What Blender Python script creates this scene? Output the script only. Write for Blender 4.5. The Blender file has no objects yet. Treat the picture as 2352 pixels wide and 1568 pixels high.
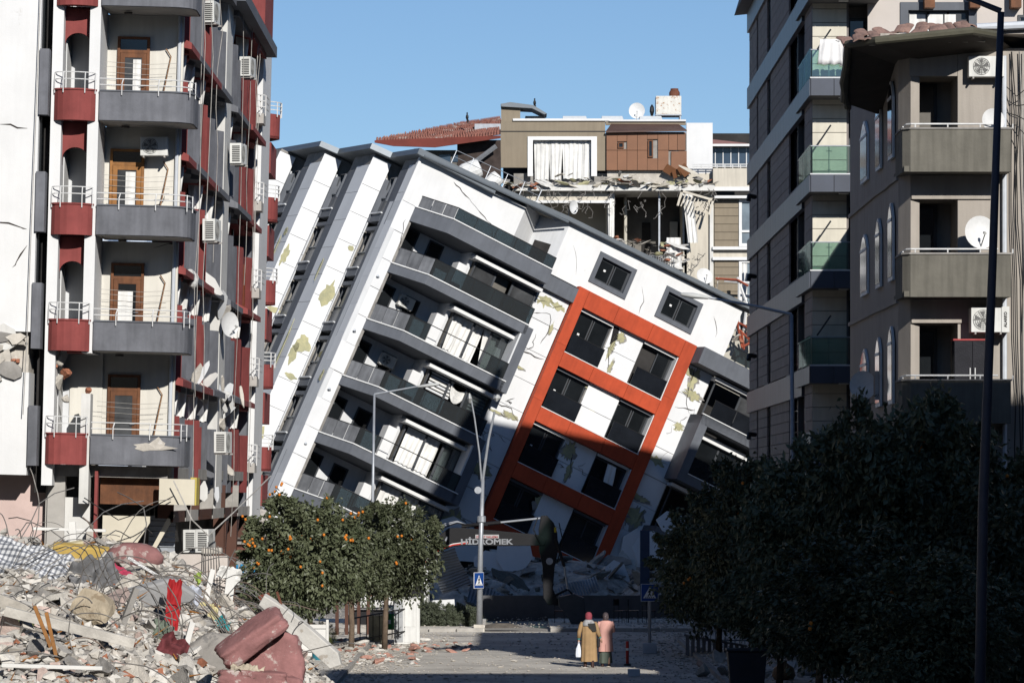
import bpy, bmesh, math, random
from mathutils import Vector, Matrix, noise as mnoise
R = random.Random(7)
PI = math.pi
S = bpy.context.scene
COL = S.collection
# ---------------- camera, sky, sun, exposure ----------------
F_V, CXV, HYV, CAMZ = 9187.0, 1176.0, 1121.0, 5.2     # focal length, centre and horizon in units of a 2352 wide picture
cam = bpy.data.cameras.new('camera'); cam_o = bpy.data.objects.new('camera', cam); COL.objects.link(cam_o)
cam.sensor_width = 36.0; cam.lens = F_V / 2352.0 * 36.0
cam.shift_y = (HYV - 784.0) / 2352.0
cam.clip_start = 1.0; cam.clip_end = 9000.0
cam_o.location = (0, 0, CAMZ); cam_o.rotation_euler = (PI / 2, 0, 0)
S.camera = cam_o
SUN_EL, SUN_AZ = math.radians(24.5), math.radians(17.8)   # behind the camera, to its right
sun_dir = Vector((math.sin(SUN_AZ) * math.cos(SUN_EL), -math.cos(SUN_AZ) * math.cos(SUN_EL), math.sin(SUN_EL)))
w = bpy.data.worlds.new('World'); S.world = w; w.use_nodes = True
nt = w.node_tree; nt.nodes.clear()
sky = nt.nodes.new('ShaderNodeTexSky'); sky.sky_type = 'NISHITA'; sky.sun_disc = False
sky.sun_elevation = SUN_EL; sky.sun_rotation = PI - SUN_AZ
sky.altitude = 2000.0; sky.air_density = 0.95; sky.dust_density = 0.0; sky.ozone_density = 4.2
bg = nt.nodes.new('ShaderNodeBackground'); bg.inputs['Strength'].default_value = 0.084
wo = nt.nodes.new('ShaderNodeOutputWorld')
nt.links.new(sky.outputs[0], bg.inputs[0]); nt.links.new(bg.outputs[0], wo.inputs[0])
sl = bpy.data.lights.new('sun', 'SUN'); sl.energy = 4.7; sl.angle = math.radians(0.53); sl.color = (1.0, 0.965, 0.91)
so = bpy.data.objects.new('sun', sl); COL.objects.link(so)
so.rotation_euler = sun_dir.to_track_quat('Z', 'Y').to_euler()
S.view_settings.view_transform = 'Standard'; S.view_settings.look = 'None'
S.view_settings.exposure = 0.0; S.view_settings.gamma = 1.0; S.view_settings.use_curve_mapping = False
S.render.engine = 'CYCLES'
S.cycles.max_bounces = 6; S.cycles.diffuse_bounces = 1; S.cycles.transparent_max_bounces = 10

# ---------------- helpers ----------------
def P(x, y, D):
    "world point seen at picture position x, y at distance D"
    return Vector(((x - CXV) * D / F_V, D, CAMZ + (HYV - y) * D / F_V))
def gD(y, z=0.0):
    return F_V * (CAMZ - z) / (y - HYV)

class MB:
    def __init__(s): s.v = []; s.f = []; s.sm = False
    def add(s, vs, fs):
        n = len(s.v); s.v += [tuple(p) for p in vs]; s.f += [tuple(i + n for i in f) for f in fs]; return s
    def box(s, x0, x1, y0, y1, z0, z1, M=None):
        vs = [Vector(p) for p in ((x0,y0,z0),(x1,y0,z0),(x1,y1,z0),(x0,y1,z0),(x0,y0,z1),(x1,y0,z1),(x1,y1,z1),(x0,y1,z1))]
        if M is not None: vs = [M @ p for p in vs]
        return s.add(vs, [(0,3,2,1),(4,5,6,7),(0,1,5,4),(1,2,6,5),(2,3,7,6),(3,0,4,7)])
    def quad(s, a, b, c, d): return s.add([a, b, c, d], [(0,1,2,3)])
    def prism(s, poly, lo, hi, ax='z', M=None):
        "extrude a 2D polygon along an axis: z -> (x,y), y -> (x,z), x -> (y,z)"
        f = {'z': lambda a, b, c: (a, b, c), 'y': lambda a, b, c: (a, c, b), 'x': lambda a, b, c: (c, a, b)}[ax]
        n = len(poly); vs = [Vector(f(a, b, lo)) for a, b in poly] + [Vector(f(a, b, hi)) for a, b in poly]
        if M is not None: vs = [M @ p for p in vs]
        return s.add(vs, [tuple(range(n))[::-1], tuple(range(n, 2*n))] + [(i, (i+1) % n, n+(i+1) % n, n+i) for i in range(n)])
    def tube(s, pts, r, n=6, r1=None, caps=True):
        pts = [Vector(p) for p in pts]; m = len(pts); prev = None; vs = []
        for i, p in enumerate(pts):
            t = (pts[min(i+1, m-1)] - pts[max(i-1, 0)])
            if t.length < 1e-9: t = Vector((0,0,1))
            t.normalize()
            a = Vector((0,0,1)) if abs(t.z) < .9 else Vector((1,0,0))
            if prev is not None: a = prev
            b = t.cross(a); 
            if b.length < 1e-6: b = t.cross(Vector((0,1,0)))
            b.normalize(); a = b.cross(t); prev = a
            rr = r if r1 is None else r + (r1 - r) * i / max(1, m-1)
            if isinstance(r, (list, tuple)): rr = r[i]
            for k in range(n):
                g = 2*PI*k/n; vs.append(p + (a*math.cos(g) + b*math.sin(g)) * rr)
        fs = [(i*n+k, i*n+(k+1) % n, (i+1)*n+(k+1) % n, (i+1)*n+k) for i in range(m-1) for k in range(n)]
        if caps: fs += [tuple(range(n))[::-1], tuple(range((m-1)*n, m*n))]
        return s.add(vs, fs)
    def lathe(s, prof, n=12, c=(0,0,0), sx=1, sy=1, M=None):
        vs = []
        for r, z in prof:
            for k in range(n):
                g = 2*PI*k/n; p = Vector((c[0]+r*sx*math.cos(g), c[1]+r*sy*math.sin(g), c[2]+z)); vs.append(M @ p if M is not None else p)
        m = len(prof)
        return s.add(vs, [(i*n+k, i*n+(k+1) % n, (i+1)*n+(k+1) % n, (i+1)*n+k) for i in range(m-1) for k in range(n)] + [tuple(range(n))[::-1], tuple(range((m-1)*n, m*n))])
    def loft(s, rings, n=14):
        "rings: (cx, cy, z, rx, ry)"
        vs = []
        for cx, cy, z, rx, ry in rings:
            for k in range(n):
                g = 2*PI*k/n; vs.append((cx+rx*math.cos(g), cy+ry*math.sin(g), z))
        m = len(rings)
        return s.add(vs, [(i*n+k, i*n+(k+1) % n, (i+1)*n+(k+1) % n, (i+1)*n+k) for i in range(m-1) for k in range(n)] + [tuple(range(n))[::-1], tuple(range((m-1)*n, m*n))])
    def ring(s, x0, x1, z0, z1, t, y0, y1):
        "rectangular frame in the xz plane, inner edge t inside"
        s.box(x0, x1, y0, y1, z1-t, z1); s.box(x0, x1, y0, y1, z0, z0+t)
        s.box(x0, x0+t, y0, y1, z0+t, z1-t); return s.box(x1-t, x1, y0, y1, z0+t, z1-t)
    def wall(s, pts, th, z0, z1, closed=False):
        "a vertical wall of thickness th to the left of an xy path"
        n = len(pts); P2 = [Vector((p[0], p[1])) for p in pts]; off = []
        for i in range(n):
            d1 = (P2[i]-P2[i-1]) if i > 0 else (P2[1]-P2[0])
            d2 = (P2[i+1]-P2[i]) if i < n-1 else (P2[-1]-P2[-2])
            d1.normalize(); d2.normalize(); n1 = Vector((-d1.y, d1.x)); n2 = Vector((-d2.y, d2.x))
            b = n1+n2; b = b.normalized() if b.length > 1e-6 else n1
            off.append(P2[i] + b * (th / max(.4, b.dot(n1))))
        vs = []
        for a, b in zip(P2, off): vs += [(a.x,a.y,z0),(b.x,b.y,z0),(b.x,b.y,z1),(a.x,a.y,z1)]
        fs = []
        for i in range(n-1):
            for k in range(4): fs.append((4*i+k, 4*i+(k+1) % 4, 4*i+4+(k+1) % 4, 4*i+4+k))
        fs += [(3,2,1,0), tuple(4*(n-1)+k for k in range(4))]
        return s.add(vs, fs)
    def mesh(s, name, m, smooth=False):
        me = bpy.data.meshes.new(name); me.from_pydata(s.v, [], s.f)
        if m is not None: me.materials.append(m)
        bm = bmesh.new(); bm.from_mesh(me); bmesh.ops.recalc_face_normals(bm, faces=bm.faces)
        bm.to_mesh(me); bm.free()
        if smooth: me.shade_smooth()
        me.update(); return me
    def build(s, name, m, parent=None, smooth=False, M=None, bevel=0):
        return obj(name, s.mesh(name, m, smooth), parent, M, bevel)
def obj(name, me, parent=None, M=None, bevel=0):
    o = bpy.data.objects.new(name, me); COL.objects.link(o)
    if parent is not None: o.parent = parent
    if M is not None: o.matrix_local = M
    if bevel:
        b = o.modifiers.new('bevel', 'BEVEL'); b.width = bevel; b.segments = 2; b.limit_method = 'ANGLE'
    return o
def tag(o, label=None, cat=None, group=None, kind=None):
    if label: o['label'] = label
    if cat: o['category'] = cat
    if group: o['group'] = group
    if kind: o['kind'] = kind
    return o
def thing(name, label, cat, M=None, group=None):
    o = bpy.data.objects.new(name, None); COL.objects.link(o); o.empty_display_size = .2
    if M is not None: o.matrix_world = M
    return tag(o, label, cat, group)
def at(x, y, z, rz=0.0, s=1.0):
    return Matrix.Translation((x, y, z)) @ Matrix.Rotation(rz, 4, 'Z') @ Matrix.Scale(s, 4)
def frame(o, u, e, v):
    m = Matrix.Identity(4)
    for i, c in enumerate((u, e, v)):
        for k in range(3): m[k][i] = c[k]
    m.translation = o; return m
def hit(M, x, y, val, ax=1):
    "local point where the sight line through x, y meets the local plane ax = val"
    Mi = M.inverted(); o = Mi @ Vector((0, 0, CAMZ)); d = Mi.to_3x3() @ Vector(((x-CXV)/F_V, 1, (HYV-y)/F_V))
    return o + d * ((val - o[ax]) / d[ax])
def copy_tree(o, parent=None):
    c = o.copy(); COL.objects.link(c)
    if parent is not None: c.parent = parent; c.matrix_local = o.matrix_local.copy()
    for ch in list(o.children): copy_tree(ch, c)
    return c

# ---------------- materials ----------------
MATS = {}
def pm(name, col, rough=.85, var=.12, scale=1.5, bump=.25, bscale=30, metal=0, spec=.3, streak=0, col2=None, sub=0, blotch=None):
    if name in MATS: return MATS[name]
    m = bpy.data.materials.new(name); m.use_nodes = True; n = m.node_tree.nodes; l = m.node_tree.links
    b = n['Principled BSDF']; b.inputs['Roughness'].default_value = rough; b.inputs['Metallic'].default_value = metal
    b.inputs['Specular IOR Level'].default_value = spec
    tc = n.new('ShaderNodeTexCoord'); oi = n.new('ShaderNodeObjectInfo')
    ad = n.new('ShaderNodeVectorMath'); ad.operation = 'ADD'; cmb = n.new('ShaderNodeCombineXYZ')
    mu = n.new('ShaderNodeMath'); mu.operation = 'MULTIPLY'; mu.inputs[1].default_value = 57.0
    l.new(oi.outputs['Random'], mu.inputs[0]); l.new(mu.outputs[0], cmb.inputs[0]); l.new(mu.outputs[0], cmb.inputs[2])
    l.new(tc.outputs['Object'], ad.inputs[0]); l.new(cmb.outputs[0], ad.inputs[1]); V = ad.outputs[0]
    no = n.new('ShaderNodeTexNoise'); no.inputs['Scale'].default_value = scale; no.inputs['Detail'].default_value = 8; no.inputs['Roughness'].default_value = .65
    l.new(V, no.inputs[0])
    cr = n.new('ShaderNodeValToRGB'); c = Vector(col); lo = c * (1 - var * 1.6); hi = c * (1 + var * .7)
    if col2 is not None: lo = Vector(col2)
    cr.color_ramp.elements[0].position = .3; cr.color_ramp.elements[0].color = (*lo, 1)
    cr.color_ramp.elements[1].position = .68; cr.color_ramp.elements[1].color = (*[min(1, q) for q in hi], 1)
    l.new(no.outputs[0], cr.inputs[0]); out = cr.outputs[0]
    if streak:
        mp = n.new('ShaderNodeMapping'); mp.inputs['Scale'].default_value = (4.5, 4.5, .35); l.new(V, mp.inputs[0])
        n2 = n.new('ShaderNodeTexNoise'); n2.inputs['Scale'].default_value = 1.4; n2.inputs['Detail'].default_value = 6; l.new(mp.outputs[0], n2.inputs[0])
        r2 = n.new('ShaderNodeValToRGB'); r2.color_ramp.elements[0].position = .35; r2.color_ramp.elements[0].color = (1-streak,)*3 + (1,)
        r2.color_ramp.elements[1].position = .6; r2.color_ramp.elements[1].color = (1,1,1,1); l.new(n2.outputs[0], r2.inputs[0])
        mx = n.new('ShaderNodeMix'); mx.data_type = 'RGBA'; mx.blend_type = 'MULTIPLY'; mx.inputs[0].default_value = 1
        l.new(out, mx.inputs[6]); l.new(r2.outputs[0], mx.inputs[7]); out = mx.outputs[2]
    if blotch is not None:
        n3 = n.new('ShaderNodeTexNoise'); n3.inputs['Scale'].default_value = blotch[1]; n3.inputs['Detail'].default_value = 9; n3.inputs['Roughness'].default_value = .7; l.new(V, n3.inputs[0])
        r3 = n.new('ShaderNodeValToRGB'); r3.color_ramp.elements[0].position = blotch[2]; r3.color_ramp.elements[0].color = (0,0,0,1)
        r3.color_ramp.elements[1].position = blotch[2] + .04; r3.color_ramp.elements[1].color = (1,1,1,1); l.new(n3.outputs[0], r3.inputs[0])
        mx = n.new('ShaderNodeMix'); mx.data_type = 'RGBA'; l.new(r3.outputs[0], mx.inputs[0])
        l.new(out, mx.inputs[6]); mx.inputs[7].default_value = (*blotch[0], 1); out = mx.outputs[2]
    # every object its own slight tone
    hs = n.new('ShaderNodeHueSaturation'); mr = n.new('ShaderNodeMapRange'); mr.inputs[3].default_value = 1 - var*.45; mr.inputs[4].default_value = 1 + var*.45
    l.new(oi.outputs['Random'], mr.inputs[0]); l.new(mr.outputs[0], hs.inputs['Value']); l.new(out, hs.inputs['Color']); l.new(hs.outputs[0], b.inputs['Base Color'])
    if bump:
        nb = n.new('ShaderNodeTexNoise'); nb.inputs['Scale'].default_value = bscale; nb.inputs['Detail'].default_value = 5; l.new(V, nb.inputs[0])
        bp = n.new('ShaderNodeBump'); bp.inputs['Strength'].default_value = bump; bp.inputs['Distance'].default_value = .02
        l.new(nb.outputs[0], bp.inputs['Height']); l.new(bp.outputs[0], b.inputs['Normal'])
    MATS[name] = m; return m
def glass_mat(name, tint, gloss=.12, rough=.02):
    m = bpy.data.materials.new(name); m.use_nodes = True; n = m.node_tree.nodes; l = m.node_tree.links; n.clear()
    t = n.new('ShaderNodeBsdfTransparent'); t.inputs[0].default_value = (*tint, 1)
    g = n.new('ShaderNodeBsdfGlossy'); g.inputs['Roughness'].default_value = rough; g.inputs[0].default_value = (.9,.95,1,1)
    d = n.new('ShaderNodeBsdfDiffuse'); d.inputs[0].default_value = (.25,.27,.28,1)
    a = n.new('ShaderNodeMixShader'); a.inputs[0].default_value = gloss; b = n.new('ShaderNodeMixShader'); b.inputs[0].default_value = .10
    o = n.new('ShaderNodeOutputMaterial')
    l.new(t.outputs[0], b.inputs[1]); l.new(d.outputs[0], b.inputs[2]); l.new(b.outputs[0], a.inputs[1]); l.new(g.outputs[0], a.inputs[2]); l.new(a.outputs[0], o.inputs[0])
    MATS[name] = m; return m
WHITE = pm('white_render', (.74,.74,.735), .9, .055, .5, .15, 25, streak=.03, blotch=((.60,.59,.57), .8, .66))
WHITE2 = pm('aged_white_render', (.68,.67,.64), .9, .10, .8, .2, 18, streak=.10, blotch=((.45,.42,.38), 1.1, .68))
PALE = pm('pale_grey_render', (.66,.67,.68), .85, .06, .7, .12, 25, streak=.08)
PANEL = pm('white_cladding_panel', (.74,.745,.75), .7, .045, .5, .06, 20, streak=.025, blotch=((.62,.61,.58), 1.1, .69))
GREY = pm('dark_grey_render', (.125,.135,.155), .75, .10, 1.2, .15, 40, streak=.10)
GREYL = pm('grey_balcony_render', (.17,.175,.195), .85, .16, 1.6, .2, 25, streak=.18, blotch=((.45,.44,.43), 2.3, .70))
MAROON = pm('maroon_render', (.27,.065,.06), .85, .13, 1.6, .2, 30, streak=.15, blotch=((.50,.35,.33), 2.6, .72))
ORANGE = pm('orange_red_cladding', (.46,.066,.022), .65, .12, 1.3, .10, 40, streak=.10, blotch=((.50,.16,.10), 3.2, .70))
METALG = pm('zinc_trim', (.16,.18,.20), .45, .08, 1, .05, 10, metal=.3, spec=.5)
SOFFIT = pm('soffit_render', (.42,.40,.37), .9, .10, 1.5, .2, 30)
DGLASS = pm('dark_window_glass', (.012,.014,.016), .06, .25, .6, 0, 10, spec=.55)
PGLASS = pm('dusty_window_glass', (.06,.062,.065), .25, .35, 1.3, 0, 10, spec=.5)
FRAME_D = pm('dark_window_frame', (.055,.06,.068), .5, .08, 2, 0)
FRAME_W = pm('white_window_frame', (.75,.75,.74), .5, .06, 2, 0)
WOOD = pm('brown_timber', (.17,.065,.025), .6, .25, 3, .2, 12, streak=.25)
WOODO = pm('honey_timber', (.34,.15,.04), .55, .22, 3, .2, 12, streak=.25)
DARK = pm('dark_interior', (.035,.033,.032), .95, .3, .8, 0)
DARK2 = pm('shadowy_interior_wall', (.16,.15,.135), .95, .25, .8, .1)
CURT = pm('white_curtain', (.80,.79,.76), .95, .10, 2, .1, 40, streak=.12)
RAILW = pm('white_painted_rail', (.72,.72,.71), .5, .08, 3, 0, streak=.1)
PIPE = pm('pale_pipe', (.55,.58,.62), .5, .08, 3, 0)
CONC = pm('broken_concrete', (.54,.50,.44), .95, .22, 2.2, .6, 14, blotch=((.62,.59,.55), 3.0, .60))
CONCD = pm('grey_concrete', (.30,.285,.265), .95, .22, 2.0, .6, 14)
DUST = pm('rubble_dust', (.52,.48,.43), 1, .3, 2.5, .8, 9, col2=(.22,.20,.18))
REBAR = pm('rebar_steel', (.25,.235,.22), .6, .3, 6, .2, 40, metal=.25)
INSUL = pm('yellow_insulation', (.42,.39,.22), 1, .22, 3, .8, 16, col2=(.30,.30,.20))
BRICKR = pm('red_brick_rubble', (.42,.17,.10), .95, .25, 3, .5, 20)
BLACK = pm('black_paint', (.012,.012,.014), .45, .15, 2, .05)
STEEL = pm('galvanised_steel', (.36,.38,.41), .45, .12, 4, .05, 20, metal=.4)
CABLE = pm('pale_cable', (.45,.43,.40), .7, .2, 5, 0)
CABLED = pm('dark_cable', (.03,.03,.03), .7, .2, 5, 0)
RAILG = glass_mat('tinted_rail_glass', (.17,.23,.26), .06)
RAILG2 = glass_mat('green_rail_glass', (.62,.80,.74), .10)
RAILP = pm('dusty_rail_glass', (.17,.175,.185), .35, .25, 1.2, 0, spec=.5, streak=.25)
CRACK = pm('crack_shadow', (.06,.05,.045), 1, .3, 5, 0)

# ---------------- shared little builders ----------------
def curtain(mb, x0, x1, z0, z1, y, amp=.05, n=None, gather=0.0, skewx=0.0):
    "a hanging sheet with folds, in the xz plane"
    n = n or max(8, int((x1-x0)*22)); m = 5; vs = []
    for j in range(m+1):
        t = j/m; z = z1 + (z0-z1)*t
        for i in range(n+1):
            s = i/n; g = 1 - gather*t; x = x0 + (x1-x0)*((s-.5)*g+.5) + skewx*t
            vs.append((x, y + amp*math.sin(s*n*1.15+j*.25)*(.5+.5*t) + amp*.5*math.sin(s*9+j), z + .02*math.sin(s*17)*t))
    mb.add(vs, [(j*(n+1)+i, j*(n+1)+i+1, (j+1)*(n+1)+i+1, (j+1)*(n+1)+i) for j in range(m) for i in range(n)])
    return mb
def blob_poly(cx, cz, rx, rz, n=14, rough=.35, rnd=R):
    ph = rnd.random()*6; return [(cx + rx*(1+rough*(rnd.random()-.5)*1.6)*math.cos(2*PI*i/n+ph), cz + rz*(1+rough*(rnd.random()-.5)*1.6)*math.sin(2*PI*i/n+ph)) for i in range(n)]
def crack_on(parent, pts, y, wdt=.03, plane='y', mat=None):
    "a jagged open crack along pts"
    q = []
    for i in range(len(pts)-1):
        a, b = pts[i], pts[i+1]; k = max(2, int(math.dist(a, b)/.22))
        for j in range(k): t = j/k; q.append((a[0]+(b[0]-a[0])*t + R.uniform(-.05,.05), a[1]+(b[1]-a[1])*t + R.uniform(-.05,.05)))
    q.append(pts[-1]); mb = MB(); n = len(q)
    top = []; bot = []
    for i, (a, b) in enumerate(q):
        ww = wdt*(.25+R.random())*(1 if 0 < i < n-1 else .1)
        d = (q[min(i+1,n-1)][0]-q[max(i-1,0)][0], q[min(i+1,n-1)][1]-q[max(i-1,0)][1]); L = math.hypot(*d) or 1
        nx, nz = -d[1]/L*ww, d[0]/L*ww; top.append((a+nx, b+nz)); bot.append((a-nx, b-nz))
    for i in range(n-1):
        poly = [bot[i], bot[i+1], top[i+1], top[i]]; mb.prism(poly, y-.006, y+.004, plane)
    return mb.build('crack', mat or CRACK, parent)
def chunk_mesh(name, m, seed, flat=.6, n=1):
    r = random.Random(seed); bm = bmesh.new(); bmesh.ops.create_icosphere(bm, subdivisions=3, radius=1)
    for v in bm.verts:
        v.co *= 1.0+.35*mnoise.noise(v.co*1.1+Vector((seed,0,0)))
    # cut some flat faces, as broken concrete has
    for k in range(9):
        d = Vector((r.uniform(-1,1), r.uniform(-1,1), r.uniform(-1,1))).normalized(); h = r.uniform(.34,.66)
        for v in bm.verts:
            t = v.co.dot(d)
            if t > h: v.co -= d*(t-h)
    for v in bm.verts: v.co *= 1.0+.07*mnoise.noise(v.co*5+Vector((0,seed,0))); v.co.z *= flat
    me = bpy.data.meshes.new(name); bm.to_mesh(me); bm.free(); me.materials.append(m); return me
def slab_mesh(name, m, seed, th=.12, n=7):
    r = random.Random(seed); mb = MB(); pts = []
    for i in range(n):
        g = 2*PI*(i+r.uniform(-.3,.3))/n; k = r.uniform(.6,1.1); pts.append((k*math.cos(g)*1.2, k*math.sin(g)*.8)); g += .35; k *= r.uniform(.8,1.05); pts.append((k*math.cos(g)*1.2, k*math.sin(g)*.8))
    mb.prism(pts, -th, th); mb.v = [(x+r.uniform(-.04,.04), y+r.uniform(-.04,.04), z+r.uniform(-.03,.03)) for x,y,z in mb.v]
    return mb.mesh(name, m)
def text_mesh(name, txt, m, size, ext=.004, bold=0.0, sx=1.0, align='LEFT'):
    c = bpy.data.curves.new(name, 'FONT'); c.body = txt; c.size = size; c.extrude = ext; c.offset = bold; c.align_x = align
    o = bpy.data.objects.new(name, c); COL.objects.link(o)
    dg = bpy.context.evaluated_depsgraph_get(); me = bpy.data.meshes.new_from_object(o.evaluated_get(dg))
    bpy.data.objects.remove(o); bpy.data.curves.remove(c)
    # letters stand in the xz plane facing -y
    me.transform(Matrix.Rotation(PI/2, 4, 'X') @ Matrix.Scale(sx, 4, (1,0,0)))
    me.materials.clear(); me.materials.append(m); me.name = name; return me
def make_ac(label, M, w=.8, h=.56, d=.3, group=None, side_grille=False, brand=False):
    t = thing('air_conditioner', label, 'air conditioner', M, group)
    MB().box(-w/2, w/2, -d, 0, 0, h).build('casing', pm('ac_casing', (.70,.70,.67), .5, .08, 2, .03, streak=.15), t, bevel=.015)
    cx = -w*.14; r = h*.40
    g = MB()
    for k in range(5):
        rr = r*(k+1)/5; pts = [(cx+rr*math.cos(a*2*PI/20), -d-.012, h/2+rr*math.sin(a*2*PI/20)) for a in range(21)]; g.tube(pts, .006, 4)
    for k in range(12): g.tube([(cx, -d-.012, h/2), (cx+r*math.cos(k*PI/6), -d-.012, h/2+r*math.sin(k*PI/6))], .005, 4)
    g.build('fan_grille', pm('ac_grille', (.25,.25,.24), .6, .1), t)
    f = MB()
    for k in range(5):
        a = 2*PI*k/5; f.prism([(cx+r*.15*math.cos(a), h/2+r*.15*math.sin(a)), (cx+r*.9*math.cos(a+.1), h/2+r*.9*math.sin(a+.1)), (cx+r*.9*math.cos(a+.7), h/2+r*.9*math.sin(a+.7))], -d-.006, -d-.003, 'y')
    f.build('fan', pm('ac_fan', (.12,.12,.12), .5, .1), t)
    if side_grille:
        for k in range(9):
            MB().box(-w/2-.014, -w/2-.002, -d*.88, -d*.22, h*(.1+k*.09), h*(.15+k*.09)).build('louvre', pm('ac_louvre', (.06,.06,.06), .6, .1), t)
    bk = pm('bracket_steel', (.35,.33,.31), .6, .1)
    MB().box(-w*.4, -w*.4+.04, -d-.05, 0, -.05, -.005).build('bracket', bk, t); MB().box(w*.36, w*.36+.04, -d-.05, 0, -.05, -.005).build('bracket', bk, t)
    return t
def make_dish(label, M, r=.45, col=(.70,.70,.69), group=None):
    "dish opens towards -y of its frame"
    t = thing('satellite_dish', label, 'satellite dish', M, group)
    prof = [(r*k/8, .22*r*(k/8)**2) for k in range(9)] + [(r*(8-k)/8, .22*r*((8-k)/8)**2 - .015) for k in range(1, 8)]
    mb = MB(); mb.lathe([(max(.002, a), -b) for a, b in prof], 28, M=Matrix.Rotation(PI/2, 4, 'X') @ Matrix.Scale(-1, 4, (0,0,1)) )
    mb.build('reflector', pm('dish_paint', col, .5, .10, 3, .03), t, smooth=False)
    a = MB(); a.tube([(0, 0, -r*.98), (0, -r*.9, -r*.25)], .014, 6); a.build('feed_arm', pm('dish_arm', (.25,.25,.25), .5), t)
    MB().tube([(0, -r*.98, -r*.22), (0, -r*.78, -r*.12)], .035, 8).build('receiver', pm('receiver', (.5,.5,.48), .5), t)
    MB().tube([(0, .02, 0), (0, .22, -.05), (0, .24, -r*1.15)], .025, 8).build('mast', MATS['dish_arm'], t)
    return t
# ======================= ground and far things =======================
def road_z(x, y): return 0.0
gm = MB(); gm.quad((-900,-200,0),(900,-200,0),(900,6500,0),(-900,6500,0))
GROUND = pm('dusty_ground', (.36,.335,.30), .95, .28, .35, .5, 6, blotch=((.22,.20,.18), .25, .60))
g = gm.build('ground', GROUND); g['kind'] = 'structure'
ASPH = pm('dusty_asphalt', (.68,.64,.57), .95, .16, .45, .5, 25, col2=(.40,.37,.33), blotch=((.70,.66,.59), .8, .58))
rd = MB(); rd.quad((-4.6,20,.004),(5.6,20,.004),(5.6,136,.004),(-4.6,136,.004)); rd = rd.build('road', ASPH); rd['kind'] = 'structure'
rd = MB(); rd.quad((-60,136,.008),(60,136,.008),(60,145,.008),(-60,145,.008)); rd = rd.build('crossing_road', ASPH); rd['kind'] = 'structure'
PAVE = pm('concrete_pavement', (.68,.64,.57), .9, .2, 1, .3, 20)
kb = MB(); kb.box(-60,-1.0,145.0,156,0,.13); kb.box(1.4,60,145.0,156,0,.13); kb = kb.build('pavement', PAVE); kb['kind'] = 'structure'
for (x0,x1,y0,y1) in ((-60,-1.0,144.85,145.0),(1.4,60,144.85,145.0),(5.6,5.75,60,135.5),(-4.75,-4.6,84,135.5)):
    n = 0; L = max(x1-x0, y1-y0)
    k_ = MB(); k_.box(0, 0, 0, 0, 0, 0)
    if (x1-x0) > 1:
        me = MB().box(0, .96, 0, .15, 0, .14).mesh('kerb_stone', pm('kerb_concrete', (.40,.38,.35), .9, .2, 2, .4))
        for i in range(14):
            xx = (x1 - 1 - i) if x1 < 0 else x0 + i
            o = obj('kerb_stone', me); o.location = (xx, y0, .002); o['kind'] = 'structure'
            o.name = 'kerb_stone'
    else:
        kk = MB().box(x0, x1, y0, y1, 0, .13).build('kerb', pm('kerb_concrete', (.40,.38,.35), .9, .2, 2, .4)); kk['kind'] = 'structure'
pv = MB(); pv.box(5.75, 9.3, 60, 135.5, 0, .115); pv.box(-9.2,-4.75, 96, 135.5, 0, .115); pv = pv.build('side_pavement', PAVE); pv['kind'] = 'structure'
# snow covered ridge, far away
SNOW = pm('snowy_slope', (.80,.83,.88), .9, .05, .004, 0, 10, col2=(.22,.30,.42), blotch=((.16,.22,.33), .012, .56))
mb = MB(); n = 60; vs = []
for j in range(8):
    for i in range(n+1):
        x = -1400 + 2800*i/n; t = j/7
        base = 372 - 60*abs(x+280)/900 + 14*mnoise.noise(Vector((x*.006, 3.1, 0))) + 12*mnoise.noise(Vector((x*.03, 1, 0)))
        vs.append((x, 4200 + 500*t*1.0, max(0, base*t*(1+.10*mnoise.noise(Vector((x*.01, t*4, 5)))))))
mb.add(vs, [(j*(n+1)+i, j*(n+1)+i+1, (j+1)*(n+1)+i+1, (j+1)*(n+1)+i) for j in range(7) for i in range(n)])
o = mb.build('mountain', SNOW, smooth=True); o['kind'] = 'structure'

# ======================= the toppled apartment building =======================
u_ = Vector((.8406, .355, -.4095)).normalized(); v_ = Vector((.3865, .1368, .9121)); v_ = (v_ - u_*u_.dot(v_)).normalized(); e_ = v_.cross(u_)
CBM = frame(P(965, 362, 190), u_, e_, v_)
CB = thing('toppled_apartment_building', 'white and dark grey apartment building toppled over to one side with an orange red frame', 'building', CBM)
FH = 2.93                      # storey height
XR = 23.5                      # right end of the front
# --- front wall pieces (plane y = 0), with real openings
def fwall(x0, x1, z0, z1, name='wall', m=WHITE, y0=0.0, y1=.25):
    return MB().box(x0, x1, y0, y1, z0, z1).build(name, m, CB)
# top storey
fwall(0, 5.9, -2.2, .22, 'wall'); 
MB().prism([(5.9,0),(5.9,.25),(7.2,1.55),(7.2,1.3)], -2.2, .45, 'z').build('wall', WHITE, CB)
MB().prism([(7.2,1.3),(7.2,1.55),(8.3,.25),(8.3,0)], -2.2, .5, 'z').build('wall', PALE, CB)
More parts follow.
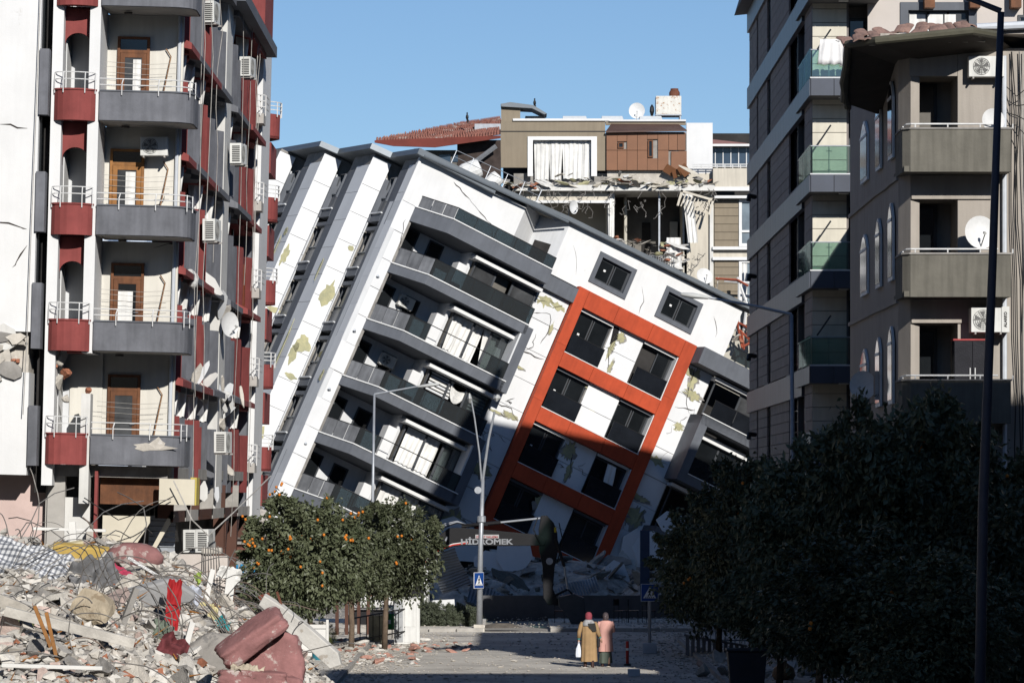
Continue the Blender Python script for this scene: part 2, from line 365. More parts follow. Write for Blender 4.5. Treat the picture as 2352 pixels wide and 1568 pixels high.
# wall with the two top windows
for a in ((8.3,10.32,-2.12,.55),(12.4,14.2,-2.12,.6),(16.3,18.4,-2.12,.62),(10.32,12.4,-2.12,-1.58),(14.2,16.3,-2.12,-1.62),(10.32,12.4,-.03,.58),(14.2,16.3,-.03,.6)): fwall(*a)
MB().box(18.15, 18.4, .25, 9, -2.12, .55).build('wall', PALE, CB)
def sliding_window(x0, x1, z0, z1, y, parent=CB, nm=2, open_i=None, fr=FRAME_D, gl=DGLASS, stick=True, dep=.06):
    wn = MB(); wn.ring(x0, x1, z0, z1, .06, y-.01, y+dep); wn = wn.build('window', fr, parent)
    wdt = (x1-x0)/nm
    for i in range(nm):
        a, b = x0+i*wdt+.03, x0+(i+1)*wdt-.03
        if i == open_i: continue
        s_ = MB(); s_.ring(a, b, z0+.05, z1-.05, .055, y+.012, y+.045); s_.build('sash', fr, wn)
        MB().box(a+.05, b-.05, y+.02, y+.03, z0+.1, z1-.1).build('pane', gl, wn)
        if stick and i == 0 and R.random() < .45: MB().box(a+wdt*.4, a+wdt*.4+.12, y+.008, y+.018, (z0+z1)/2, (z0+z1)/2+.10).build('sticker', FRAME_W, wn)
    return wn
for (x0, x1, z0, z1) in ((10.32,12.4,-1.58,-.03),(14.2,16.3,-1.62,-.03)):
    f = MB(); f.ring(x0-.02, x1+.02, z0-.02, z1+.02, .22, -.07, .25); f.build('window_surround', GREY, CB)
    sliding_window(x0+.2, x1-.2, z0+.2, z1-.2, .14)
# roof cap: thin zinc trim, staircase plan on the end, sloping line on the front
cap_end = [(0,0),(0.0,3.3),(-1.0,3.6),(-1.0,8.3),(-1.85,8.7),(-1.85,15.8)]
CB_EP = [(0,.0),(0,1.0),(0,2.1),(0,3.6),(-.02,3.75),(-.95,3.95),(-.95,5.6),(-.95,6.7),(-.95,8.2),(-.97,8.45),(-1.8,8.6),(-1.8,10.3),(-1.8,11.4),(-1.8,12.9),(-1.82,13.1),(-2.6,13.3),(-2.6,15.0)]
mb = MB()
poly = [(-.35,-.45),(-.35,3.2),(-1.4,3.45),(-1.4,8.1),(-2.3,8.45),(-2.3,15.8),(4,15.8),(4,-.45)]
mb.prism(poly, .02, .30, 'z'); mb.build('roof', METALG, CB)
mb = MB()
pr = [(-.3,.32),(4.85,.50),(8.0,.72),(12,.80),(18.95,.95)]
for (a, b), (c, d) in zip(pr, pr[1:]):
    mb.add([(a,-.42,b-.20),(c,-.42,d-.20),(c,.5,d-.22),(a,.5,b-.22),(a,-.42,b),(c,-.42,d),(c,.5,d+.03),(a,.5,b+.03)], [(0,3,2,1),(4,5,6,7),(0,1,5,4),(1,2,6,5),(2,3,7,6),(3,0,4,7)])
mb.build('roof_edge', METALG, CB)
MB().add([(4,.5,.30),(18.9,.5,.80),(18.9,13,1.6),(4,13,1.6)], [(0,1,2,3)]).build('roof', CONCD, CB)
mb = MB()                                              # gutter pipe under the cap and the rail above it
mb.tube([(0,-.5,.05),(8,-.5,.42)], .06, 8); mb.build('gutter', METALG, CB)
rl = MB()
for i in range(6): x = 1.6+i*.95; z = .42+.045*i; rl.tube([(x,.2,z),(x,.2,z+.75)], .02, 5)
rl.tube([(1.6,.2,1.17),(6.4,.2,1.40)], .02, 5); rl.tube([(1.6,.2,.85),(6.4,.2,1.05)], .015, 5); rl.build('roof_rail', STEEL, CB)
# --- end facade: stepped piers clad in panels, dark window strips between
PANME = {}
def facet(p, q, z0, z1, m, name='cladding_panel', hp=1.46, gap=.022, off=.05):
    "a strip of cladding between plan points p and q, in separate panels"
    p = Vector((p[0], p[1])); q = Vector((q[0], q[1])); d = (q-p); L = d.length; d.normalize(); nrm = Vector((-d.y, d.x))
    z = z1
    k = 0
    while z > z0:
        zz = max(z0, z-hp)
        a, b = p+d*.008, q-d*.008; c, e = b - nrm*off, a - nrm*off
        mb = MB(); mb.prism([(a.x,a.y),(b.x,b.y),(c.x,c.y),(e.x,e.y)], zz+gap, z, 'z')
        o = mb.build(name, m, CB); o.location = (R.uniform(-.004,.004), R.uniform(-.004,.004), 0); z = zz; k += 1
ZB = -22.5
def pier(base_x, y_a, y_b, y_c, step, top=-.6):
    # pale side strip, wide face turned to the front, grey side face, rough jamb
    if step:
        facet((base_x, y_a), (base_x-step, y_a+.2), ZB, top+.45, PANEL)
    facet((base_x-step, y_a+.2), (base_x-step, y_b), ZB, top, PANEL)
    facet((base_x-step, y_b), (base_x-step+.04, y_c), ZB, top-.2, GREY, 'jamb_panel', 2.93)
    MB().prism([(base_x-step+.06, y_a+.26),(base_x-step+.06,y_c-.02),(base_x+.9,y_c-.02),(base_x+.9,y_a+.26)], ZB, .0, 'z').build('pier_core', CONCD, CB)
pier(0, 0-.2, 1.0, 2.1, 0, -.35)
pier(0, 3.7, 5.65, 6.75, .95)
pier(-.95, 8.4, 10.2, 11.3, .9)
pier(-1.85, 12.9, 14.8, 15.6, .85)
facet((0,3.55),(0,3.72), ZB, -.9, PALE); facet((-.95,8.2),(-.95,8.4), ZB, -.9, PALE); facet((-1.85,12.7),(-1.85,12.9), ZB, -.9, PALE)
for bx, ya, yb in ((0,2.1,3.56),(-.95,6.75,8.22),(-1.85,11.3,12.72)):
    MB().box(bx+.75, bx+.95, ya, yb, ZB, 0).build('recess_wall', DARK2, CB)
    # top fin with pointed head
    MB().prism([(yb, -.95),(yb,-3.2),(yb-.12,-3.2),(yb-.12,-1.6)], bx-.05, bx+.55, 'x').build('side_fin', GREY, CB)
    MB().prism([(ya, -.95),(ya,-2.2),(ya+.12,-2.2),(ya+.12,-1.6)], bx-.05, bx+.55, 'x').build('side_fin', GREY, CB)
    for k in range(8):
        zc = -3.25 - FH*.985*k
        # spandrel with two dark slots, sill, tall window under it
        MB().box(bx+.02, bx+.35, ya+.02, yb-.02, zc+.02, zc+.42).build('spandrel', GREY, CB)
        MB().box(bx+.06, bx+.5, ya+.02, yb-.02, zc-.44, zc-.24).build('spandrel', GREY, CB)
        s_ = MB().box(bx-.06, bx+.4, ya-.02, yb+.02, zc+.42, zc+.48).build('sill', PALE, CB)
        MB().box(bx+.45, bx+.55, ya+.05, yb-.05, zc-.24, zc+.02).build('slot_back', BLACK, CB)
        w_ = MB(); 
        for (a, b, c, d) in ((ya+.03, yb-.03, zc+.48, zc+.54),(ya+.03,yb-.03,zc+1.30,zc+1.36),(ya+.03,yb-.03,zc+2.40,zc+2.46),(ya+.03,ya+.09,zc+.54,zc+2.4),(yb-.09,yb-.03,zc+.54,zc+2.4)):
            w_.box(bx+.18, bx+.24, a, b, c, d)
        w_ = w_.build('window', FRAME_D, CB)
        MB().box(bx+.20, bx+.215, ya+.08, yb-.08, zc+.54, zc+1.30).build('pane', RAILP, w_)
        MB().box(bx+.20, bx+.215, ya+.08, yb-.6, zc+1.36, zc+2.4).build('pane', RAILP if k % 3 else DGLASS, w_)
        MB().box(bx+.13, bx+.16, ya+.02, yb-.02, zc+1.30, zc+1.35).build('window_bar', METALG, w_)
# dormer on the far end of the roof and slanted steel frame
MB().box(-2.6,-1.6, 15.6, 19.5, -4.5, -1.7).build('side_block', GREY, CB)
mb = MB(); mb.box(-2.2,-1.7, 15.0, 19.6, .04, .28); mb.build('pergola_beam', METALG, CB)
mb = MB(); mb.tube([(-2.0,19.2,.1),(-2.0,18.4,-3.2)], .10, 4); mb.build('pergola_post', GREY, CB)
# patches of torn render with insulation showing, on the end facade (planes facing -x) and the front
def patch_x(xp, cy, cz, ry, rz, m=INSUL, name='exposed_insulation'):
    MB().prism(blob_poly(cy, cz, ry, rz, 16, .5), xp-.06-.012, xp-.05+.004, 'x').build(name, m, CB)
def patch_y(cx, cz, rx, rz, y=0, m=INSUL, name='exposed_insulation', n=26):
    MB().prism(blob_poly(cx+.02, cz-.02, rx*1.15, rz*1.12, n, .6), y-.010, y+.004, 'y').build('torn_edge_shadow', CONCD, CB)  # larger grey blob, painted as a shadow outline round the torn patch
    MB().prism(blob_poly(cx, cz, rx, rz, n, .7), y-.020, y+.004, 'y').build(name, m, CB)
def patch_facet(p, q, s, z, w_, h, m=INSUL):
    p = Vector((p[0],p[1])); q = Vector((q[0],q[1])); d = (q-p).normalized(); nn = Vector((-d.y,d.x)); c = p+(q-p)*s
    poly = blob_poly(0, z, w_, h, 16, .5); mb = MB(); vs = []
    a = nn*.016; b = nn*(-.004)
    for (s_, zz) in poly: vs.append((c.x+d.x*s_+a.x, c.y+d.y*s_+a.y, zz))
    for (s_, zz) in poly: vs.append((c.x+d.x*s_+b.x, c.y+d.y*s_+b.y, zz))
    n = len(poly); mb.add(vs, [tuple(range(n)), tuple(range(n,2*n))[::-1]] + [(i,(i+1)%n,n+(i+1)%n,n+i) for i in range(n)])
    mb.build('exposed_insulation', m, CB)
f1 = ((0,3.7),(-.95,3.9)); f2 = ((-.95,8.4),(-1.85,8.6)); f3 = ((-1.85,12.9),(-2.7,13.1))
for (f, s, z, a, b) in ((f1,.35,-7.2,.33,.62),(f1,.5,-9.9,.42,.45),(f1,.75,-10.5,.18,.5),(f1,.4,-11.6,.3,.14),(f1,.2,-4.7,.13,.14),(f2,.8,-5.6,.16,.5),(f2,.2,-8.3,.3,.16),(f2,.3,-11.2,.25,.4),(f1,.8,-15,.3,.6),(f2,.5,-15.5,.3,.7),(f3,.5,-7,.3,.3),(f3,.4,-10,.3,.7),(f2,.6,-18,.3,.5)):
    patch_facet(f[0], f[1], s, z, a, b)
for (x, y, z, a, b) in ((-.95,4.5,-6.1,.10,.55),(-.95,4.9,-10.4,.10,1.3),(-1.85,9.2,-4.4,.2,.22),(-1.85,9.6,-5.2,.08,.5),(-1.85,9.3,-12,.25,.5),(0,.5,-11.4,.16,.3)):
    patch_x(x, y, z, a, b)
def panels(x0, x1, z0, z1, hp=1.46, m=PANEL, y=0, nx=1, name='cladding_panel'):
    z = z1; wx = (x1-x0)/nx
    while z > z0+.05:
        zz_ = max(z0, z-hp)
        for i in range(nx):
            o = MB().box(x0+i*wx+.012, x0+(i+1)*wx-.012, y, y+.06, zz_+.025, z).build(name, m, CB)
            o.rotation_euler = (R.uniform(-.004,.004), 0, 0); o.location = (0, R.uniform(-.004,.004), 0)
        z = zz_
panels(-.02, .76, -22, -2.22, nx=1)
# --- balconies of the left stack
wallz = lambda k: -2.24 - FH*k            # top of slab k
back = MB()                              # recess walls behind the balconies
for k in range(0, 7):
    zt = wallz(k); zb_ = wallz(k+1)
    # slab: chamfered corner, long front
    slabp = [(.75,.02),(2.25-.04*k,-1.5),(7.85,-1.5),(7.85,0),(4.4,0),(4.4,1.4),(.75,1.4)]
    thk = .72 if k == 0 else (.46 if k % 2 == 1 else .50)
    MB().prism(slabp, zt-thk, zt, 'z').build('balcony_slab', GREY, CB, bevel=.01)
    e2 = [(.70,-.02),(2.23-.04*k,-1.55),(7.87,-1.55)]
    MB().wall(e2, .06, zt+.002, zt+.05).build('slab_edge_trim', FRAME_W, CB)
    # glass rail: dusty panes on the chamfer, tinted panes on the long side
    gt = zt + (.62 if k == 0 else .86); kx = 2.27-.04*k
    r_ = MB(); r_.tube([(.85,.0-.05,gt),(kx,-1.47,gt),(7.8,-1.47,gt)], .022, 6); r_ = r_.build('railing', BLACK, CB)
    if k == 3 or k == 5: pass
    a = Vector((.85,-.05)); b = Vector((kx,-1.47)); nseg = 3
    for i in range(nseg):
        p = a+(b-a)*(i/nseg+.008); q = a+(b-a)*((i+1)/nseg-.008)
        MB().wall([(p.x,p.y),(q.x,q.y)], .014, zt+.06, gt).build('glass_panel', RAILP, r_)
    nseg = 5
    for i in range(nseg):
        xa = kx+(7.8-kx)*i/nseg+.012; xb = kx+(7.8-kx)*(i+1)/nseg-.012
        if (k in (2, 4) and i in (1, 2, 3)) or (k == 5 and i in (2, 3)): continue      # missing panes
        MB().box(xa, xb, -1.478, -1.464, zt+.06, gt-.01).build('glass_panel', RAILG, r_)
        MB().box(xb, xb+.024, -1.49, -1.45, zt+.03, gt+.01).build('post', BLACK, r_)
    if k >= 0:
        MB().box(.25, 4.4, 1.4, 1.6, zb_, zt).build('recess_wall', PALE, CB)
        MB().box(.0, .25, 0, 1.6, zb_, zt).build('recess_wall', PALE, CB)
        # door and window at the back of the balcony
        d_ = MB().ring(1.0, 1.95, zt-.02-FH+.5, zt-.75, .07, 1.33, 1.40).build('window', FRAME_D, CB)
        MB().box(1.07, 1.88, 1.36, 1.38, zt-FH+.55, zt-.82).build('pane', DGLASS, d_)
        d_ = MB().ring(2.55, 3.35, zt-FH+.02, zt-.8, .07, 1.33, 1.40).build('balcony_door', FRAME_D, CB)
        MB().box(2.62, 3.28, 1.36, 1.38, zt-FH+.1, zt-.87).build('pane', DGLASS, d_)
    # white column and bay window
    zbot = wallz(k+1); ztop = zt - thk
    if k <= 5:
        MB().box(3.72, 4.25, -.42, .4, zbot, ztop-.75 if k < 6 else ztop).build('column', WHITE, CB, bevel=.04)
        MB().box(4.25, 4.45, -.1, 1.4, zbot, ztop).build('bay_side_wall', PALE, CB)
        # canopy strip above the window
        MB().box(4.2, 7.66 if k in (1,3) else 7.98, -.98, .1, ztop-.36, ztop-.20).build('lintel', WHITE, CB)
        MB().box(4.45, 7.6, -.5, .1, ztop-.20, ztop).build('lintel', GREY, CB)
        xs = [4.55, 5.70, 6.68, 7.95]
        w_ = MB(); w_.ring(4.5, 7.98, zbot+.02, ztop-.34, .07, -.42, -.34); w_ = w_.build('bay_window', FRAME_D, CB)
        for i in range(3):
            a, b = xs[i], xs[i+1]
            MB().box(b-.05, b+.05, -.41, -.33, zbot+.08, ztop-.4).build('mullion', FRAME_D, w_)
            if k == 0 and i == 1: 
                MB().box(a+.06,b-.06,.05,.07,zbot+.1,ztop-.4).build('pane', DARK2, w_); continue
            if k >= 1 and i < 2: continue
            MB().box(a+.06, b-.06, -.385, -.37, zbot+.09, ztop-.41).build('pane', PGLASS if k == 0 else glass_mat('clear_glass', (.62,.66,.66), .10) if 'clear_glass' not in MATS else MATS['clear_glass'], w_)
        MB().box(4.5, 7.98, 1.9, 2.0, zbot, ztop).build('room_back_wall', DARK2, CB)
        MB().box(4.5, 4.56, -.3, 1.9, zbot, ztop).build('room_side_wall', DARK2, CB); MB().box(7.92, 7.98, -.3, 1.9, zbot, ztop).build('room_side_wall', DARK2, CB)
        MB().box(4.45, 7.98, 0, 1.9, ztop, ztop+.05).build('room_ceiling', DARK2, CB)
def cb_curtain(x0, x1, z0, z1, y=-.15, **kw):
    return curtain(MB(), x0, x1, z0, z1, y, **kw).build('curtain', CURT, CB, smooth=True)
zz = lambda k: (wallz(k+1)+.1, wallz(k)-.88)
cb_curtain(4.65, 5.2, zz(1)[0], zz(1)[1], gather=.35); cb_curtain(5.0, 6.35, zz(1)[0]+.05, zz(1)[1]+.05, y=-.05); cb_curtain(6.3, 7.1, zz(1)[0], zz(1)[1]+.1, gather=.35, skewx=.35)
cb_curtain(7.1, 7.5, zz(1)[0]+.1, zz(1)[1]-.5, gather=.2, skewx=.3)
cb_curtain(4.75, 6.55, zz(3)[0], zz(3)[1]+.08, amp=.04); cb_curtain(6.85, 7.2, zz(3)[0]+.2, zz(3)[1]); cb_curtain(7.45, 7.8, zz(3)[0]+.2, zz(3)[1])
cb_curtain(4.7, 7.0, zz(4)[0], zz(4)[1]+.05, amp=.04); cb_curtain(7.0, 7.8, zz(4)[0], zz(4)[1])
# level 3: striped blind and a swag
for i in range(6): MB().box(4.75, 6.0, -.2, -.17, zz(2)[1]-.16*i-.1, zz(2)[1]-.16*i).build('blind_slat', CURT if i % 2 == 0 else PALE, CB)
cb_curtain(4.8, 5.9, zz(2)[0]+.2, zz(2)[1]-1.0, amp=.03)
for j in range(9):
    mb = MB(); r0 = .25+.055*j
    mb.tube([(6.3+.42*math.cos(a), -.22-.01*j, zz(2)[1]-.05+r0*1.3*math.sin(a)) for a in [PI+PI*q/10 for q in range(11)]], .035, 5); mb.build('curtain_fold', CURT, CB)
for i in range(8): MB().box(7.05, 7.85, -.2, -.17, zz(2)[1]-.16*i-.1, zz(2)[1]-.16*i-.02).build('blind_slat', CURT, CB)
# C-shaped grey frames round levels 2 and 4
for k in (1, 3):
    zt = wallz(k+0) ; zb_ = wallz(k+1)
    zt2 = wallz(k+1)-0.0
for k in (2, 4):
    zt = wallz(k-1); zb_ = wallz(k)
    # right leg from slab k-1 down to slab k
for k in (1, 3):
    za = wallz(k) - .46 ; zb_ = wallz(k+1)-.50
    MB().box(7.68, 8.14, -1.5, -.02, zb_, za+.42).build('frame_leg', GREY, CB)
    MB().box(7.6, 7.68, -1.46, -.45, zb_+.5, za-.02).build('frame_lining', PALE, CB)
# level 0 band to the orange frame
MB().box(7.86, 9.9, -.35, -.01, -2.96, -2.24).build('grey_band', GREY, CB)
MB().box(16.78, XR, -1.2, -.01, -2.96, -2.1).build('grey_band', GREY, CB)
# side walls between stacks, panelled, with joints
panels(7.98, 9.88, -19.5, -2.98, nx=1); fwall(7.9, 9.9, -20, -2.97, 'wall', CONCD, .08, .3)
panels(16.8, 18.25, -16, -2.98, nx=1); fwall(16.8, 18.3, -17, -2.97, 'wall', CONCD, .08, .3)
# orange frame with its windows
mb = MB()
XL0, XL1 = 9.9, 16.75
ZF = [(-2.08,-2.95),(-5.30,-6.03),(-8.2,-8.93),(-11.12,-11.9),(-14.1,-14.9)]
for i, (a, b) in enumerate(ZF):
    xs = [XL0+.56, 12.2, 14.2, XL1-.66]
    for c, d in zip(xs, xs[1:]): MB().box(c+.008, d-.008, -.36, -.0, b, a).build('frame_panel', ORANGE, CB)
zs = [-2.08]+[-2.08-2.93*i for i in range(1,5)]+[-14.9]
for c, d in zip(zs, zs[1:]):
    MB().box(XL0, XL0+.552, -.36, 0, d+.008, c).build('frame_panel', ORANGE, CB); MB().box(XL1-.652, XL1, -.36, 0, d+.008, c).build('frame_panel', ORANGE, CB)
for i in range(4):
    ht, hb = ZF[i][1], ZF[i+1][0]
    MB().box(XL0+.56, XL1-.66, -.38, -.30, hb, hb+.035).build('frame_trim', FRAME_W, CB)
    # wall between the windows, in panels
    panels(12.42, 14.22, hb+.04, ht, hp=1.18, nx=1, y=0); fwall(12.4, 14.25, hb, ht, 'wall', CONCD, .08, .3)
    for (a, b, op) in ((10.5,12.42,None),(14.24,16.06,0 if i in (0,3) else None)):
        MB().box(a, b, -.10, .0, ht-.14, ht-.02).build('lintel', WHITE if (i == 0 or i == 2) else GREY, CB)
        w_ = sliding_window(a, b, hb+.04, ht-.14, .16, CB, 2, op)
        MB().box(a, b, 1.4, 1.5, hb, ht).build('room_back_wall', DARK, CB)
        r_ = MB(); r_.tube([(a+.02,-.30,hb+.98),(b-.02,-.30,hb+.98)], .022, 6); r_ = r_.build('railing', BLACK, CB)
        MB().box(a+.03, b-.03, -.306, -.292, hb+.06, hb+.96).build('glass_panel', pm('black_rail_glass', (.012,.014,.018), .08, .2, 1, 0, spec=.5), r_)
    MB().box(16.06, 16.10, -.30, .25, hb+.04, ht-.05).build('reveal', FRAME_W if i < 2 else PALE, CB)
mb = curtain(MB(), 14.9, 15.4, -11.0, -9.2, -.12, .05, gather=-.1, skewx=.35); mb.build('curtain', CURT, CB, smooth=True)
# damage on the front
for (cx, cz, a, b) in ((8.6,-3.45,.42,.25),(9.35,-3.4,.40,.18),(9.5,-4.5,.08,.28),(8.25,-7.1,.28,.08),(8.7,-6.9,.3,.07),(9.3,-9.2,.35,.13),(8.6,-9.35,.4,.06),(12.75,-4.0,.13,.45),(13.1,-4.9,.10,.35),(13.0,-3.35,.22,.2),
    (12.8,-6.3,.35,.12),(13.6,-6.35,.5,.10),(13.1,-7.1,.16,.5),(13.3,-7.9,.10,.4),(12.8,-9.5,.32,.4),(13.2,-10.4,.14,.4),(12.7,-12.4,.4,.6),(13.3,-13,.35,.6),(17.4,-3.6,.22,.5),(17.7,-4.3,.45,.2),(17.0,-3.3,.3,.15),(17.6,-6.0,.3,.15),(17.3,-8.0,.5,.18),(17.5,-6.5,.12,.4),(9.0,-12.2,.5,.3),(8.7,-15,.5,.5),(17.4,-11,.4,.5),(17.2,-10.0,.5,.12)):
    patch_y(cx, cz, a, b)
cr_ = random.Random(17)
for i in range(34):
    zone = i % 3; x0 = (cr_.uniform(8.1,9.8), cr_.uniform(12.5,14.1), cr_.uniform(16.9,18.2))[zone]; z0 = cr_.uniform(-14,-3.1)
    if zone == 1: 
        k_ = int((-z0-2.95)/2.93); z0 = min(z0, -2.98-2.93*k_); 
        if (-z0-2.95) % 2.93 > 2.1: continue
    pts_ = [(x0, z0)]; 
    for q_ in range(cr_.randint(2,4)): pts_.append((pts_[-1][0]+cr_.uniform(-.35,.35), pts_[-1][1]-cr_.uniform(-.1,.45)))
    lo_, hi_ = ((8.02,9.85),(12.45,14.2),(16.82,18.22))[zone]; pts_ = [(min(hi_,max(lo_,a)), b) for a, b in pts_]
    crack_on(CB, pts_, -.016, .013)
for (a, b, c, d) in ((.5,-3,1,-6),(8.9,-.4,9.6,-1.6),(13.0,-.6,13.4,-1.9),(17.1,-.3,17.6,-1.2)): crack_on(CB, [(a,b),((a+c)/2+.15,(b+d)/2),(c,d)], -.016 if a < 1 else -.004, .014)
for pts in ([(8.3,-4.2),(9.2,-3.9),(9.45,-4.7),(9.3,-5.4)],[(2.0,-.3),(3.9,-1.0),(4.6,-1.3),(5.0,-2.1),(5.85,-2.2)],[(5.1,-2.0),(5.9,-2.1),(6.1,-2.2)],[(8.2,-9.0),(9.2,-8.9),(9.8,-9.3)],[(12.6,-3.1),(12.7,-4.3),(13.0,-5.0)],[(12.6,-7.4),(13.2,-7.3),(13.3,-8.1)],[(17.0,-5.2),(18.1,-4.9)],[(8.3,-6.2),(9.8,-6.0)],[(8.1,-12.7),(9.6,-12.2)],[(13.0,-9.3),(13.3,-10.5),(13.2,-11.1)],[(17.2,-3.1),(17.5,-4.8),(17.9,-5.2)]):
    crack_on(CB, pts, -.014 if pts[0][0] > 6 else -.004, .022)
mb = MB(); mb.prism([(12.45,-3.0),(12.75,-2.97),(12.9,-3.5),(12.62,-3.9)], -.02, .01, 'y'); mb.build('wall_hole', BLACK, CB)
# door in the notch of the top storey
MB().prism([(7.35,1.12),(7.35,1.32),(7.95,.58),(7.95,.38)], -2.2, -.75, 'z').build('roof_door', DARK, CB)
# right stack
def rstack(k, zt, zbm, framed):
    if framed:
        f = MB(); f.box(17.95, XR, -1.5, 0, zt-.42, zt); f.box(17.95, XR, -1.5, 0, zbm-.45, zbm); f.box(17.95, 18.4, -1.5, 0, zbm, zt-.42); f.build('grey_frame', GREY, CB)
        MB().box(17.9, XR, -1.54, -1.42, zt+.002, zt+.04).build('frame_trim', FRAME_W, CB); MB().box(18.4, XR, -1.54, -1.42, zbm+.002, zbm+.04).build('frame_trim', FRAME_W, CB)
        MB().box(18.45, XR, -.62, -.05, zt-.95, zt-.7).build('lintel', WHITE, CB); top = zt-.95
    else:
        MB().box(18.2, XR, -.62, -.05, zt-.26, zt-.1).build('lintel', WHITE, CB); top = zt-.26
        MB().box(17.95, XR, -1.5, 0, zbm-.45, zbm).build('balcony_slab', GREY, CB) if not framed and k != 0 else None
    x0 = 18.35
    w_ = MB(); w_.ring(x0, XR, zbm+.02, top, .07, -.35, -.28); w_ = w_.build('bay_window', FRAME_D, CB)
    for i, (a, b) in enumerate(((x0+.06, 19.9),(20.0,21.3),(21.4,XR-.06))):
        MB().box(b, b+.1, -.34, -.27, zbm+.08, top-.06).build('mullion', FRAME_D, w_)
        if i == 0 and not framed: continue
        MB().box(a, b, -.33, -.315, zbm+.08, top-.06).build('pane', PGLASS if k == 1 else DGLASS, w_)
    MB().box(x0, XR, 1.5, 1.6, zbm, zt).build('room_back_wall', DARK, CB)
    r_ = MB(); r_.tube([(18.3,-1.4,zbm+.9),(XR,-1.4,zbm+.9)], .022, 6); r_ = r_.build('railing', BLACK, CB)
    for i in range(4):
        xa = 18.3+i*1.3; MB().box(xa+.02, xa+1.28, -1.406, -1.392, zbm+.07, zbm+.88).build('glass_panel', MATS['black_rail_glass'] if k else RAILG, r_)
rstack(1, -2.96, -5.17, False); rstack(2, -5.17, -8.15, True); rstack(3, -8.6, -11.1, False)
r_ = MB(); r_.tube([(18.3,-1.1,-1.42),(XR,-1.1,-1.42)], .022, 6); r_ = r_.build('railing', BLACK, CB)
for i in range(4): xa = 18.3+i*1.2; MB().box(xa+.02, xa+1.18, -1.106, -1.092, -2.04, -1.45).build('glass_panel', RAILG, r_)
# bulk of the building behind the facades
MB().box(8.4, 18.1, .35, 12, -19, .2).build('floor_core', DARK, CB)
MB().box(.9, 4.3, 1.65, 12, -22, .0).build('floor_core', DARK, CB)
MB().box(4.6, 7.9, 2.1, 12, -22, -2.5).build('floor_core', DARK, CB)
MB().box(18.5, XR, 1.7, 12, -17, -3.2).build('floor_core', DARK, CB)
# fallen white wall pieces at the foot
for (x, z, a, b, rr) in ((9.3,-15.7,1.3,1.0,.2),(12.8,-15.8,1.6,1.0,-.1),(15.8,-15.5,1.2,1.2,.3),(18.0,-12.5,.8,1.4,.1),(19.4,-12.0,.7,1.2,-.2)):
    MB().prism(blob_poly(x, z, a, b, 7, .4), -.35, -.22, 'y').build('torn_wall_panel', PANEL, CB)
# bent pipes sticking out at each level of the corner
for k in range(1, 6):
    z = wallz(k)-.75 - (.1 if k % 2 else 0)
    MB().tube([(.35,-.15,z),(1.3,1.3,z-.35)] if k < 5 else [(.6,.0,z+.4),(1.0,-.3,z-1.5)], .055, 8).build('broken_pipe', PIPE, CB)
# air conditioners on the back walls of the balconies, and dishes on the roof: things of their own
for k, lb in ((2, 'dark air conditioner in the recess of the upper grey balcony of the toppled building'), (3, 'air conditioner in the recess of the next balcony down of the toppled building')):
    make_ac(lb, CBM @ Matrix.Translation((2.6+.3*(k == 3), 1.32, wallz(k-1)-1.45)), group='air conditioners on the toppled building')
def cb_world(p): return CBM @ Vector(p)
d1 = cb_world((8.6,1.4,1.6)); make_dish('small grey dish at the roof step of the toppled building', Matrix.Translation(d1) @ Matrix.Rotation(.9,4,'Z'), .34)
d2 = cb_world((16.3,1.2,1.5)); make_dish('white dish with dark struts standing on the toppled roof near its lower end', Matrix.Translation(d2) @ Matrix.Rotation(.35,4,'Z') @ Matrix.Rotation(-.35,4,'X'), .42)
# things fallen on the roof
for i, (x, y, s_, lab) in enumerate(((3.2,1.8,.75,'white dented water tank lying on the upper end of the toppled roof'),(4.4,1.6,.6,'smaller white box lying next to the fallen water tank on the roof'))):
    t = MB(); t.lathe([(.02,-.55),(.42,-.5),(.48,-.3),(.48,.3),(.42,.5),(.02,.55)], 14); o = t.build('water_tank', pm('tank_white', (.74,.74,.72), .6, .08, 2, .05), None, smooth=False)
    o.matrix_world = Matrix.Translation(cb_world((x, y, .95))) @ Matrix.Rotation(1.2-.4*i, 4, 'Y') @ Matrix.Scale(s_*1.3, 4); tag(o, lab, 'water tank')
# ======================= cracked apartment building on the left =======================
vL = Vector((.026, 0, 1)).normalized(); uL = Vector((1, 0, -.026)).normalized(); eL = vL.cross(uL)
LM = frame(Vector((-9.0, 104, 0)), uL, eL, vL)
LB = thing('cracked_apartment_building', 'cracked apartment building with maroon and grey balconies on the left of the street', 'building', LM)
def lb(name, m, mb, **k): return mb.build(name, m, LB, **k)
FL = 2.97; PT = [15.43+FL, 15.43, 12.47, 9.47, 6.53]        # parapet tops
PB = [p-.75 for p in PT]
xp1a, xp1b, xp2a, xp2b = -3.34, -3.06, -2.38, -2.10
# piers
lb('pier', WHITE, MB().box(xp1a, xp1b, -.35, .4, 5.2, 21))
lb('pier', WHITE, MB().box(xp2a, xp2b, -.35, 1.5, 8.65, 21)); lb('pier', WHITE2, MB().box(xp2a+.02, xp2b-.02, -.33, .3, 4.75, 7.6))
lb('pier', WHITE2, MB().box(xp2a+.1, xp2b-.06, -.2, .3, 7.6, 9.6)) if False else None
ARCH_M = MAROON
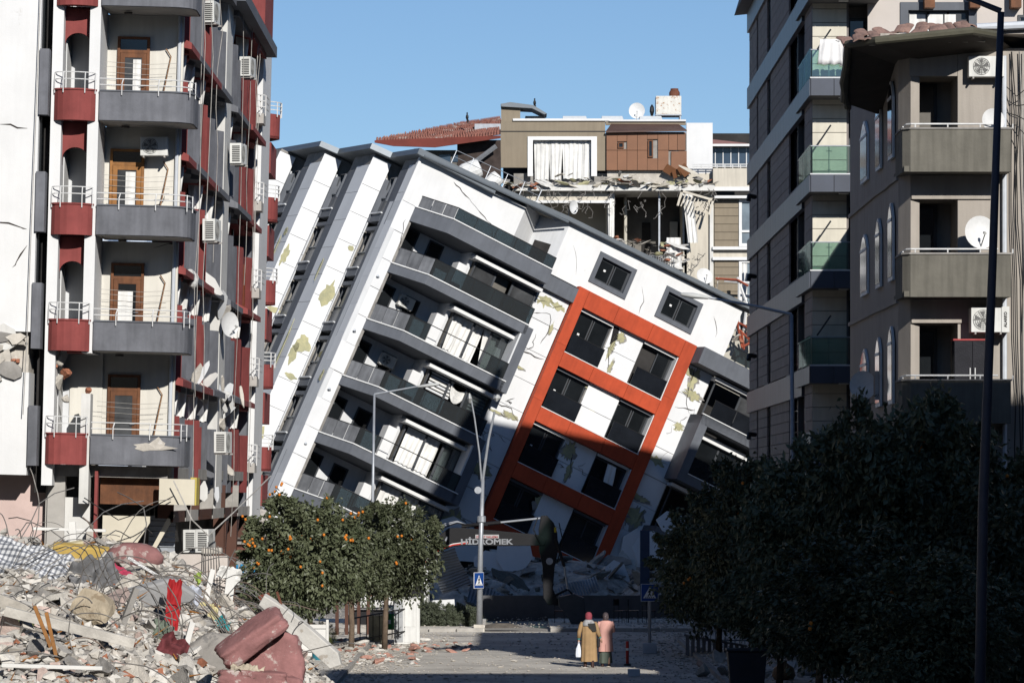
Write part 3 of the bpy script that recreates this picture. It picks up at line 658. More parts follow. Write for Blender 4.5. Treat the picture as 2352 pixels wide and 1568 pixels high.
# red bay: back wall, arches, round balconies
lb('bay_wall', PALE, MB().box(xp1b, xp2a, 1.5, 1.7, 5.6, 21)); lb('bay_wall', WHITE, MB().box(xp1b-.02, xp1b+.02, .4, 1.5, 5.6, 21))
mid = (xp1b+xp2a)/2; hw = (xp2a-xp1b)/2
for i, pt in enumerate(PT):
    n = 9
    arc = [(mid-(hw+.22)*math.cos(PI*j/n), -.25-.42*math.sin(PI*j/n)) for j in range(n+1)]
    lb('round_balcony', MAROON, MB().prism([(mid+(a-mid)*.93, b*.96) for a, b in arc], pt-.775, pt-.70, 'z')); 
    lb('round_balcony', MAROON, MB().wall(arc, .09, pt-.78, pt))
    lb('balcony_coping', MAROON, MB().wall([(a*1.0+(a-mid)*.04, b-.03) for a, b in arc], .14, pt, pt+.04))
    r_ = MB()
    for h in (.12+.16, .16+.3): r_.tube([(a, b+.02, pt+h) for a, b in arc], .014, 5)
    for j in (1, 3, 6, 8): r_.tube([(arc[j][0], arc[j][1]-.04, pt-.08), (arc[j][0], arc[j][1]-.04, pt+.28),(arc[j][0], arc[j][1]+.02, pt+.46)], .014, 5)
    lb('railing', RAILW, r_)
    if i < 4:      # arch panel under the balcony: red band with a round-headed opening
        zt = pt-.80; zc = zt-.95
        pl = [(xp1b, zt), (xp1b, zc-.15)] + [(mid-hw*math.cos(PI*j/12), zc+.02+.30*math.sin(PI*j/12)) for j in range(13)] + [(xp2a, zc-.15), (xp2a, zt)]
        lb('arch_panel', MAROON, MB().prism(pl, .05, .16, 'y')) if i < 3 else None
        lb('bay_ceiling', MAROON, MB().box(xp1b, xp2a, .16, 1.5, zt, zt+.06))
# grey balconies with the rounded corner
def gpath(ex=0.0, inset=0.0):
    x1, r = .34+ex, .62
    pts = [(xp2b+.02, -.45-ex), (x1-r, -.45-ex)] + [(x1-r+r*math.sin(a), -.45-ex+r-r*math.cos(a)) for a in [PI/2*q/6 for q in range(1, 7)]] + [(x1, 1.5)]
    return pts
for i, pt in enumerate(PT):
    p = gpath(); lb('balcony_slab', SOFFIT, MB().prism(gpath(-.03)+[(xp2b+.04, 1.64)], pt-.765, pt-.62, 'z'))
    lb('balcony_parapet', GREYL, MB().wall(p, .10, pt-.75, pt)); lb('balcony_coping', GREY, MB().wall(gpath(.03), .16, pt, pt+.035))
    r_ = MB(); q = gpath(-.05)
    for h in (.17, .33): r_.tube([(a, b, pt+h) for a, b in q[:-1]]+[(.33,.6,pt+h)], .014, 6)
    for a, b in ((xp2b+.6,-.5),(xp2b+1.55,-.5),(.25,-.32),(.36,.1)):
        r_.tube([(a, b, pt-.10),(a, b, pt+.2),(a*.98, b+.08, pt+.33)], .015, 6)
    lb('railing', RAILW, r_)
    MB().tube([(xp2b+.62,.5,pt-.80),(xp2b+.62,.5,pt-.86)], .11, 10).build('ceiling_lamp', pm('ceiling_lamp', (.12,.11,.10), .5), LB)
# back wall of the loggia with doors
WARM = pm('cream_loggia_wall', (.70,.67,.60), .9, .06, .8, .12, 20, streak=.08)
door_x = [(-1.83,-.98), (-1.95,-1.05), (-1.85,-.98), (-1.86,-1.0)]
for i in range(5):
    zf = PT[i]-.62; 
    lb('loggia_wall', WARM, MB().box(xp2b, -.10, 1.5, 1.66, zf+.01, zf+FL-.149))
for i in range(1, 5):
    zf = PT[i]-.62; dx0, dx1 = door_x[i-1]
    mw = WOODO if i == 2 else WOOD
    d_ = MB(); d_.ring(dx0, dx1, zf, zf+2.25, .07, 1.40, 1.52); d_ = d_.build('balcony_door', mw, LB)
    b_ = MB(); b_.ring(dx0+.08, dx1-.08, zf+.03, zf+1.82, .12, 1.42, 1.48); b_.box(dx0+.07, dx1-.07, 1.41, 1.5, zf+1.82, zf+1.9); b_.build('door_leaf', mw, d_)
    MB().box(dx0+.19, dx1-.19, 1.435, 1.445, zf+.14, zf+1.7).build('pane', PGLASS if i != 3 else DGLASS, d_)
    MB().box(dx0+.08, dx1-.08, 1.435, 1.445, zf+1.9, zf+2.18).build('pane', DGLASS, d_)
    MB().tube([(dx1-.13,1.40,zf+.95),(dx1-.13,1.36,zf+.95),(dx1-.25,1.36,zf+.95)], .012, 5).build('door_handle', STEEL, d_)
    x0, x1 = dx0+.22, dx1-.22
    if i in (1, 2): curtain(MB(), x0+.2, x1, zf+.2, zf+1.65, 1.42, .012).build('curtain', CURT, d_, smooth=True)
    if i == 3: curtain(MB(), x0-.02, x1-.06, zf+.15, zf+1.5, 1.415, .014).build('curtain', CURT, d_, smooth=True)
    # laundry bracket and its arm on the wall, drain pipe in the corner
    m_ = MB(); m_.tube([(-.55,1.42,zf+1.95),(-.42,1.42,zf+1.75),(-.62,1.2,zf+.5)], .018, 5); m_.build('wall_bracket', pm('rusty_bracket', (.30,.17,.09), .8, .3, 6), LB)
    m_ = MB()
    for h in (1.25, 1.4, 1.52): m_.tube([(xp2b+.02,.9,zf+h),(-1.0,.9,zf+h-.05),(-.2,.9,zf+h)], .005, 4)
    m_.build('washing_line', CABLE, LB)
lb('drain_pipe', PIPE, MB().tube([(-.20,1.42,5.2),(-.20,1.42,21)], .05, 8))
lb('loggia_wall', WARM, MB().box(-.0, .02, 1.1, 1.5, 5.7, 21)) if False else None
# the lowest red bay is torn open: cream wall shows through
lb('loggia_wall', WARM, MB().box(xp1b+.2, xp2b+.1, 1.44, 1.5, 6.0, 9.6))
for i, (x, y, z, s_) in enumerate([(xp1b+.12,.1,8.5,.22),(xp1b+.2,.3,8.1,.18),(xp1b+.05,0,7.9,.2),(xp1a+.1,-.1,8.35,.22),(xp1b+.25,.2,7.5,.13),(xp2b-.1,0,7.7,.12),(xp1a+.15,-.2,10.95,.16)]):
    o = obj('broken_brickwork', chunk_mesh('broken_brickwork', BRICKR if i % 2 else CONC, 40+i, .9), LB); o.location = (x, y, z); o.scale = (s_, s_, s_*1.4); o.rotation_euler = (i, i*2, 0)
for pts in ([(xp2b+.1,12.7),(-1.9,12.62),(-1.2,12.55),(-.6,12.7),(-.5,12.9)],[(-.9,8.7),(-.5,8.9),(-.4,9.4)],[(-.8,11.55),(-.35,11.6),(-.2,11.7)]):
    crack_on(LB, pts, 1.495, .02)
patch_l = MB().prism(blob_poly(-.5, 6.25, .5, .10, 12, .5), -.462, -.44, 'y').build('exposed_plaster', CONC, LB)
MB().prism(blob_poly(-.35, 6.35, .16, .16, 10, .5), -.463, -.44, 'y').build('exposed_plaster', CONC, LB)
# side facade facing the street: folded panels under continuous hoods
XF = -.32
segs = [(1.8,4.6,MAROON),(4.6,8.4,GREYL),(8.4,12.6,MAROON),(12.6,17.0,GREYL),(19.6,25.6,GREYL),(25.6,32.0,MAROON)]
lb('side_wall', GREYL, MB().box(XF-.5, XF-.36, 1.7, 37, 5.0, 21.5))
for i in range(5):
    zt = PT[i]-.62+1.05        # top of the panels of this storey
    zb_ = PT[i]-.95; hz = PT[i]-.62+FL-.98   # hood bottom
    zb_ = zt-2.1 if i < 4 else zt-1.9
    for j, (a, b, m) in enumerate(segs):
        L = b-a
        nf = 2 if j < 4 else 2
        for q in range(nf):
            ya, yb = a+L*q/nf, a+L*(q+1)/nf
            pr = .30 if (q+j) % 2 == 0 else .20
            tp = zt + (.16 if q == 0 else -.0)
            lb('side_panel', m, MB().prism([(XF-.35, ya),(XF-.05, ya+.02),(XF+pr, ya+L/nf*.35),(XF+pr*.4, yb-.03),(XF-.35, yb-.03)], zb_, tp, 'z'))
        h_ = MB(); y0, y1 = a-.09, b-.10
        h_.add([(XF-.35,y0,hz+.15),(XF+.42,y0,hz),(XF+.42,y0,hz+.17),(XF-.35,y0,hz+.55),(XF-.35,y1,hz+.15),(XF+.42,y1,hz),(XF+.42,y1,hz+.17),(XF-.35,y1,hz+.55)], [(0,1,2,3),(7,6,5,4),(0,4,5,1),(1,5,6,2),(2,6,7,3),(3,7,4,0)])
        o = lb('hood', m, h_); o.rotation_euler = (0, 0, R.uniform(-.004,.004))
        if R.random() < .8:
            c_ = curtain(MB(), 0, .45, 0, .95, 0, .05, 10, gather=.2); o = c_.build('curtain', CURT, LB, smooth=True, M=Matrix.Translation((XF-.18, a+.6, hz-.75)) @ Matrix.Rotation(.5,4,'Z'))
        w_ = MB(); w_.box(XF-.33, XF-.27, a+.1, b-.1, tp-.02, tp+.04); w_.box(XF-.33,XF-.27,a+L*.45,a+L*.5,tp-.9,hz+.2); w_ = w_.build('window', FRAME_D, LB)
        MB().box(XF-.31, XF-.30, a+.12, b-.12, tp+.04, hz+.2).build('pane', DGLASS, w_)
lb('side_pier', WHITE2, MB().box(XF-.35, XF+.22, 17.0, 19.4, 4.5, 22))
FARP = lb('corner_pier', WHITE, MB().box(XF-.4, XF+.30, 33.0, 37.4, 4.0, 20.6)); lb('corner_pier', MAROON, MB().box(XF-.4, XF+.31, 33.0, 37.4, 20.6, 23))
lb('side_wall', GREYL, MB().box(XF-.35, XF+.1, 32.2, 33.0, 4.5, 20))
for i in range(5):
    pt = PT[i]+.15
    lb('far_loggia_wall', MAROON, MB().box(XF-.4, XF+.27, 38.8, 42, pt-2.1, pt-1.0)) if i < 5 else None
    arc = [(XF-.2+.74*math.sin(a), 39.2-.75*math.cos(a)) for a in [PI*q/10*.62 for q in range(11)]]
    lb('round_balcony', MAROON, MB().wall(arc, .1, pt-.85, pt)); lb('round_balcony', MAROON, MB().prism(arc+[(XF-.2, 41)], pt-.86, pt-.78, 'z'))
    r_ = MB()
    for h in (.14,.28,.42): r_.tube([(a+.04, b-.03, pt+h) for a, b in arc], .02, 5)
    for j in (2,5,8,10): r_.tube([(arc[j][0]+.05, arc[j][1]-.04, pt-.1),(arc[j][0]+.05, arc[j][1]-.04, pt+.42)], .02, 5)
    lb('railing', RAILW, r_)
    # little white railing in front of the pier
    r_ = MB()
    for h in (.1,.3,.5): r_.tube([(XF+.1, 31.6, pt-.5+h),(XF+.45, 31.9, pt-.5+h),(XF+.52, 32.9, pt-.55+h)], .02, 5)
    for a in (.1,.3,.48): r_.tube([(XF+a, 31.7+a*.5, pt-.7),(XF+a, 31.7+a*.5, pt)], .02, 5)
    lb('railing', RAILW, r_); lb('small_balcony', SOFFIT, MB().box(XF, XF+.42, 31.9, 33.0, pt-.95, pt-.62))
# torn cladding and dangling pieces on the lower storeys
rt = random.Random(5)
for i in range(20):
    y = rt.uniform(3, 31); z = rt.choice([7.9,8.1,10.9,10.7,8.3,7.6,5.4])+rt.uniform(-.4,.4)
    mb = MB(); mb.prism(blob_poly(0, 0, rt.uniform(.07,.20), rt.uniform(.2,.55), 9, .3, rt), -.02, .02, 'x')
    o = mb.build('torn_panel', rt.choice([WHITE2, GREYL, CONC, PALE]), LB); o.location = (XF+rt.uniform(.05,.45), y, z); o.rotation_euler = (rt.uniform(-.9,.9), rt.uniform(-.5,.5), rt.uniform(-1.2,-.3))
for i, (yy, zz_, m) in enumerate(((18.3,8.0,WHITE2),(18.0,7.2,CONC),(18.6,6.6,BRICKR),(18.2,10.6,CONC),(5.0,10.9,WHITE2))):
    o = obj('broken_brickwork', chunk_mesh('broken_brickwork', m, 60+i, .8), LB); o.location = (XF+.25, yy, zz_); o.scale = (.25,.5,.35)
# orange inner wall showing in one opening
lb('orange_wall', pm('orange_paint', (.48,.12,.04), .8), MB().box(XF-.2, XF+.12, 27.6, 31.4, 11.0, 12.6))
lb('bay_wall', DARK2, MB().box(xp1a-.2, xp2b, 1.75, 1.9, 4.0, 6.6))
# ground storey: set back, dark, with sloping awning supports, shutters and a brown arcade
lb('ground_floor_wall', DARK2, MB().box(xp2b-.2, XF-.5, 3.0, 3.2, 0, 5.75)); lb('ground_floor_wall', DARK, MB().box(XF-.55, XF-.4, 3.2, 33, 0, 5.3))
lb('ground_floor_wall', WHITE2, MB().box(xp1a+.55, xp2a+.25, .4, .6, 0, 4.9)); lb('ground_floor_wall', SOFFIT, MB().box(xp1a+.1, xp1a+.55, .3, .6, 0, 5.7))
lb('first_floor_slab', CONCD, MB().box(xp1a, XF+.2, .2, 33, 5.45, 5.75))
lb('column', CONC, MB().box(xp2a+.22, xp2b+.12, -.1, .3, 0, 4.1)); lb('column', MAROON, MB().box(xp2b+.12, xp2b+.2, -.1, .2, 0, 5.6))
lb('shop_sign_box', WOOD, MB().box(xp2b+.2, -.35, .6, .8, 4.75, 5.6))
CREAM = pm('cream_panel', (.62,.57,.46), .8, .08, 1, .05)
for i, x in enumerate((xp2b+.25, -.95)):
    lb('sloping_panel', CREAM, MB().prism([(x,2.0),(x+.42,2.0),(x+.42,2.9),(x+1.25,4.3),(x+1.25,4.45),(x,4.45)] if i == 0 else [(x,2.9),(x+.10,2.9),(x+.95,4.5),(x+.8,4.5)], .9+i*.5, 1.0+i*.5, 'y'))
for k in range(22): lb('shutter_slat', STEEL, MB().box(-.75, -.05, 2.2, 2.24, 1.4+k*.14, 1.52+k*.14))
BROWN = pm('brown_cladding', (.085,.035,.022), .6, .12, 1, .1)
lb('sign_fascia', CREAM, MB().box(-.30, .62, -.1, .0, 4.78, 5.45)); lb('sign_fascia', pm('yellow_side', (.5,.40,.10), .8), MB().box(.50, .66, .02, 1.0, 4.78, 5.5))
for i, (a, b) in enumerate(((1.4,5.2),(5.5,9.8),(10.1,15),(15.3,20),(20.3,26),(26.3,32))):
    f_ = MB(); f_.box(XF-.2, XF+.28, a, a+.12, 4.4, 5.3); f_.box(XF+.2, XF+.28, a, b, 4.3, 4.6); f_.box(XF-.2,XF-.14,a,b,4.4,5.3)
    lb('fascia_frame', pm('weathered_fascia', (.40,.38,.35), .9, .2, 2) if i % 2 else BROWN, f_)
for i in range(3):
    a = 22+i*5; arc = [(a+.2+2.0*(1-math.cos(t)), 2.4+2.0*math.sin(t)) for t in [PI/2*q/6 for q in range(7)]]
    lb('arcade_arch', BROWN, MB().prism([(a,0),(a,4.5),(a+4.6,4.5)]+[(p_, q_) for p_, q_ in arc[::-1]]+[(a+.2,0)], XF-.2, XF+.2, 'x'))
# cables hanging over the side facade
rc = random.Random(11)
for i in range(9):
    y0 = rc.choice([3,5,8,11,16,18,21,24,28]); x = XF+.45; pts = []
    y = y0
    for k in range(9): pts.append((x+rc.uniform(-.05,.06), y+rc.uniform(-.35,.35), 20.5-k*(1.1+.5*(i % 3)))) 
    lb('hanging_cable', CABLE, MB().tube(pts, .009, 4))
lb('hanging_cable', CABLE, MB().tube([(.1,-.5,5.4),(.6,-.4,4.4),(1.0,0,4.0),(1.5,2,4.6),(2.1,8,5.6)], .018, 5))
lb('hanging_cable', CABLED, MB().tube([(-2.2,-.5,4.9),(-1.3,-.5,4.35),(-.6,-.5,4.6),(.1,-.4,5.0)], .016, 5))
# top roof eave dark grey at the far top
lb('roof_eave', GREY, MB().box(XF-.3, XF+.75, 17, 33, 18.35+FL*.0+1.6, 20.3))
# air conditioners hung on the side facade (side grilles turned to the street)
def side_ac(vx, vy, D, label, opn=False):
    p = P(vx, vy, D); t = make_ac(label, Matrix.Translation(p) @ Matrix.Rotation(math.radians(82), 4, 'Z'), .85, .62, .36, 'air conditioners on the cracked building', True)
    return t
side_ac(470, 56, 113.0, 'air conditioner at the top of the maroon and grey side facade, beside a maroon panel')
side_ac(556, 178, 128.0, 'air conditioner beside the white corner pier, above the long maroon hood')
side_ac(534, 378, 122.5, 'air conditioner hung against the white side pier at mid height')
side_ac(472, 555, 113.0, 'air conditioner with its front torn off, on the side facade between grey panels')
side_ac(498, 1040, 117.0, 'lowest air conditioner on the side facade, above the ground floor arcade')
p = LM @ Vector((-.75, 1.15, 13.9)); make_ac('air conditioner hanging under the balcony ceiling above the honey-coloured door', Matrix.Translation(p), .72, .50, .28, 'air conditioners on the cracked building')
side_ac(456, 1268, 106.5, 'ground floor air conditioner lit at its edge, beside the concrete stump')
side_ac(428, 1268, 108.5, 'ground floor air conditioner in the shade, behind the lit one')
p = P(524, 745, 121); make_dish('dented white satellite dish hanging on the side facade of the cracked building', Matrix.Translation(p) @ Matrix.Rotation(.9,4,'Z'), .38)
# ======================= white building at the left edge =======================
FLB = thing('white_apartment_block', 'blank white apartment wall at the left edge with a torn storey joint', 'building', frame(Vector((-9.0, 103.4, 0)), uL, eL, vL))
def fb(name, m, mb, **k): return mb.build(name, m, FLB, **k)
fb('wall', WHITE, MB().box(-9, -3.62, 0, 12, 9.15, 22)); fb('wall', WHITE, MB().box(-9, -3.70, .02, 12, 5.45, 8.1))
fb('wall', CONC, MB().box(-9, -3.74, .22, 12, 8.1, 9.15))
for i in range(4):
    z = 5.5+i*3.02; fb('corner_strip', GREYL, MB().box(-3.68+.02*i, -3.44+.02*i, -.1, .5, z+.2, z+1.75+.15*(i % 2)))
fb('reveal', DARK, MB().box(-3.6, -3.3, .9, 1.1, 5, 22)); fb('side_window', DGLASS, MB().box(-3.615,-3.56,.3,.88,9.6,18))
r2 = random.Random(3)
for i in range(16):
    x = r2.uniform(-4.95, -4.05); z = r2.uniform(7.75, 9.1)
    mb = MB().prism(blob_poly(0, 0, r2.uniform(.15,.42), r2.uniform(.08,.28), 8, .5, r2), -.05-r2.random()*.08, .06, 'y')
    o = fb('loose_plaster', r2.choice([CONC, GREYL, WHITE2, CONCD, CONC]), mb); o.location = (x, .0-.02*i*.1, z); o.rotation_euler = (r2.uniform(-.2,.2), r2.uniform(-.4,.4), 0)
for i in range(10):
    fb('brick', BRICKR, MB().box(-4.95+i*.1, -4.87+i*.1, .12, .3, 8.35+.02*(i % 3), 8.45)) 
for pts in ([(-5.2,12.0),(-4.6,11.95),(-4.0,11.85),(-3.85,11.8)],[(-4.6,14.5),(-3.9,14.4)],[(-3.85,11.4),(-4.05,10.9),(-4.2,10.8)]): crack_on(FLB, pts, -.004, .022)
PINK = pm('pinkish_shop_wall', (.60,.46,.42), .9, .10, 1, .15)
fb('ground_floor_wall', PINK, MB().box(-9, -3.25, 1.4, 1.6, 0, 5.45)); fb('ground_floor_pier', SOFFIT, MB().box(-3.3, -3.0, 1.0, 1.6, 0, 5.4))
mb = MB(); mb.tube([(-4.4,-.05,22),(-5.0,-.08,14),(-5.4,-.05,10)], .012, 4); fb('thin_cable', CABLE, mb)
mb = MB(); mb.tube([(-3.6,-.15,22),(-3.65,-.2,16),(-3.75,-.2,9),(-3.8,-.2,7)], .012, 4); fb('thin_cable', CABLE, mb)
# ======================= stone-clad building on the right =======================
STONE = pm('grey_stone_slab', (.23,.205,.195), .8, .13, 1.0, .15, 20, streak=.10)
STONEW = pm('pale_travertine', (.66,.62,.52), .8, .07, 1.2, .10, 20, streak=.08)
BAND = pm('blue_grey_metal_band', (.05,.06,.085), .45, .12, 1, .05, spec=.4)
SM = frame(Vector((9.44, 125, 0)), Vector((1,0,0)), Vector((0,1,0)), Vector((0,0,1)))
SB = thing('stone_clad_building', 'stone clad apartment building with green glass balconies on the right', 'building', SM)
def sb(name, m, mb, **k): return mb.build(name, m, SB, **k)
H_S = 24.0; TOPS = 24.0
fl = [CAMZ + (HYV-y)*123.5/F_V for y in (-43, 178, 399, 620, 838, 1060, 1275)]   # balcony floor levels
fl = [fl[1]+3.0] + fl[1:]
sb('core', DARK, MB().box(.35, 1.0, .4, 33, 0, TOPS-.1)); sb('core', DARK, MB().box(1.0, 14, 1.3, 33, 0, TOPS-.1)); sb('roof', GREY, MB().box(-.4, 14.6, -.3, 33.6, TOPS, TOPS+.25))
mb = MB(); mb.prism([(-.62, TOPS-.05),(-.1,TOPS+.0),(.2,TOPS+1.9),(.0,TOPS+2)], 27, 33.8, 'y'); sb('roof_eave', GREY, mb)
sb('end_wall', CONCD, MB().box(-.04, .34, 32.9, 33, 0, TOPS-.15))
# side: columns of slabs / dark windows / metal bands
cols = [(0,3.2,'s'),(3.2,10.4,'w'),(10.4,20.0,'s'),(20.0,22.0,'w'),(22.0,27.3,'s'),(27.3,28.2,'w'),(28.2,33,'s')]
FS = 3.0; base0 = fl[-2]
me_c = {}
for ci, (a, b, k) in enumerate(cols):
    st = 0
    z0 = base0 - 3*FS
    for f in range(10):
        zf = z0 + f*FS
        if zf > TOPS-.4: break
        if k == 's':
            nrow = 6; hh = (FS-.86)/nrow if a > 1 else FS/7; rows = nrow if a > 1 else 7
            if a < 1: nrow = 7
            key = (ci, a < 1)
            for r_ in range(rows):
                zz0 = zf + .02 + r_*hh
                if zz0+hh > TOPS: break
                if key not in me_c: me_c[key] = MB().box(0, .06, a+.015, b-.015, .006, hh-.014).mesh('stone_slab', STONE)
                o = obj('stone_slab', me_c[key], SB); o.location = (-.06*(1+.0)-st*.6, 0, zz0)
                o.location.x -= R.uniform(0, .008)
        else:
            w_ = MB().box(.10, .16, a+.05, b-.05, zf+.02, zf+FS-.86).build('window', DGLASS, SB)
            MB().box(-.02, .10, (a+b)/2-.05, (a+b)/2+.05, zf, zf+FS-.86).build('mullion', FRAME_D, w_)
            sb('window_reveal', BLACK, MB().box(-.04-st*.6, .2, a-.02, a+.04, zf, zf+FS-.86)); 
            if a < 5 or a > 19: sb('sill', STONEW if False else GREY, MB().box(-.16-st*.6, .1, a-.05, b+.05, zf-.05, zf))
        if a > 1:     # metal band above, in strips
            nn = max(1, int((b-a)/1.25))
            for q in range(nn):
                y0 = a+(b-a)*q/nn; y1 = a+(b-a)*(q+1)/nn
                if f % 1 == 0: sb('band_plate', BAND, MB().box(-.16-st*.6, .0, y0+.012, y1-.012, zf+FS-.86, zf+FS-.05))
# front: pale slabs, dark recess with a window, balconies wrapping the corner
meF = MB().box(.0, 1.06, -.06, 0, .006, FS/7-.014).mesh('stone_slab', STONEW)
for f in range(10):
    zf = base0-3*FS+f*FS
    for r_ in range(7):
        if zf+r_*FS/7 > TOPS-.4: break
        o = obj('stone_slab', meF, SB); o.location = (-.05, 0, zf+r_*FS/7)
sb('front_wall', CONCD, MB().box(0, 1.0, 0, .3, 0, TOPS)); sb('recess_wall', STONE, MB().box(1.01, 1.08, .0, .9, 0, TOPS)); sb('front_wall', STONE, MB().box(1.08, 1.72, .9, 1.1, 0, TOPS))
for i, z in enumerate(fl):
    # slab
    pl = [(-.22,-1.5),(1.95,-1.5),(1.95,0),(.0,0),(.0,4.9),(-.22,4.4)] if False else [(-.22,-1.5),(1.95,-1.5),(1.95,.88),(0,.9),(0,5.0),(-.22,4.6)]
    if z-.5 > 0:
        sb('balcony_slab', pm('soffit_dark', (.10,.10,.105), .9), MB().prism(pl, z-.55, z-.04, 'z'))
        for q in range(3): sb('slab_plate', BAND, MB().box(-.22+.72*q+.01, -.22+.72*q+.71, -1.54, -1.5, z-.56, z-.03))
        for q in range(5): sb('slab_plate', BAND, MB().box(-.26, -.22, -1.5+1.2*q+.01, -1.5+1.2*q+1.19, z-.56, z-.03))
        sb('slab_trim', PALE, MB().box(-.24, 1.95, -1.55, -1.44, z-.03, z+.01))
        r_ = MB(); r_.tube([(-.2,4.2,z+.86),(-.2,-1.47,z+.86),(1.9,-1.47,z+.86)], .018, 6)
        for x in (.35, 1.7): r_.tube([(x,-1.45,z),(x,-1.45,z+.86)], .015, 6); r_.tube([(x-.09,-1.46,z+.70),(x+.09,-1.46,z+.70)], .012, 5); r_.tube([(x-.06,-1.46,z+.12),(x+.06,-1.46,z+.12)], .012, 5)
        r_ = r_.build('railing', STEEL, SB)
        MB().box(-.18, .95, -1.50, -1.485, z+.03, z+.84).build('glass_panel', RAILG2, r_); MB().box(.97, 1.9, -1.50, -1.485, z+.03, z+.84).build('glass_panel', RAILG2, r_)
        for q, (a, b) in enumerate(((-1.46,.2),(.24,2.0),(2.04,3.6))):
            MB().box(-.225, -.21, a, b, z+.03, z+.92-.02*q).build('glass_panel', RAILG2 if z > 8.5 else pm('grimy_rail_glass', (.42,.47,.45), .5, .3, 3, 0, streak=.4), r_)
        if i < 5: sb('awning_arm', FRAME_D, MB().tube([(.05,-.6,z+.95),(.45,-.9,z+1.55)], .03, 6))
        sb('soffit_lamp', FRAME_W, MB().box(.7,1.0,-1.0,-.8,z-.58,z-.552))
    w_ = MB().box(1.12, 1.70, .84, .92, z+.02, z+2.1).build('balcony_door', FRAME_D, SB); MB().box(1.2, 1.65, .82, .84, z+.1, z+2.0).build('pane', DGLASS, w_)
    if 0 < i < 5: sb('wall_lamp', BLACK, MB().tube([(-.35,24.5,z-1.8),(-.6,24.2,z-1.78),(-.62,24.1,z-1.95)], .09, 6))
# glass balconies on the far street side
for z in (): sb('far_balcony_glass', RAILG2, MB().box(-.75, -.62, 33.5, 37, z, z+.9))
# laundry on the top balcony: separate things hung on a line
p0 = SM @ Vector((.06, -1.68, fl[1]+1.16)); 
LAUN = pm('white_laundry', (.78,.77,.76), .95, .06, 3, .1)
ln = MB(); ln.tube([p0+Vector((-.05,0,.05)), p0+Vector((.8,-.02,-.10)), p0+Vector((1.6,0,.08))], .008, 4); ln = ln.build('washing_line', CABLE); tag(ln, 'thin washing line above the green glass balcony', 'washing line')
for i, (dx, w_, h_, lab) in enumerate(((0.0,.62,.78,'white cloth hanging at the left end of the balcony washing line'),(.66,.45,.85,'white garment with a dark collar in the middle of the washing line'),(1.14,.42,.80,'white shirt hanging at the right end of the balcony washing line'))):
    mb = curtain(MB(), 0, w_, -h_, 0, 0, .05, 14, gather=-.25); o = mb.build('hanging_laundry', LAUN, None, smooth=True)
    o.location = p0 + Vector((dx, -.01, 0)); sm = o.modifiers.new('t', 'SOLIDIFY'); sm.thickness = .006; tag(o, lab, 'laundry', 'laundry on the balcony line')

# ======================= beige building with concrete balconies =======================
BEIGE = pm('beige_render', (.40,.36,.315), .9, .06, .8, .2, 20, streak=.12)
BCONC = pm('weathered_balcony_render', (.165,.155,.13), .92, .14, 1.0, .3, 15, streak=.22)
BM = frame(Vector((9.39, 97, 0)), Vector((1,0,0)), Vector((0,1,0)), Vector((0,0,1)))
BB = thing('beige_balcony_building', 'beige building with plain concrete balconies and a broken tiled eave on the right', 'building', BM)
def bb(name, m, mb, **k): return mb.build(name, m, BB, **k)
S97 = F_V/97.0
bx = lambda v: (v-CXV)/S97-9.39
bz = lambda v: CAMZ+(HYV-v)/S97
lx, rx = bx(2068), bx(2200)
bb('front_wall', BEIGE, MB().box(rx, 8, 0, .3, 0, bz(118)))
bb('front_wall', BEIGE, MB().box(lx+.2, rx, 1.6, 1.8, 0, bz(110))); bb('loggia_side_wall', BEIGE, MB().box(rx-.0, rx+.02, .3, 1.6, 0, bz(120)))
PTB = [bz(306), bz(590), bz(877), bz(1160)]
for i, pt in enumerate(PTB):
    x1 = bx(2309); x0 = bx(2064)
    bb('balcony_slab', BCONC, MB().box(x0+.03, x1-.03, -1.07, 1.58, pt-1.015, pt-.88)); 
    c = .18; path = [(x0,.8),(x0,-1.1+c),(x0+c,-1.1),(x1,-1.1),(x1,0)]
    bb('balcony_parapet', BCONC, MB().wall(path, .12, pt-1.02, pt)); bb('balcony_coping', CONCD, MB().wall([(a+(-.03 if a < 1 else .03), b-.03) for a, b in path], .18, pt, pt+.04))
    r_ = MB(); r_.tube([(x0+.1,.5,pt+.13),(x0+.1,-.9,pt+.13),(x0+.2,-1.02,pt+.13),(x1-.3,-1.02,pt+.13)], .022, 6)
    r_.tube([(x0+.05,.5,pt+.07),(x0+.02,-.9,pt+.07)], .018, 6)
    for q in range(4): r_.tube([(x0+.3+q*.78,-1.02,pt+.03),(x0+.3+q*.78,-1.02,pt+.13)], .018, 5)
    bb('railing', RAILW, r_)
    bb('beam', BEIGE, MB().box(lx+.27, x1-.35, -.06, 1.58, pt-1.60, pt-1.03)) if i < 3 else None
    d_ = MB().ring(lx+.5, rx-.35, pt-.9, pt+1.35, .08, 1.5, 1.6).build('balcony_door', FRAME_D, BB)
    MB().box(lx+.58, rx-.43, 1.55, 1.57, pt-.82, pt+1.27).build('pane', DGLASS if i != 0 else DARK2, d_)
bb('beam', BEIGE, MB().box(lx+.22, rx-.01, -.0, 1.59, bz(175), bz(119)))
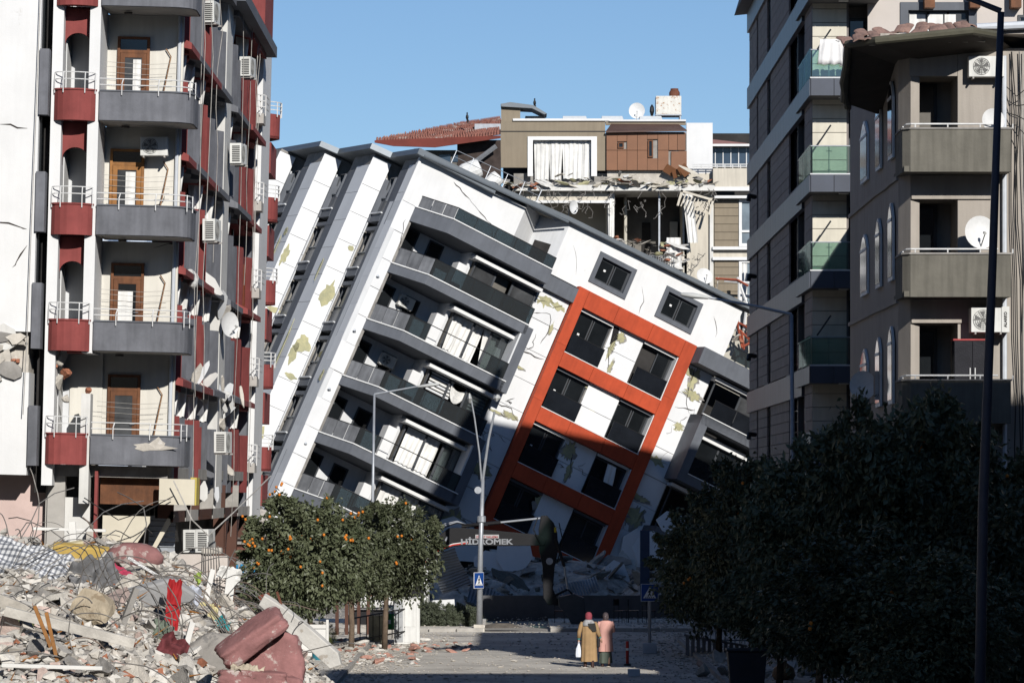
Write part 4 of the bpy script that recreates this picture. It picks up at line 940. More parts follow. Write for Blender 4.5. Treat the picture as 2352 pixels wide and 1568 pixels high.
# curved side with arched windows, stepping back along the street
pts = [(lx+.25, 0), (lx, .5), (lx-.02, 2.2), (lx+.0, 3.4), (lx-.04, 6), (lx-.02, 9.5), (lx+.0,14.4)]
bb('side_wall', BEIGE, MB().wall(pts[::-1], .25, 0, bz(125)))
for i, pt in enumerate(PTB[:3]):
    for q, (y0, y1) in enumerate(((1.0,2.2),(4.3,5.6),(8.0,10.0))):
        zc = pt+1.0-.15*q; n = 10
        arc = [(y0+(y1-y0)*(j/n), zc+.42*math.sin(PI*j/n)) for j in range(n+1)]
        poly = [(y0, pt-.5)]+arc+[(y1, pt-.5)]
        fr = bb('arched_window', FRAME_W, MB().prism(poly, lx-.10, lx-.04, 'x'))
        MB().prism([(y0+.1, pt-.4)]+[(y0+.1+(y1-y0-.2)*(j/n), zc+.34*math.sin(PI*j/n)) for j in range(n+1)]+[(y1-.1, pt-.4)], lx-.115, lx-.105, 'x').build('pane', DGLASS, fr)
        MB().box(lx-.13,-.116+lx,y0+.1,y1-.1,zc-.05,zc+.02).build('window_bar', FRAME_W, fr)
    bb('string_course', BEIGE, MB().wall([(a-.06,b) for a, b in pts[::-1]][0:6], .1, pt-1.1, pt-1.0))
# tiled eave, gutter and broken soffit
TILE = pm('old_roof_tile', (.34,.21,.17), .95, .3, 3, .4, 20, col2=(.13,.09,.08))
bxd = lambda v, y: (v-CXV)*(97+y)/F_V-9.39
bzd = lambda v, y: CAMZ+(HYV-v)*(97+y)/F_V
EV = [(1938,225,3.5),(1947,97,-.6),(2012,88,-1.6),(2232,66,-1.75),(2292,76,-.8)]
eave = [(bxd(a,c),c) for a,b,c in EV]
ez = [bzd(b,c) for a,b,c in EV]
mb = MB(); top = []
for (a, b), z in zip(eave, ez): mb.v += [(a,b,z),(a,b,z-.12),(a+ (1.9 if a < 1 else 1.2), b+2.6, z-.45),(a+1.2,b+1.4,z+.16)]
for i in range(len(eave)-1):
    for k in range(4): mb.f.append((4*i+k, 4*i+(k+1) % 4, 4*i+4+(k+1) % 4, 4*i+4+k))
bb('eave', pm('dark_eave_boards', (.07,.06,.05), .9), mb)
bb('gutter', pm('olive_gutter', (.09,.085,.06), .6, .15, 3, .1), MB().tube([(a, b-.06, z-.06) for (a, b), z in zip(eave, ez)], .10, 8))
bb('gutter', MATS['olive_gutter'], MB().tube([(bxd(1948,-.5),-.6,bzd(102,-.5)),(bxd(1944,.6),.6,bzd(150,.6)),(bxd(1936,2),2,bzd(190,2)),(bxd(1946,4),4,bzd(245,4))], .09, 8))
metile = MB(); metile.prism([(.11*math.cos(a), .055*math.sin(a)) for a in [PI*q/5 for q in range(6)]]+[(-.09,0),(0,.035),(.09,0)][::1], 0, .42, 'y'); metile = metile.mesh('roof_tile', TILE)
rt = random.Random(9)
for r_ in range(2):
    for i in range(17):
        t = i/16*3; k = min(2, int(t)); f = t-k
        a = eave[k+1] if k+1 < 4 else eave[3]; 
        x = bxd(1958,-1.4)+(bxd(2235,-1.4)-bxd(1958,-1.4))*i/16; z = bzd(95,-1.6)+(bzd(67,-1.6)-bzd(95,-1.6))*i/16-.04
        if rt.random() < .12: continue
        o = obj('roof_tile', metile, BB); o.location = (x+rt.uniform(-.05,.05), -1.6+r_*.35+rt.uniform(-.08,.08)+(1.0 if i == 0 else 0), z+.03+r_*.12); o.rotation_euler = (.35+rt.uniform(-.15,.15), rt.uniform(-.2,.2), rt.uniform(-.4,.4)); o.scale = (1.3,1.2,1.0)
mb = MB()
for i in range(7): x = bx(1985)+i*.42; mb.box(x, x+.30, -1.3+.05*i, -1.2+.05*i, bz(118)+.02*i, bz(112)+.03*i)
mb.box(bx(2010), bx(2240), -1.4, -1.3, bz(100), bz(92)); bb('broken_soffit_board', CONC, mb)
bb('cornice', BEIGE, MB().box(bx(2255), 9, -.6, .3, bz(85), bz(60))); bb('roof_slab', CONCD, MB().box(lx, 9, .1, 14, bz(125), bz(110)))
bb('gutter', PIPE, MB().tube([(bx(2235),-.75,bz(72)),(bx(2352),-.75,bz(66))], .10, 8))
bb('drain_pipe', PIPE, MB().tube([(bx(2305),-.12,bz(130)),(bx(2307),-.12,0)], .06, 8))
for i in range(5):
    x = bx(2318)+i*.09; rr = random.Random(i); pts_ = [(x+rr.uniform(-.06,.06)+.02*k, -.1, bz(120+k*130)) for k in range(9)]
    bb('wall_cable', CABLED if i < 3 else CABLE, MB().tube(pts_, .014, 4))
for i in range(4): bb('wall_cable', CABLED, MB().tube([(bx(2310),-.1,bz(200+i*30)),(bx(2330),-.4,bz(225+i*22)),(bx(2356),-.6,bz(205+i*40))], .012, 4))
patch_b = MB().prism(blob_poly(bx(2150), bz(860), .12, .22, 10, .5), 1.585, 1.60, 'y').build('exposed_brick', BRICKR, BB)
crack_on(BB, [(bx(2120),bz(755)),(bx(2140),bz(790)),(bx(2145),bz(850))], 1.59, .02)
# things on the beige building
make_ac('upper air conditioner on the beige wall beside the lamp pole', Matrix.Translation(BM @ Vector((bx(2262),-.02,bz(180)))), .86, .50, .34, 'air conditioners on the beige building')
t = make_ac('air conditioner above the dark cupboard on the beige building, pale side panel with lettering', Matrix.Translation(BM @ Vector((bx(2262),-.05,bz(765)))), .80, .60, .55, 'air conditioners on the beige building')
MB().box(.33,.52,-.575,-.02,.0,.62).build('side_cover', pm('ac_casing', (.7,.7,.67)), t)
tm = text_mesh('lettering', 'ALARKO', BLACK, .095, .002, .004); o = obj('lettering', tm, t); o.matrix_local = Matrix.Translation((.455, -.582, .12)) @ Matrix.Rotation(-PI/2, 4, 'Y')
for (vx, vy, r_, lab) in ((2270,285,.29,'white dish above the top concrete balcony, partly hidden by the lamp pole'),(2240,540,.40,'largest white dish, above the middle concrete balcony')):
    make_dish(lab, Matrix.Translation(BM @ Vector((bx(vx), -.85, bz(vy)))) @ Matrix.Rotation(.25,4,'Z') @ Matrix.Rotation(-.12,4,'X'), r_, group='dishes on the beige building')
make_dish('grey dish in the shade on the street side of the beige building', Matrix.Translation(P(1985, 885, 104)) @ Matrix.Rotation(-.5,4,'Z'), .38, (.32,.32,.33))
t = thing('cupboard', 'dark glossy cupboard with a red top standing on the lower concrete balcony', 'cupboard', BM @ Matrix.Translation((bx(2184), -.7, PTB[2]-.88)))
MB().box(0, .88, 0, .5, 0, 1.86).build('carcass', pm('dark_lacquer', (.03,.03,.035), .2, .2), t); MB().box(-.02,.9,-.02,.52,1.86,1.90).build('top_board', pm('red_board', (.35,.05,.05), .6), t)
for q in (0,1):
    d_ = MB().box(.01+.44*q, .43+.44*q, -.03, 0, .02, 1.84).build('door', MATS['dark_lacquer'], t); MB().tube([(.38+.12*q,-.06,.8),(.38+.12*q,-.06,1.2)], .015, 6).build('handle', RAILW, d_)
# ======================= taller beige block behind =======================
KM = frame(Vector((11.5, 125.0, 0)), Vector((1,0,0)), Vector((0,1,0)), Vector((0,0,1)))
KB = thing('taller_beige_block', 'taller beige block rising behind the tiled eave at the top right', 'building', KM)
kx = lambda v: (v-CXV)/(F_V/125.0)-11.5
kz = lambda v: CAMZ+(HYV-v)/(F_V/125.0)
KW = pm('pinkish_beige_render', (.55,.50,.46), .9, .05, .8, .15)
k0, k1 = kx(1993), kx(2352)+4
MB().box(k0, k1, 0, 10, 0, 18.3).build('wall', KW, KB)
wx0, wx1, wz0, wz1 = kx(2086), kx(2225), kz(80)-.6, kz(22)
MB().box(k0, wx0, 0, .3, 18.3, 22.5).build('wall', KW, KB); MB().box(wx1, kx(2350), 0, .3, 18.3, 22.5).build('wall', KW, KB); MB().box(wx0, wx1, 0, .3, wz1, 22.5).build('wall', KW, KB); MB().box(wx0,wx1,0,.3,18.3,wz0).build('wall', KW, KB)
MB().ring(wx0-.25, wx1+.25, wz0, wz1+.22, .25, -.06, .2).build('window_surround', GREY, KB)
w_ = sliding_window(wx0, wx1, wz0+.2, wz1, .12, KB, 3, None, FRAME_D, PGLASS, False)
for a, b in ((.05,.55),(.62,1.1),(1.15,1.5)): curtain(MB(), wx0+a, wx0+b, wz0+.3, wz1-.15, .10, .015, 12).build('curtain', CURT, KB, smooth=True)
MB().box(k0, k1, -.7, 11, 22.5, 22.8).build('roof_slab', GREY, KB)
for v in (2132, 2236, 2330): MB().box(kx(v)-.16, kx(v)+.16, -.5, 0, kz(22)+.0, 22.5).build('corbel', WOOD, KB)
wn = MB().ring(kx(2352)-.2, kx(2352)+1.6, 19.3, kz(35), .08, -.05, .05).build('window', FRAME_D, KB); MB().box(kx(2352)-.1, kx(2352)+1.5, -.03, -.02, 19.4, kz(40)).build('pane', DGLASS, wn)
o = thing('gap_shade_block', 'unseen block added in the gap between the beige and stone buildings to cast shade', 'building', Matrix.Translation((11.6, 112, 0)))  # unseen, added so the lower stone front falls into shade
MB().box(0, 8, 0, 12.5, 0, 14.6).build('wall', BEIGE, o); MB().box(-.1, 8.1, -.1, 12.6, 14.6, 14.8).build('roof', CONCD, o)
# ======================= unseen buildings: shadow casters on the right, the others added to block sky light =======================
def plain_block(name, label, x0, x1, y0, y1, h, m):
    t = thing(name, label, 'building', Matrix.Translation((x0, y0, 0)))
    MB().box(0, x1-x0, 0, y1-y0, 0, h).build('wall', m, t); MB().box(-.3, x1-x0+.3, -.3, y1-y0+.3, h, h+.25).build('roof', CONCD, t)
    me = MB().box(-.04, .03, 0, 1.5, 0, 1.5).mesh('window', DGLASS)
    nf = int(h/3.1)
    for f in range(1, nf):
        yy = 1.2
        while yy < (y1-y0)-2: 
            o = obj('window', me, t); o.location = (0, yy, f*3.1+.6); yy += 3.4
    return t
plain_block('unseen_street_building', 'beige apartment block lining the right side of the street in front of the concrete balconies', 10.8, 27, 40, 62.7, 23.4, BEIGE)
plain_block('unseen_street_building', 'grey apartment block lining the right side of the street near the viewpoint', 13.5, 28, 6, 37, 24.5, STONE)
plain_block('unseen_street_building', 'unseen dark stone block added on the left near the viewpoint to cut sky light', -29, -13.5, -10, 30, 20, CONCD)  # left row, added out of view to darken the ambient light
plain_block('unseen_street_building', 'unseen brown block added on the left beyond the near one to cut sky light', -32, -15.5, 34, 92, 22, BCONC)
plain_block('unseen_street_building', 'unseen wide brown block added behind the viewpoint to cut sky light', -60, 60, -90, -60, 30, BCONC)  # outer ring from here on, added to hide the bright low sky
plain_block('unseen_street_building', 'unseen long grey block added far to the left to cut sky light', -70, -45, -50, 190, 32, CONCD)
plain_block('unseen_street_building', 'unseen long grey block added far to the right to cut sky light', 45, 70, 20, 190, 30, CONCD)
plain_block('unseen_street_building', 'unseen beige block added to the right near the viewpoint to cut sky light', 40, 66, -50, 5, 24, BCONC)
# ======================= brown building behind the toppled one =======================
DR = 222.0; SR = F_V/DR
RM = frame(Vector((0, DR, 0)), Vector((1,0,0)), Vector((0,1,0)), Vector((0,0,1)))
RB = thing('torn_open_building', 'brown and beige building with torn open rooms, standing behind the toppled one', 'building', RM)
def rx_(v): return (v-CXV)/SR
def rz_(v): return CAMZ+(HYV-v)/SR
def rb(name, m, mb, **k): return mb.build(name, m, RB, **k)
def rbox(x0, x1, yt, yb, w0, w1): return MB().box(rx_(x0), rx_(x1), w0, w1, rz_(yb), rz_(yt))
TAUPE = pm('taupe_render', (.27,.225,.165), .9, .06, .7, .15, 20, streak=.08)
COPPER = pm('copper_brown_panel', (.20,.088,.042), .45, .10, .8, .05, 20, metal=.15, spec=.4)
CREAMW = pm('cream_wall', (.62,.57,.48), .9, .07, .5, .2, 15, streak=.14)
ROOMW = pm('room_wall', (.50,.47,.40), .9, .10, .5, .1)
# upper storey, taupe, with the wide curtained window
rb('wall', TAUPE, rbox(1150, 1212, 278, 385, 0, .3)); rb('wall', TAUPE, rbox(1371, 1390, 278, 392, 0, .3)); rb('wall', TAUPE, rbox(1212, 1371, 278, 314, 0, .3))
rb('wall', TAUPE, rbox(1151, 1195, 240, 278, 0, 2.0)); rb('coping', WHITE, rbox(1178, 1400, 273, 278, -.12, .3)); rb('joint', BLACK, rbox(1150, 1400, 301, 303, -.03, .02))
f_ = MB(); 
for a in ((1212,1224,314,405),(1358,1371,314,405),(1224,1358,314,322)): f_.box(rx_(a[0]), rx_(a[1]), -.10, .2, rz_(a[3]), rz_(a[2]))
f_ = rb('window_surround', FRAME_W, f_)
for (a, b, g) in ((1227,1263,.1),(1260,1293,.3),(1292,1340,.1),(1338,1357,.0)):
    o = curtain(MB(), rx_(a), rx_(b), rz_(412 if a != 1292 else 410), rz_(324), .28, .06, None, gather=g).build('curtain', CURT, RB, smooth=True)
rb('room_back_wall', DARK, rbox(1212, 1371, 314, 405, 3.5, 3.6))
mb = MB(); mb.prism([(rx_(a), rz_(b)) for a, b in ((1150,240),(1172,236),(1225,243),(1256,262),(1250,264),(1222,250),(1152,246))], -.3, 2.2, 'y'); rb('chimney_cap', METALG, mb)
# copper box
rb('wall', CONCD, rbox(1392, 1575, 303, 388, .08, .3))
cx_ = [1393,1418,1440,1464,1487,1511,1536,1556,1575]
for i in range(8):
    for (a, b) in ((305,345),(346,391)):
        if i == 1 and a == 305: rb('copper_panel', COPPER, rbox(cx_[i], cx_[i+1]-.6, 305, 325, -.04, .06)); rb('copper_panel', COPPER, rbox(cx_[i], cx_[i+1]-.6, 342.5, 345, -.04, .06)); continue
        if i == 4 and a == 305: rb('copper_panel', COPPER, rbox(cx_[i], cx_[i+1]-.6, 305, 320, -.04, .06)); continue
        if i == 4: rb('copper_panel', COPPER, rbox(cx_[i], cx_[i+1]-.6, 364, 391, -.04, .06)); continue
        o = rb('copper_panel', COPPER, rbox(cx_[i]+.3, cx_[i+1]-.6, a, b, -.04, .06))
        if i >= 6 and a > 320: o.rotation_euler = (0, R.uniform(.0,.006), R.uniform(-.004,.004))
for (a, b, c, d) in ((1419,1433,327,341),(1488,1500,322,362)):
    w_ = rb('window', WOOD, MB().ring(rx_(a), rx_(b), rz_(d), rz_(c), .07, -.10, .1)); MB().box(rx_(a)+.07, rx_(b)-.07, 0, .02, rz_(d)+.07, rz_(c)-.07).build('pane', DGLASS, w_)
mb = MB(); mb.add([(rx_(a), w_, rz_(b)) for (a, b, w_) in ((1391,306,-.35),(1577,303,-.35),(1560,282,.9),(1405,281,.9),(1391,303,-.35),(1577,300,-.35))], [(0,1,5,4),(4,5,2,3)]); rb('sloped_roof', pm('dark_brown_roof', (.10,.06,.05), .6, .1, 1), mb)
rb('wall', TAUPE, rbox(1392, 1577, 276, 284, .9, 1.1)); rb('coping', WHITE, rbox(1400, 1577, 272, 276, .75, 1.2))
for (v1, v2, t_) in ((1538,392,.5),(1556,398,-.4),(1572,392,.9)):
    o = MB().box(-.32,.32,-.02,.02,-.24,.24).build('bent_panel', COPPER, RB); o.location = (rx_(v1), -.25, rz_(v2)); o.rotation_euler = (.4, t_, .3)
# white receding wall and the corner to the right
mb = MB(); mb.add([(rx_(1578), 0, rz_(272)),(rx_(1637), 6, rz_(292)-.0),(rx_(1637), 6, rz_(600)),(rx_(1578), 0, rz_(600))], [(0,1,2,3)])
rb('wall', CREAMW, MB().box(rx_(1578), rx_(1637), .1, .4, rz_(650), rz_(398))); rb('wall', WHITE, MB().box(rx_(1577), rx_(1637), .1, .5, rz_(398), rz_(282)))
rb('wall', CREAMW, MB().box(rx_(1637), rx_(1742), -.5, 0, rz_(440), rz_(388))); rb('cornice', WHITE, MB().box(rx_(1578), rx_(1742), -.62, .1, rz_(440), rz_(431))); rb('cornice', WHITE, MB().box(rx_(1640), rx_(1742), -.6, 0, rz_(457), rz_(451)))
r_ = MB()
for h in (384, 379): r_.tube([(rx_(1590), -.4, rz_(h)), (rx_(1742), -.4, rz_(h))], .035, 5)
for i in range(9): r_.tube([(rx_(1592+i*18), -.4, rz_(378)), (rx_(1592+i*18), -.4, rz_(390))], .03, 5)
rb('railing', RAILW, r_)
# penthouse with blue windows and pink roof
BLUEG = pm('blue_window_glass', (.05,.075,.11), .12, .3, .8, 0, spec=.5)
for i in range(6): rb('window_pane', BLUEG, rbox(1629+i*18, 1645+i*18, 333, 378, 1.5, 1.55)); rb('window_post', WHITE, rbox(1645+i*18, 1647+i*18, 330, 380, 1.45, 1.56))
rb('wall', CREAMW, rbox(1625, 1745, 326, 334, 1.3, 1.6)); mb = MB(); mb.add([(rx_(a), w_, rz_(b)) for a, b, w_ in ((1622,328,.9),(1745,331,.9),(1720,318,3),(1640,309,3))], [(0,1,2,3)]); rb('pink_roof', pm('pinkish_roof', (.33,.17,.15), .8, .1), mb)
rb('roof_fascia', WHITE, rbox(1621, 1745, 328, 333, .8, .95))
# lower storeys at the right: striped panels and white windows
for (t, b) in ((457, 598), (598, 745)):
    rb('wall', CREAMW, rbox(1637, 1742, t, b, .05, .4))
    tt = t+3 if t < 500 else t-2
    n = 6 if t < 500 else 5
    for i in range(n): rb('striped_panel', TAUPE, rbox(1641, 1696, tt+i*18.5, tt+i*18.5+17.4, -.08, .04))
    w_ = MB().ring(rx_(1697), rx_(1742), rz_(566 if t < 500 else 712), rz_(458 if t < 500 else 597), .16, -.16, .05); w_.box(rx_(1697)+.16, rx_(1742)-.16, -.14, .04, rz_(534 if t < 500 else 682), rz_(529 if t < 500 else 676)); w_ = w_.build('window', FRAME_W, RB)
    MB().box(rx_(1702), rx_(1738), -.05, -.02, rz_(564 if t < 500 else 708), rz_(462 if t < 500 else 600)).build('pane', pm('pale_reflecting_glass', (.22,.27,.31), .15, .3, .5, 0, spec=.5), w_)
    if t > 500: curtain(MB(), rx_(1702), rx_(1716), rz_(705), rz_(603), -.08, .03, 10).build('curtain', CURT, w_, smooth=True)
rb('cornice', WHITE, rbox(1636, 1742, 567, 574, -.3, .1)); rb('cornice', WHITE, rbox(1636, 1742, 591, 598, -.3, .1))
rb('corner_pier', WHITE2, rbox(1630, 1638, 470, 745, -.12, .3))
# torn rooms under the upper floor slab
rb('floor_slab', WHITE2, rbox(1180, 1640, 428, 441, -1.0, 5)); rb('floor_slab', CREAMW, rbox(1180, 1395, 441, 468, -.4, .1)); rb('lintel', WHITE, rbox(1200, 1400, 462, 468, -.6, 0))
rb('broken_wall', CONC, rbox(1395, 1575, 391, 428, .3, .5)); rb('broken_wall', CONCD, rbox(1180, 1395, 396, 428, .6, .8))
rb('room_wall', ROOMW, rbox(1200, 1400, 441, 640, 4.2, 4.4)); rb('room_wall', ROOMW, rbox(1395, 1402, 441, 640, 0, 4.3)); rb('room_wall', DARK2, rbox(1402, 1570, 441, 640, 4.2, 4.4)); rb('room_wall', ROOMW, MB().box(rx_(1568), rx_(1572), 0, 4.3, rz_(640), rz_(441)))
rb('room_floor', CONC, MB().box(rx_(1200), rx_(1570), -.8, 4.3, rz_(590)-.25, rz_(590))); rb('inner_partition', ROOMW, rbox(1436, 1442, 448, 590, 1.5, 4.2)); rb('inner_doorway', DARK, rbox(1480, 1500, 500, 585, 4.1, 4.19)); rb('inner_shelf', ROOMW, rbox(1545, 1562, 500, 585, 3.4, 4.1)); rb('ceiling_pipe', STEEL, rbox(1512, 1516, 441, 590, -.2, -.08))
rb('room_wall', DARK, rbox(1572, 1640, 590, 760, 3.0, 3.2)); rb('door_edge', WHITE2, rbox(1632, 1636, 590, 760, -.1, .1)); rb('wall', ROOMW, rbox(1200, 1580, 655, 900, .6, .9))
for (a, b, c, d, g) in ((1396,1412,445,600,.2),(1566,1590,448,560,.1),(1530,1562,548,640,-.2)):
    curtain(MB(), rx_(a), rx_(b), rz_(d), rz_(c), -.9 if a != 1396 else -.2, .07, 14, gather=g, skewx=.3 if a == 1566 else 0).build('hanging_sheet', CURT, RB, smooth=True)
# pergola slats hanging askew
mb = MB(); o = thing('x', 'x', 'x') if False else None
pg = MB(); pg.box(0,.12,0,.12,-.9,0); pg.box(0,1.9,0,.12,-.12,0); pg.box(1.8,1.92,0,.12,-.9,0); pg = pg.build('pergola_frame', CREAMW, RB, M=Matrix.Translation((rx_(1562), -1.4, rz_(440))) @ Matrix.Rotation(.28,4,'Y'))
for i in range(9): MB().box(.12+.19*i,.18+.19*i,-.02,.1,-.85,-.12).build('slat', CREAMW, pg, M=Matrix.Rotation(.12,4,'Y'))
# debris hanging over both floor edges: pieces that can be told apart
rd_ = random.Random(21)
cm = [chunk_mesh('debris_piece', m, 80+i, .5) for i, m in enumerate((CONC, CREAMW, BRICKR, INSUL, CONCD, WHITE2))]; sm_ = [slab_mesh('debris_slab', m, 90+i, .07) for i, m in enumerate((CONC, WHITE2, CREAMW))]
for i in range(230):
    zone = i % 3
    if zone == 0: x = rd_.uniform(1160, 1400); y = 429-30*rd_.random()**2.2*(.5+.5*math.sin(x*.03))
    elif zone == 1: x = rd_.uniform(1390, 1640); y = 429-34*rd_.random()**2.2*(.5+.5*math.sin(x*.04+1))
    else: x = rd_.uniform(1405, 1560); y = rd_.uniform(545, 605) + (x-1405)*.15
    o = obj('debris_piece', rd_.choice(cm+sm_), RB); o.location = (rx_(x), -.6+rd_.uniform(-.7,.4), rz_(y)); s_ = rd_.uniform(.05,.30); o.scale = (s_*rd_.choice((1.2,1.6,3.0)), s_, s_*rd_.choice((.5,1,1))); o.rotation_euler = (rd_.uniform(-.6,.6), rd_.uniform(-.45,.45), rd_.uniform(0,6))
mb = MB()
for i in range(130):
    x = rd_.uniform(1160, 1640); y = rd_.choice([425, 432, 470, 590]) + rd_.uniform(-6, 8); p = Vector((rx_(x), -.9, rz_(y))); pts_ = [p]
    for k in range(4): p = p+Vector((rd_.uniform(-.25,.25), rd_.uniform(-.15,.1), rd_.uniform(-.32,.12))); pts_.append(p)
    mb.tube(pts_, .018, 4)
rb('loose_wires', REBAR, mb)['kind'] = 'stuff'
mb = MB()      # bent balcony grating below the rubble
for i in range(16): x = rx_(1470)+i*.12; mb.tube([(x,-1.2,rz_(590)),(x+.05,-1.3,rz_(618))], .018, 4)
mb.tube([(rx_(1470),-1.2,rz_(590)),(rx_(1520),-1.2,rz_(590))], .025, 4); mb.tube([(rx_(1470),-1.2,rz_(618)),(rx_(1520),-1.2,rz_(618))], .025, 4); rb('bent_railing', STEEL, mb)
mb = MB()      # collapsed white frame and red steel at the lower right
RED = pm('red_primed_steel', (.36,.09,.05), .6, .2)
for (a, b, c, d) in ((1690,640,1712,700),(1712,700,1705,760),(1694,640,1694,760),(1660,648,1740,655),(1725,600,1728,860),(1735,600,1720,700)): mb.tube([(rx_(a),-1.5,rz_(b)),(rx_(c),-1.4,rz_(d))], .07, 4)
rb('window_frame_wreck', FRAME_W, mb)
for i, (a, b, c, d) in enumerate(((1640,643,1690,646),(1690,646,1715,660),(1685,740,1735,765),(1690,745,1700,800),(1700,800,1735,780),(1695,760,1735,800),(1700,765,1705,805),(1712,765,1722,800))): rb('red_steel_bar', RED, MB().tube([(rx_(a),-1.6,rz_(b)),(rx_(c),-1.6,rz_(d))], .06, 4))
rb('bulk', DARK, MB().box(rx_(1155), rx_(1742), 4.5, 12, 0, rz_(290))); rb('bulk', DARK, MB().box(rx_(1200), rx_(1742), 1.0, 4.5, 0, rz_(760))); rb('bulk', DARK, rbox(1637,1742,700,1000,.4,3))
for i in range(25):
    o = obj('debris_piece', rd_.choice(cm+sm_), RB); o.location = (rx_(rd_.uniform(1640,1742)), -1+rd_.uniform(-.7,.4), rz_(rd_.uniform(650,790))); s_ = rd_.uniform(.15,.4); o.scale = (s_*1.3, s_, s_); o.rotation_euler = [rd_.uniform(0, 6) for _ in range(3)]
rb('wall', ROOMW, rbox(1640, 1742, 760, 1000, -.3, .2))
# rooftop things
def onroof(v, h): return RM @ Vector((rx_(v), 1.8, rz_(h)))
for i, (a, b) in enumerate(((1205,1256),(1292,1352),(1382,1436),(1470,1526))):
    t = thing('solar_heater', ['grey rooftop heater box nearest the raised chimney','second grey rooftop heater box from the chimney','grey rooftop heater box over the copper panels','grey rooftop heater box in front of the round dish'][i], 'rooftop heater', RM @ Matrix.Translation((rx_(a), 1.5, rz_(275))), 'heater boxes on the roof')
    w_ = (b-a)/SR; MB().prism([(0,0),(w_,0),(w_-.12,.34),(.04,.34)], 0, 1.0, 'y').build('casing', pm('zinc_box', (.50,.52,.54), .4, .1, 2, .05, metal=.3), t, bevel=.01)
    for q in (.1, w_-.2): MB().box(q, q+.05, .1, .9, -.35, 0).build('leg', STEEL, t)
make_dish('large white satellite dish on the roof beside the rusty tank', Matrix.Translation(RM @ Vector((rx_(1465), 1.8, rz_(248)))), .45)
t = thing('rusty_water_tank', 'square white water tank streaked with rust on a steel stand on the roof', 'water tank', RM @ Matrix.Translation((rx_(1509), 1.6, rz_(274))))
MB().box(0, 1.42, 0, 1.3, .42, 1.45).build('tank', pm('rusty_white_steel', (.72,.70,.64), .7, .08, 2, .1, streak=.1, blotch=((.38,.20,.10), 5.5, .56)), t, bevel=.02)
for x in (.03, 1.33):
    for y in (.03, 1.2): MB().box(x, x+.07, y, y+.07, 0, .42).build('leg', STEEL, t)
MB().box(-.02, 1.44, -.02, 1.32, .36, .42).build('stand_top', STEEL, t)
RUST = pm('rusty_barrel', (.16,.06,.035), .8, .25, 3, .2)
b_ = MB().lathe([(.02,0),(.30,0),(.30,.30),(.22,.44),(.22,.52),(.02,.52)], 16).build('barrel', RUST, None); b_.matrix_world = RM @ Matrix.Translation((rx_(1553), 2.3, rz_(216))); tag(b_, 'rusty brown barrel standing on the white rooftop tank', 'barrel')
b_ = MB().lathe([(.02,0),(.06,.05),(.13,.3),(.11,.55),(.02,.7)], 10).build('cowl', BLACK, None); b_.matrix_world = RM @ Matrix.Translation((rx_(1500), 1.8, rz_(262))); tag(b_, 'small black vent cowl between the rooftop dish and the rusty tank', 'vent')
for i, (v, h) in enumerate(((1228,240),(1073,273))):
    t = thing('bird', ['dark bird perched on the chimney cap','dark bird perched on the ridge of the tiled roof'][i], 'bird', Matrix.Translation(P(v, h+4, 222.5 if i == 0 else 214.0)) @ Matrix.Rotation(.4*i,4,'Z') @ Matrix.Scale(1.0,4))
    MB().lathe([(.002,-.02),(.05,.05),(.085,.16),(.07,.26),(.03,.33),(.045,.38),(.035,.42),(.003,.44)], 10).build('body', BLACK, t, smooth=True)
    MB().prism([(-.03,.05),(.03,.05),(.04,-.10),(-.02,-.12)], -.01, .08, 'x').build('tail', BLACK, t); MB().tube([(0,-.03,.4),(0,-.09,.39)], .012, 5, .002).build('beak', BLACK, t)
    for s_ in (-.02,.02): MB().tube([(s_,0,.05),(s_,0,-.03)], .006, 4).build('leg', BLACK, t)
# ======================= tile roofed house at the rear left =======================
DT = 214.0; ST = F_V/DT
tx = lambda v: (v-CXV)/ST
tz = lambda v: CAMZ+(HYV-v)/ST
TH = thing('tile_roofed_house', 'dark house with a damaged red tiled roof rising behind the toppled building', 'house', Matrix.Translation((0, DT, 0)))
MB().box(tx(968), tx(1150), 0, 6, 0, tz(345)).build('wall', DARK2, TH); MB().box(tx(1050), tx(1150), -.05, .0, tz(430), tz(322)).build('wall', pm('sooty_brick', (.06,.045,.04), .9, .3, 2), TH)
MB().prism([(tx(862),tz(332)),(tx(905),tz(340)),(tx(1000),tz(343)),(tx(1150),tz(322)),(tx(1150),tz(316)),(tx(862),tz(327))], -1.2, -1.05, 'y').build('eave_board', pm('dark_red_board', (.15,.03,.02), .7, .15), TH)
rp = [(tx(864),-1.1,tz(328)),(tx(1150),-1.1,tz(314)),(tx(1150),3.2,tz(262)),(tx(1075),3.2,tz(273)),(tx(905),-.2,tz(322))]
MB().add([(tx(864),-1.1,tz(328)),(tx(1000),-1.2,tz(333)),(tx(1150),-1.1,tz(314)),(tx(1150),3.2,tz(262)),(tx(1070),3.2,tz(275))], [(0,1,2,3,4)]).build('roof_boards', pm('roof_boards', (.10,.05,.04), .9), TH)
TILER = pm('red_roof_tile', (.34,.14,.10), .9, .30, 4, .3, 20, col2=(.17,.08,.065), blotch=((.46,.38,.33), 1.6, .57))
tl = MB(); rt = random.Random(4)
